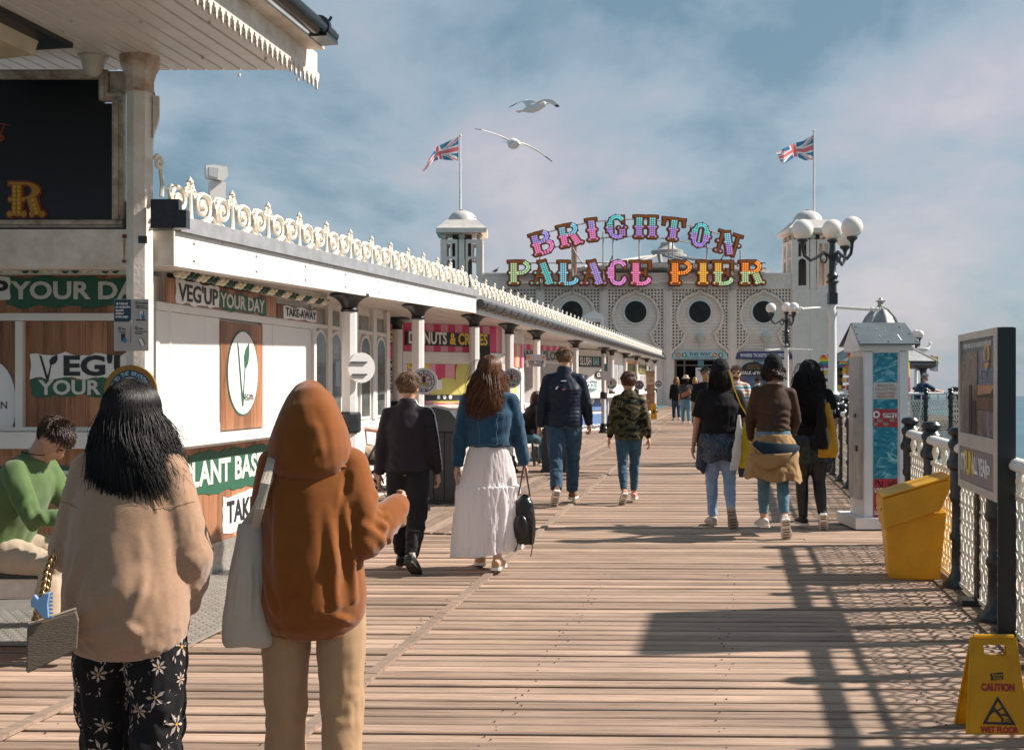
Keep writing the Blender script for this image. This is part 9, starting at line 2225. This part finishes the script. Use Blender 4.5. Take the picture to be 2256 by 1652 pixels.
def hatfn(f, t):
 long_hair(f, t, hair_k, n=200, seed=3, r0=.005, length=.10); hh = .142*f.h*f.hs; mb = MB(); c = f.J['head']+V((0, -.06*hh, .25*hh)); mb.lathe([(.62*hh, .0), (.62*hh, .02), (.42*hh, .035), (.40*hh, .10), (.30*hh, .125), (0, .13)], c=tuple(c), n=18); obj('hat', mb, mat('straw_hat', (.52, .42, .30), .8), t, smooth=2)
t, f = far_person('woman in straw hat and grey tee with brown belt bag and blue jeans', 1511, 41.0, 1.70, 0, fabric('charcoal_tee', (.045, .04, .045), .85), jean_m, skin2, hatfn, sleeve=.45, w=1.15)
mb = MB(); mb.box((-.02, -.19, .64*f.h), (.36, .10, .15), ry=R(-25)); o = obj('belt_bag', mb, mat('brown_leather', (.26, .10, .04), .5), t); b_ = o.modifiers.new('bevel', 'BEVEL'); b_.width = .03; b_.segments = 3
mb = MB(); mb.tube([V((-.15, -.17, .60*f.h)), V((.05, -.18, .72*f.h)), V((.14, -.06, .83*f.h))], [(.012, .004)]*3, 6, side=(0, -1, 0)); obj('strap', mb, MATS['brown_leather'], t)
far_person('fair haired person in black standing inside the dark pavilion doorway', 1531, 52.0, 1.74, 0, blk, blk, skin1, lh(hair_bl, .12))
def glasses(f, t, m_, lens=True):
 hh = .142*f.h*f.hs; c = f.J['head']; M = f.HR
 for s_ in (-1, 1):
  mb = MB(); mb.ball(c+M @ V((s_*.16*hh, .36*hh, -.01*hh)), (.11*hh, .03*hh, .075*hh), 10, 6, M) if lens else mb.tube([c+M @ V((s_*.16*hh+.10*hh*math.cos(a), .38*hh, -.01*hh+.075*hh*math.sin(a))) for a in [2*PI*k/12 for k in range(12)]], .003, 5, closed=True); obj('lens', mb, m_, t)
 mb = MB(); mb.tube([c+M @ V((x*hh, y*hh, .02*hh)) for x, y in ((-.34, 0), (-.27, .36), (.27, .36), (.34, 0))], .0035, 5); obj('frame', mb, m_, t)
def eyes(f, t):
 hh = .142*f.h*f.hs; c = f.J['head']; M = f.HR
 for s_ in (-1, 1): mb = MB(); mb.ball(c+M @ V((s_*.155*hh, .345*hh, -.01*hh)), (.05*hh, .02*hh, .02*hh), 8, 6, M); obj('eye', mb, mat('eye_dark', (.03, .02, .015), .2), t)
 mb = MB(); mb.ball(c+M @ V((0, .385*hh, -.29*hh)), (.085*hh, .02*hh, .012*hh), 8, 6, M); obj('mouth', mb, mat('lip', (.30, .10, .08), .5), t)
t, f = far_person('man in black tee and glasses walking towards the camera', 1555, 21.0, 1.79, R(172), blk, blk, skin2, shh(hair_k), sleeve=.45, arms=((6, 8, 14, 0), (-10, 8, 14, 0))); glasses(f, t, mat('frame_black', (.01, .01, .01), .3), False); eyes(f, t)
st_ = bpy.data.materials.new('striped_tee'); st_.use_nodes = True; t_ = st_.node_tree; p_ = t_.nodes['Principled BSDF']; p_.inputs['Roughness'].default_value = .85
tn = t_.nodes.new('ShaderNodeTexCoord'); sp_ = t_.nodes.new('ShaderNodeSeparateXYZ'); t_.links.new(tn.outputs['Object'], sp_.inputs[0]); mm = t_.nodes.new('ShaderNodeMath'); mm.operation = 'MULTIPLY'; mm.inputs[1].default_value = 5.4; t_.links.new(sp_.outputs[2], mm.inputs[0]); fr3 = t_.nodes.new('ShaderNodeMath'); fr3.operation = 'FRACT'; t_.links.new(mm.outputs[0], fr3.inputs[0])
rp_ = t_.nodes.new('ShaderNodeValToRGB'); rp_.color_ramp.interpolation = 'CONSTANT'; t_.links.new(fr3.outputs[0], rp_.inputs[0]); e_ = rp_.color_ramp.elements; e_[0].color = (.62, .58, .54, 1); e_[1].position = .18; e_[1].color = (.50, .20, .10, 1)
for ps_, cc in ((.32, (.62, .58, .54, 1)), (.48, (.06, .24, .30, 1)), (.66, (.62, .58, .54, 1)), (.80, (.46, .32, .22, 1))): e2 = e_.new(ps_); e2.color = cc
t_.links.new(rp_.outputs[0], p_.inputs['Base Color'])
t, f = far_person('bearded man in sunglasses and multicolour striped tee facing the camera', 1622, 20.6, 1.80, R(168), st_, jean_d, skin1, shh(hair_b), sleeve=.45, w=1.12); glasses(f, t, mat('frame_black', (.01, .01, .01), .3)); hh = .142*f.h*f.hs; c = f.J['head']
mb = MB(); mb.ball(c+V((0, .20*hh, -.33*hh)), (.24*hh, .22*hh, .17*hh), 14, 8); obj('beard', mb, hair_b, t, smooth=True)
t, f = far_person('woman in dark hooded coat with white mask pulled under her chin', 1670, 33.0, 1.64, R(175), fabric('ink_coat', (.012, .013, .02), .85), blk, skin3, shh(hair_k), topname='coat', hem=.45, w=1.15); hh = .142*f.h*f.hs; c = f.J['head']
mb = MB(); mb.ball(c+V((0, .22*hh, -.32*hh)), (.23*hh, .22*hh, .15*hh), 14, 8); obj('face_mask', mb, wprint, t, smooth=True); eyes(f, t)
mb = MB(); mb.box((.16, -.12, .70*f.h), (.22, .14, .42)); o = obj('rucksack', mb, mat('bright_blue', (.03, .18, .45), .6), t); b_ = o.modifiers.new('bevel', 'BEVEL'); b_.width = .04; b_.segments = 3
far_person('person in white top half hidden behind the striped tee man', 1601, 30.0, 1.62, R(170), wprint, jean_d, skin2, lh(hair_d, .1))
t, f = far_person('grey haired man in navy polo leaning on the far platform railing', 2019, 31.9, 1.66, R(-70), fabric('navy_polo', (.02, .045, .09), .8), jean_m, skin1, shh(hair_mat('hair_grey', (.30, .28, .26), .5)), sleeve=.45, lean=30, arms=((60, 6, 20, 10), (60, 6, 20, 10)), legs=((6, 4, 0), (-4, 6, 0))); t.location.z = .165
# gulls
gw = mat('gull_white', (.78, .74, .70), .7); gg = mat('gull_grey', (.48, .47, .46), .7); gk = mat('gull_black', (.03, .03, .03), .7); gy = mat('gull_beak', (.60, .38, .06), .5)
def gull(label, px, py, Y, span_px, wings, body_dir, pitch):
 """wings: two lists of (px offset, py offset from the shoulder, depth offset m, chord m)"""
 c = P(px, py, Y); k = Y/F; t = thing('gull', label, 'seagull', c)
 d = V(body_dir).normalized(); mb = MB(); L = .21*Y/22
 mb.tube([d*-1.25*L, d*-.8*L, d*-.2*L, d*.4*L, d*.8*L, d*1.05*L], [.015, .05, .085, .075, .05, .03], 12); mb.ball(d*1.02*L+V((0, 0, .015)), .050, 10, 8)
 me = remesh(mb, .014, 3); b = obj('body', me, gw, t, smooth=True)
 mb = MB(); q = d*1.02*L+V((0, 0, .012)); mb.cyl(q+d*.04, q+d*.105-V((0, 0, .012)), .013, .004, n=6); obj('beak', mb, gy, t)
 u = d.cross(V((0, 0, 1))).normalized(); mb = MB(); mb.add([d*-1.0*L, d*-1.75*L+u*.07, d*-1.8*L, d*-1.75*L-u*.07, d*-1.0*L+V((0, 0, .012)), d*-1.75*L+u*.07+V((0, 0, .008)), d*-1.8*L+V((0, 0, .008)), d*-1.75*L-u*.07+V((0, 0, .008))], [(0, 1, 2, 3), (7, 6, 5, 4), (0, 4, 5, 1), (1, 5, 6, 2), (2, 6, 7, 3), (3, 7, 4, 0)]); obj('tail', mb, gw, t)
 for w in wings:
  rs = []; n = len(w)
  pts = [V((a*k, dep, -b_*k)) for a, b_, dep, ch_ in w]
  P_ = []; Cc = []
  for i in range(n-1):
   for j in range(4):
    f_ = j/4; p0, p1, p2, p3 = pts[max(i-1, 0)], pts[i], pts[i+1], pts[min(i+2, n-1)]; q = .5*((2*p1)+(p2-p0)*f_+(2*p0-5*p1+4*p2-p3)*f_*f_+(3*p1-p0-3*p2+p3)*f_**3); P_.append(q); Cc.append(w[i][3]*(1-f_)+w[i+1][3]*f_)
  P_.append(pts[-1]); Cc.append(w[-1][3])
  N_ = len(P_)
  for i, (q, ch_) in enumerate(zip(P_, Cc)):
   lead = d*ch_*.42; tr_ = -d*ch_*.58; th = .012*(1-i/N_*.7)+.002
   rs.append([q+lead, q+lead*.3+V((0, 0, th)), q+tr_, q+lead*.2-V((0, 0, th*.6))])
  mb = MB(); mb.rings(rs[:int(N_*.84)]); wg = obj('wing', mb, gg if pitch else gw, t, smooth=2); mb = MB(); mb.rings(rs[int(N_*.84)-1:]); obj('wing_tip', mb, gk, wg, smooth=2)
 return t
gull('lower gull gliding with wide spread wings in front of the clouds', 1131, 317, 17.0, 170, [[(-6, -4, 0, .20), (-22, -14, .02, .19), (-45, -24, .05, .15), (-66, -31, .06, .11), (-84, -34, .04, .05)], [(6, -2, 0, .20), (22, 0, .0, .19), (42, 10, -.02, .15), (64, 24, -.03, .11), (85, 40, -.02, .05)]], (.35, -.9, -.25), 0)
gull('upper gull with one wing raised, flying to the right', 1177, 238, 20.0, 105, [[(-4, -6, .0, .20), (-12, -18, .1, .19), (-20, -22, .18, .14), (-36, -18, .24, .10), (-54, -10, .28, .05)], [(4, -5, -.05, .18), (18, -12, -.15, .16), (32, -9, -.22, .13), (44, 0, -.28, .09), (52, 7, -.30, .05)]], (.85, -.45, .12), 0)
def standing_gull(label, c, rz, s=1.0):
 t = thing('gull', label, 'seagull', c, rz); mb = MB()
 mb.tube([V((-.24*s, 0, .15*s)), V((-.12*s, 0, .17*s)), V((0, 0, .19*s)), V((.10*s, 0, .22*s)), V((.15*s, 0, .29*s)), V((.165*s, 0, .35*s))], [.02*s, .05*s, .075*s, .065*s, .04*s, .035*s], 12); mb.ball((.175*s, 0, .365*s), .042*s, 10, 8); me = remesh(mb, .014, 2); obj('body', me, gw, t, smooth=True)
 for y in (-1, 1):
  mb = MB(); mb.ball((-.06*s, y*.06*s, .20*s), (.17*s, .022*s, .055*s), 12, 8); obj('wing', mb, gg, t, smooth=True); mb = MB(); mb.cyl((.0, y*.03*s, 0), (.0, y*.03*s, .14*s), .007, n=6); obj('leg', mb, gy, t)
 mb = MB(); mb.cyl((.21*s, 0, .36*s), (.27*s, 0, .35*s), .012*s, .004, n=6); obj('beak', mb, gy, t)
 mb = MB(); mb.cyl((-.22*s, 0, .16*s), (-.36*s, 0, .14*s), .018*s, .006, n=6); obj('tail', mb, gk, t)
c = P(1040, 500, FY+.6); standing_gull('gull standing beside the dome of the left tower', V((c.x, FY+.8, zt1-1.4+.42)), R(0), 1.25)
c = P(2042, 790, Yo-.6); standing_gull('gull standing on the grey roof of the souvenir kiosk', V((c.x, Yo-.3, EYE+(CY-787)*uo)), R(8), 1.35)
c = P(1225, 603, FY+.1); t = thing('pigeon', 'small dark pigeon perched on the pavilion parapet by the letters', 'pigeon', V(((1091-CX)/K, FY+.1, zp1+.04)))
mb = MB(); mb.tube([V((-.22, 0, .10)), V((0, 0, .14)), V((.12, 0, .22)), V((.16, 0, .30))], [.02, .10, .08, .05], 8); obj('body', mb, dkgrey, t, smooth=True); mb = MB(); mb.ball((.17, 0, .32), .055, 8, 6); obj('head', mb, dkgrey, t)
gp = P(1308, 730, 40); t = thing('roof_turret', 'small white scroll topped dormer above the arcade cresting', 'dormer', (gp.x, 40, 0))
kd = 40/F; mb = MB(); z0 = zs(40)+.2; mb.bx(-22*kd, 22*kd, 0, .6, z0, EYE+(CY-704)*kd); obj('box', mb, whitebr, t); mb = MB(); mb.bx(-16*kd, 14*kd, -.02, -.0005, z0+.2, EYE+(CY-710)*kd); obj('panel', mb, mat('dormer_panel', (.10, .085, .07), .6), t)
mb = MB(); mb.prism([(-23*kd, EYE+(CY-703)*kd), (23*kd, EYE+(CY-703)*kd), (20*kd, EYE+(CY-694)*kd), (8*kd, EYE+(CY-688)*kd), (0, EYE+(CY-684)*kd), (-8*kd, EYE+(CY-688)*kd), (-20*kd, EYE+(CY-694)*kd)], -.05, .2); obj('pediment', mb, whitebr, t)
for x in (-20, 18): mb = MB(); mb.bx(x*kd-.04, x*kd+.05, -.08, -.021, z0, EYE+(CY-704)*kd); obj('pilaster', mb, whitebr, t)
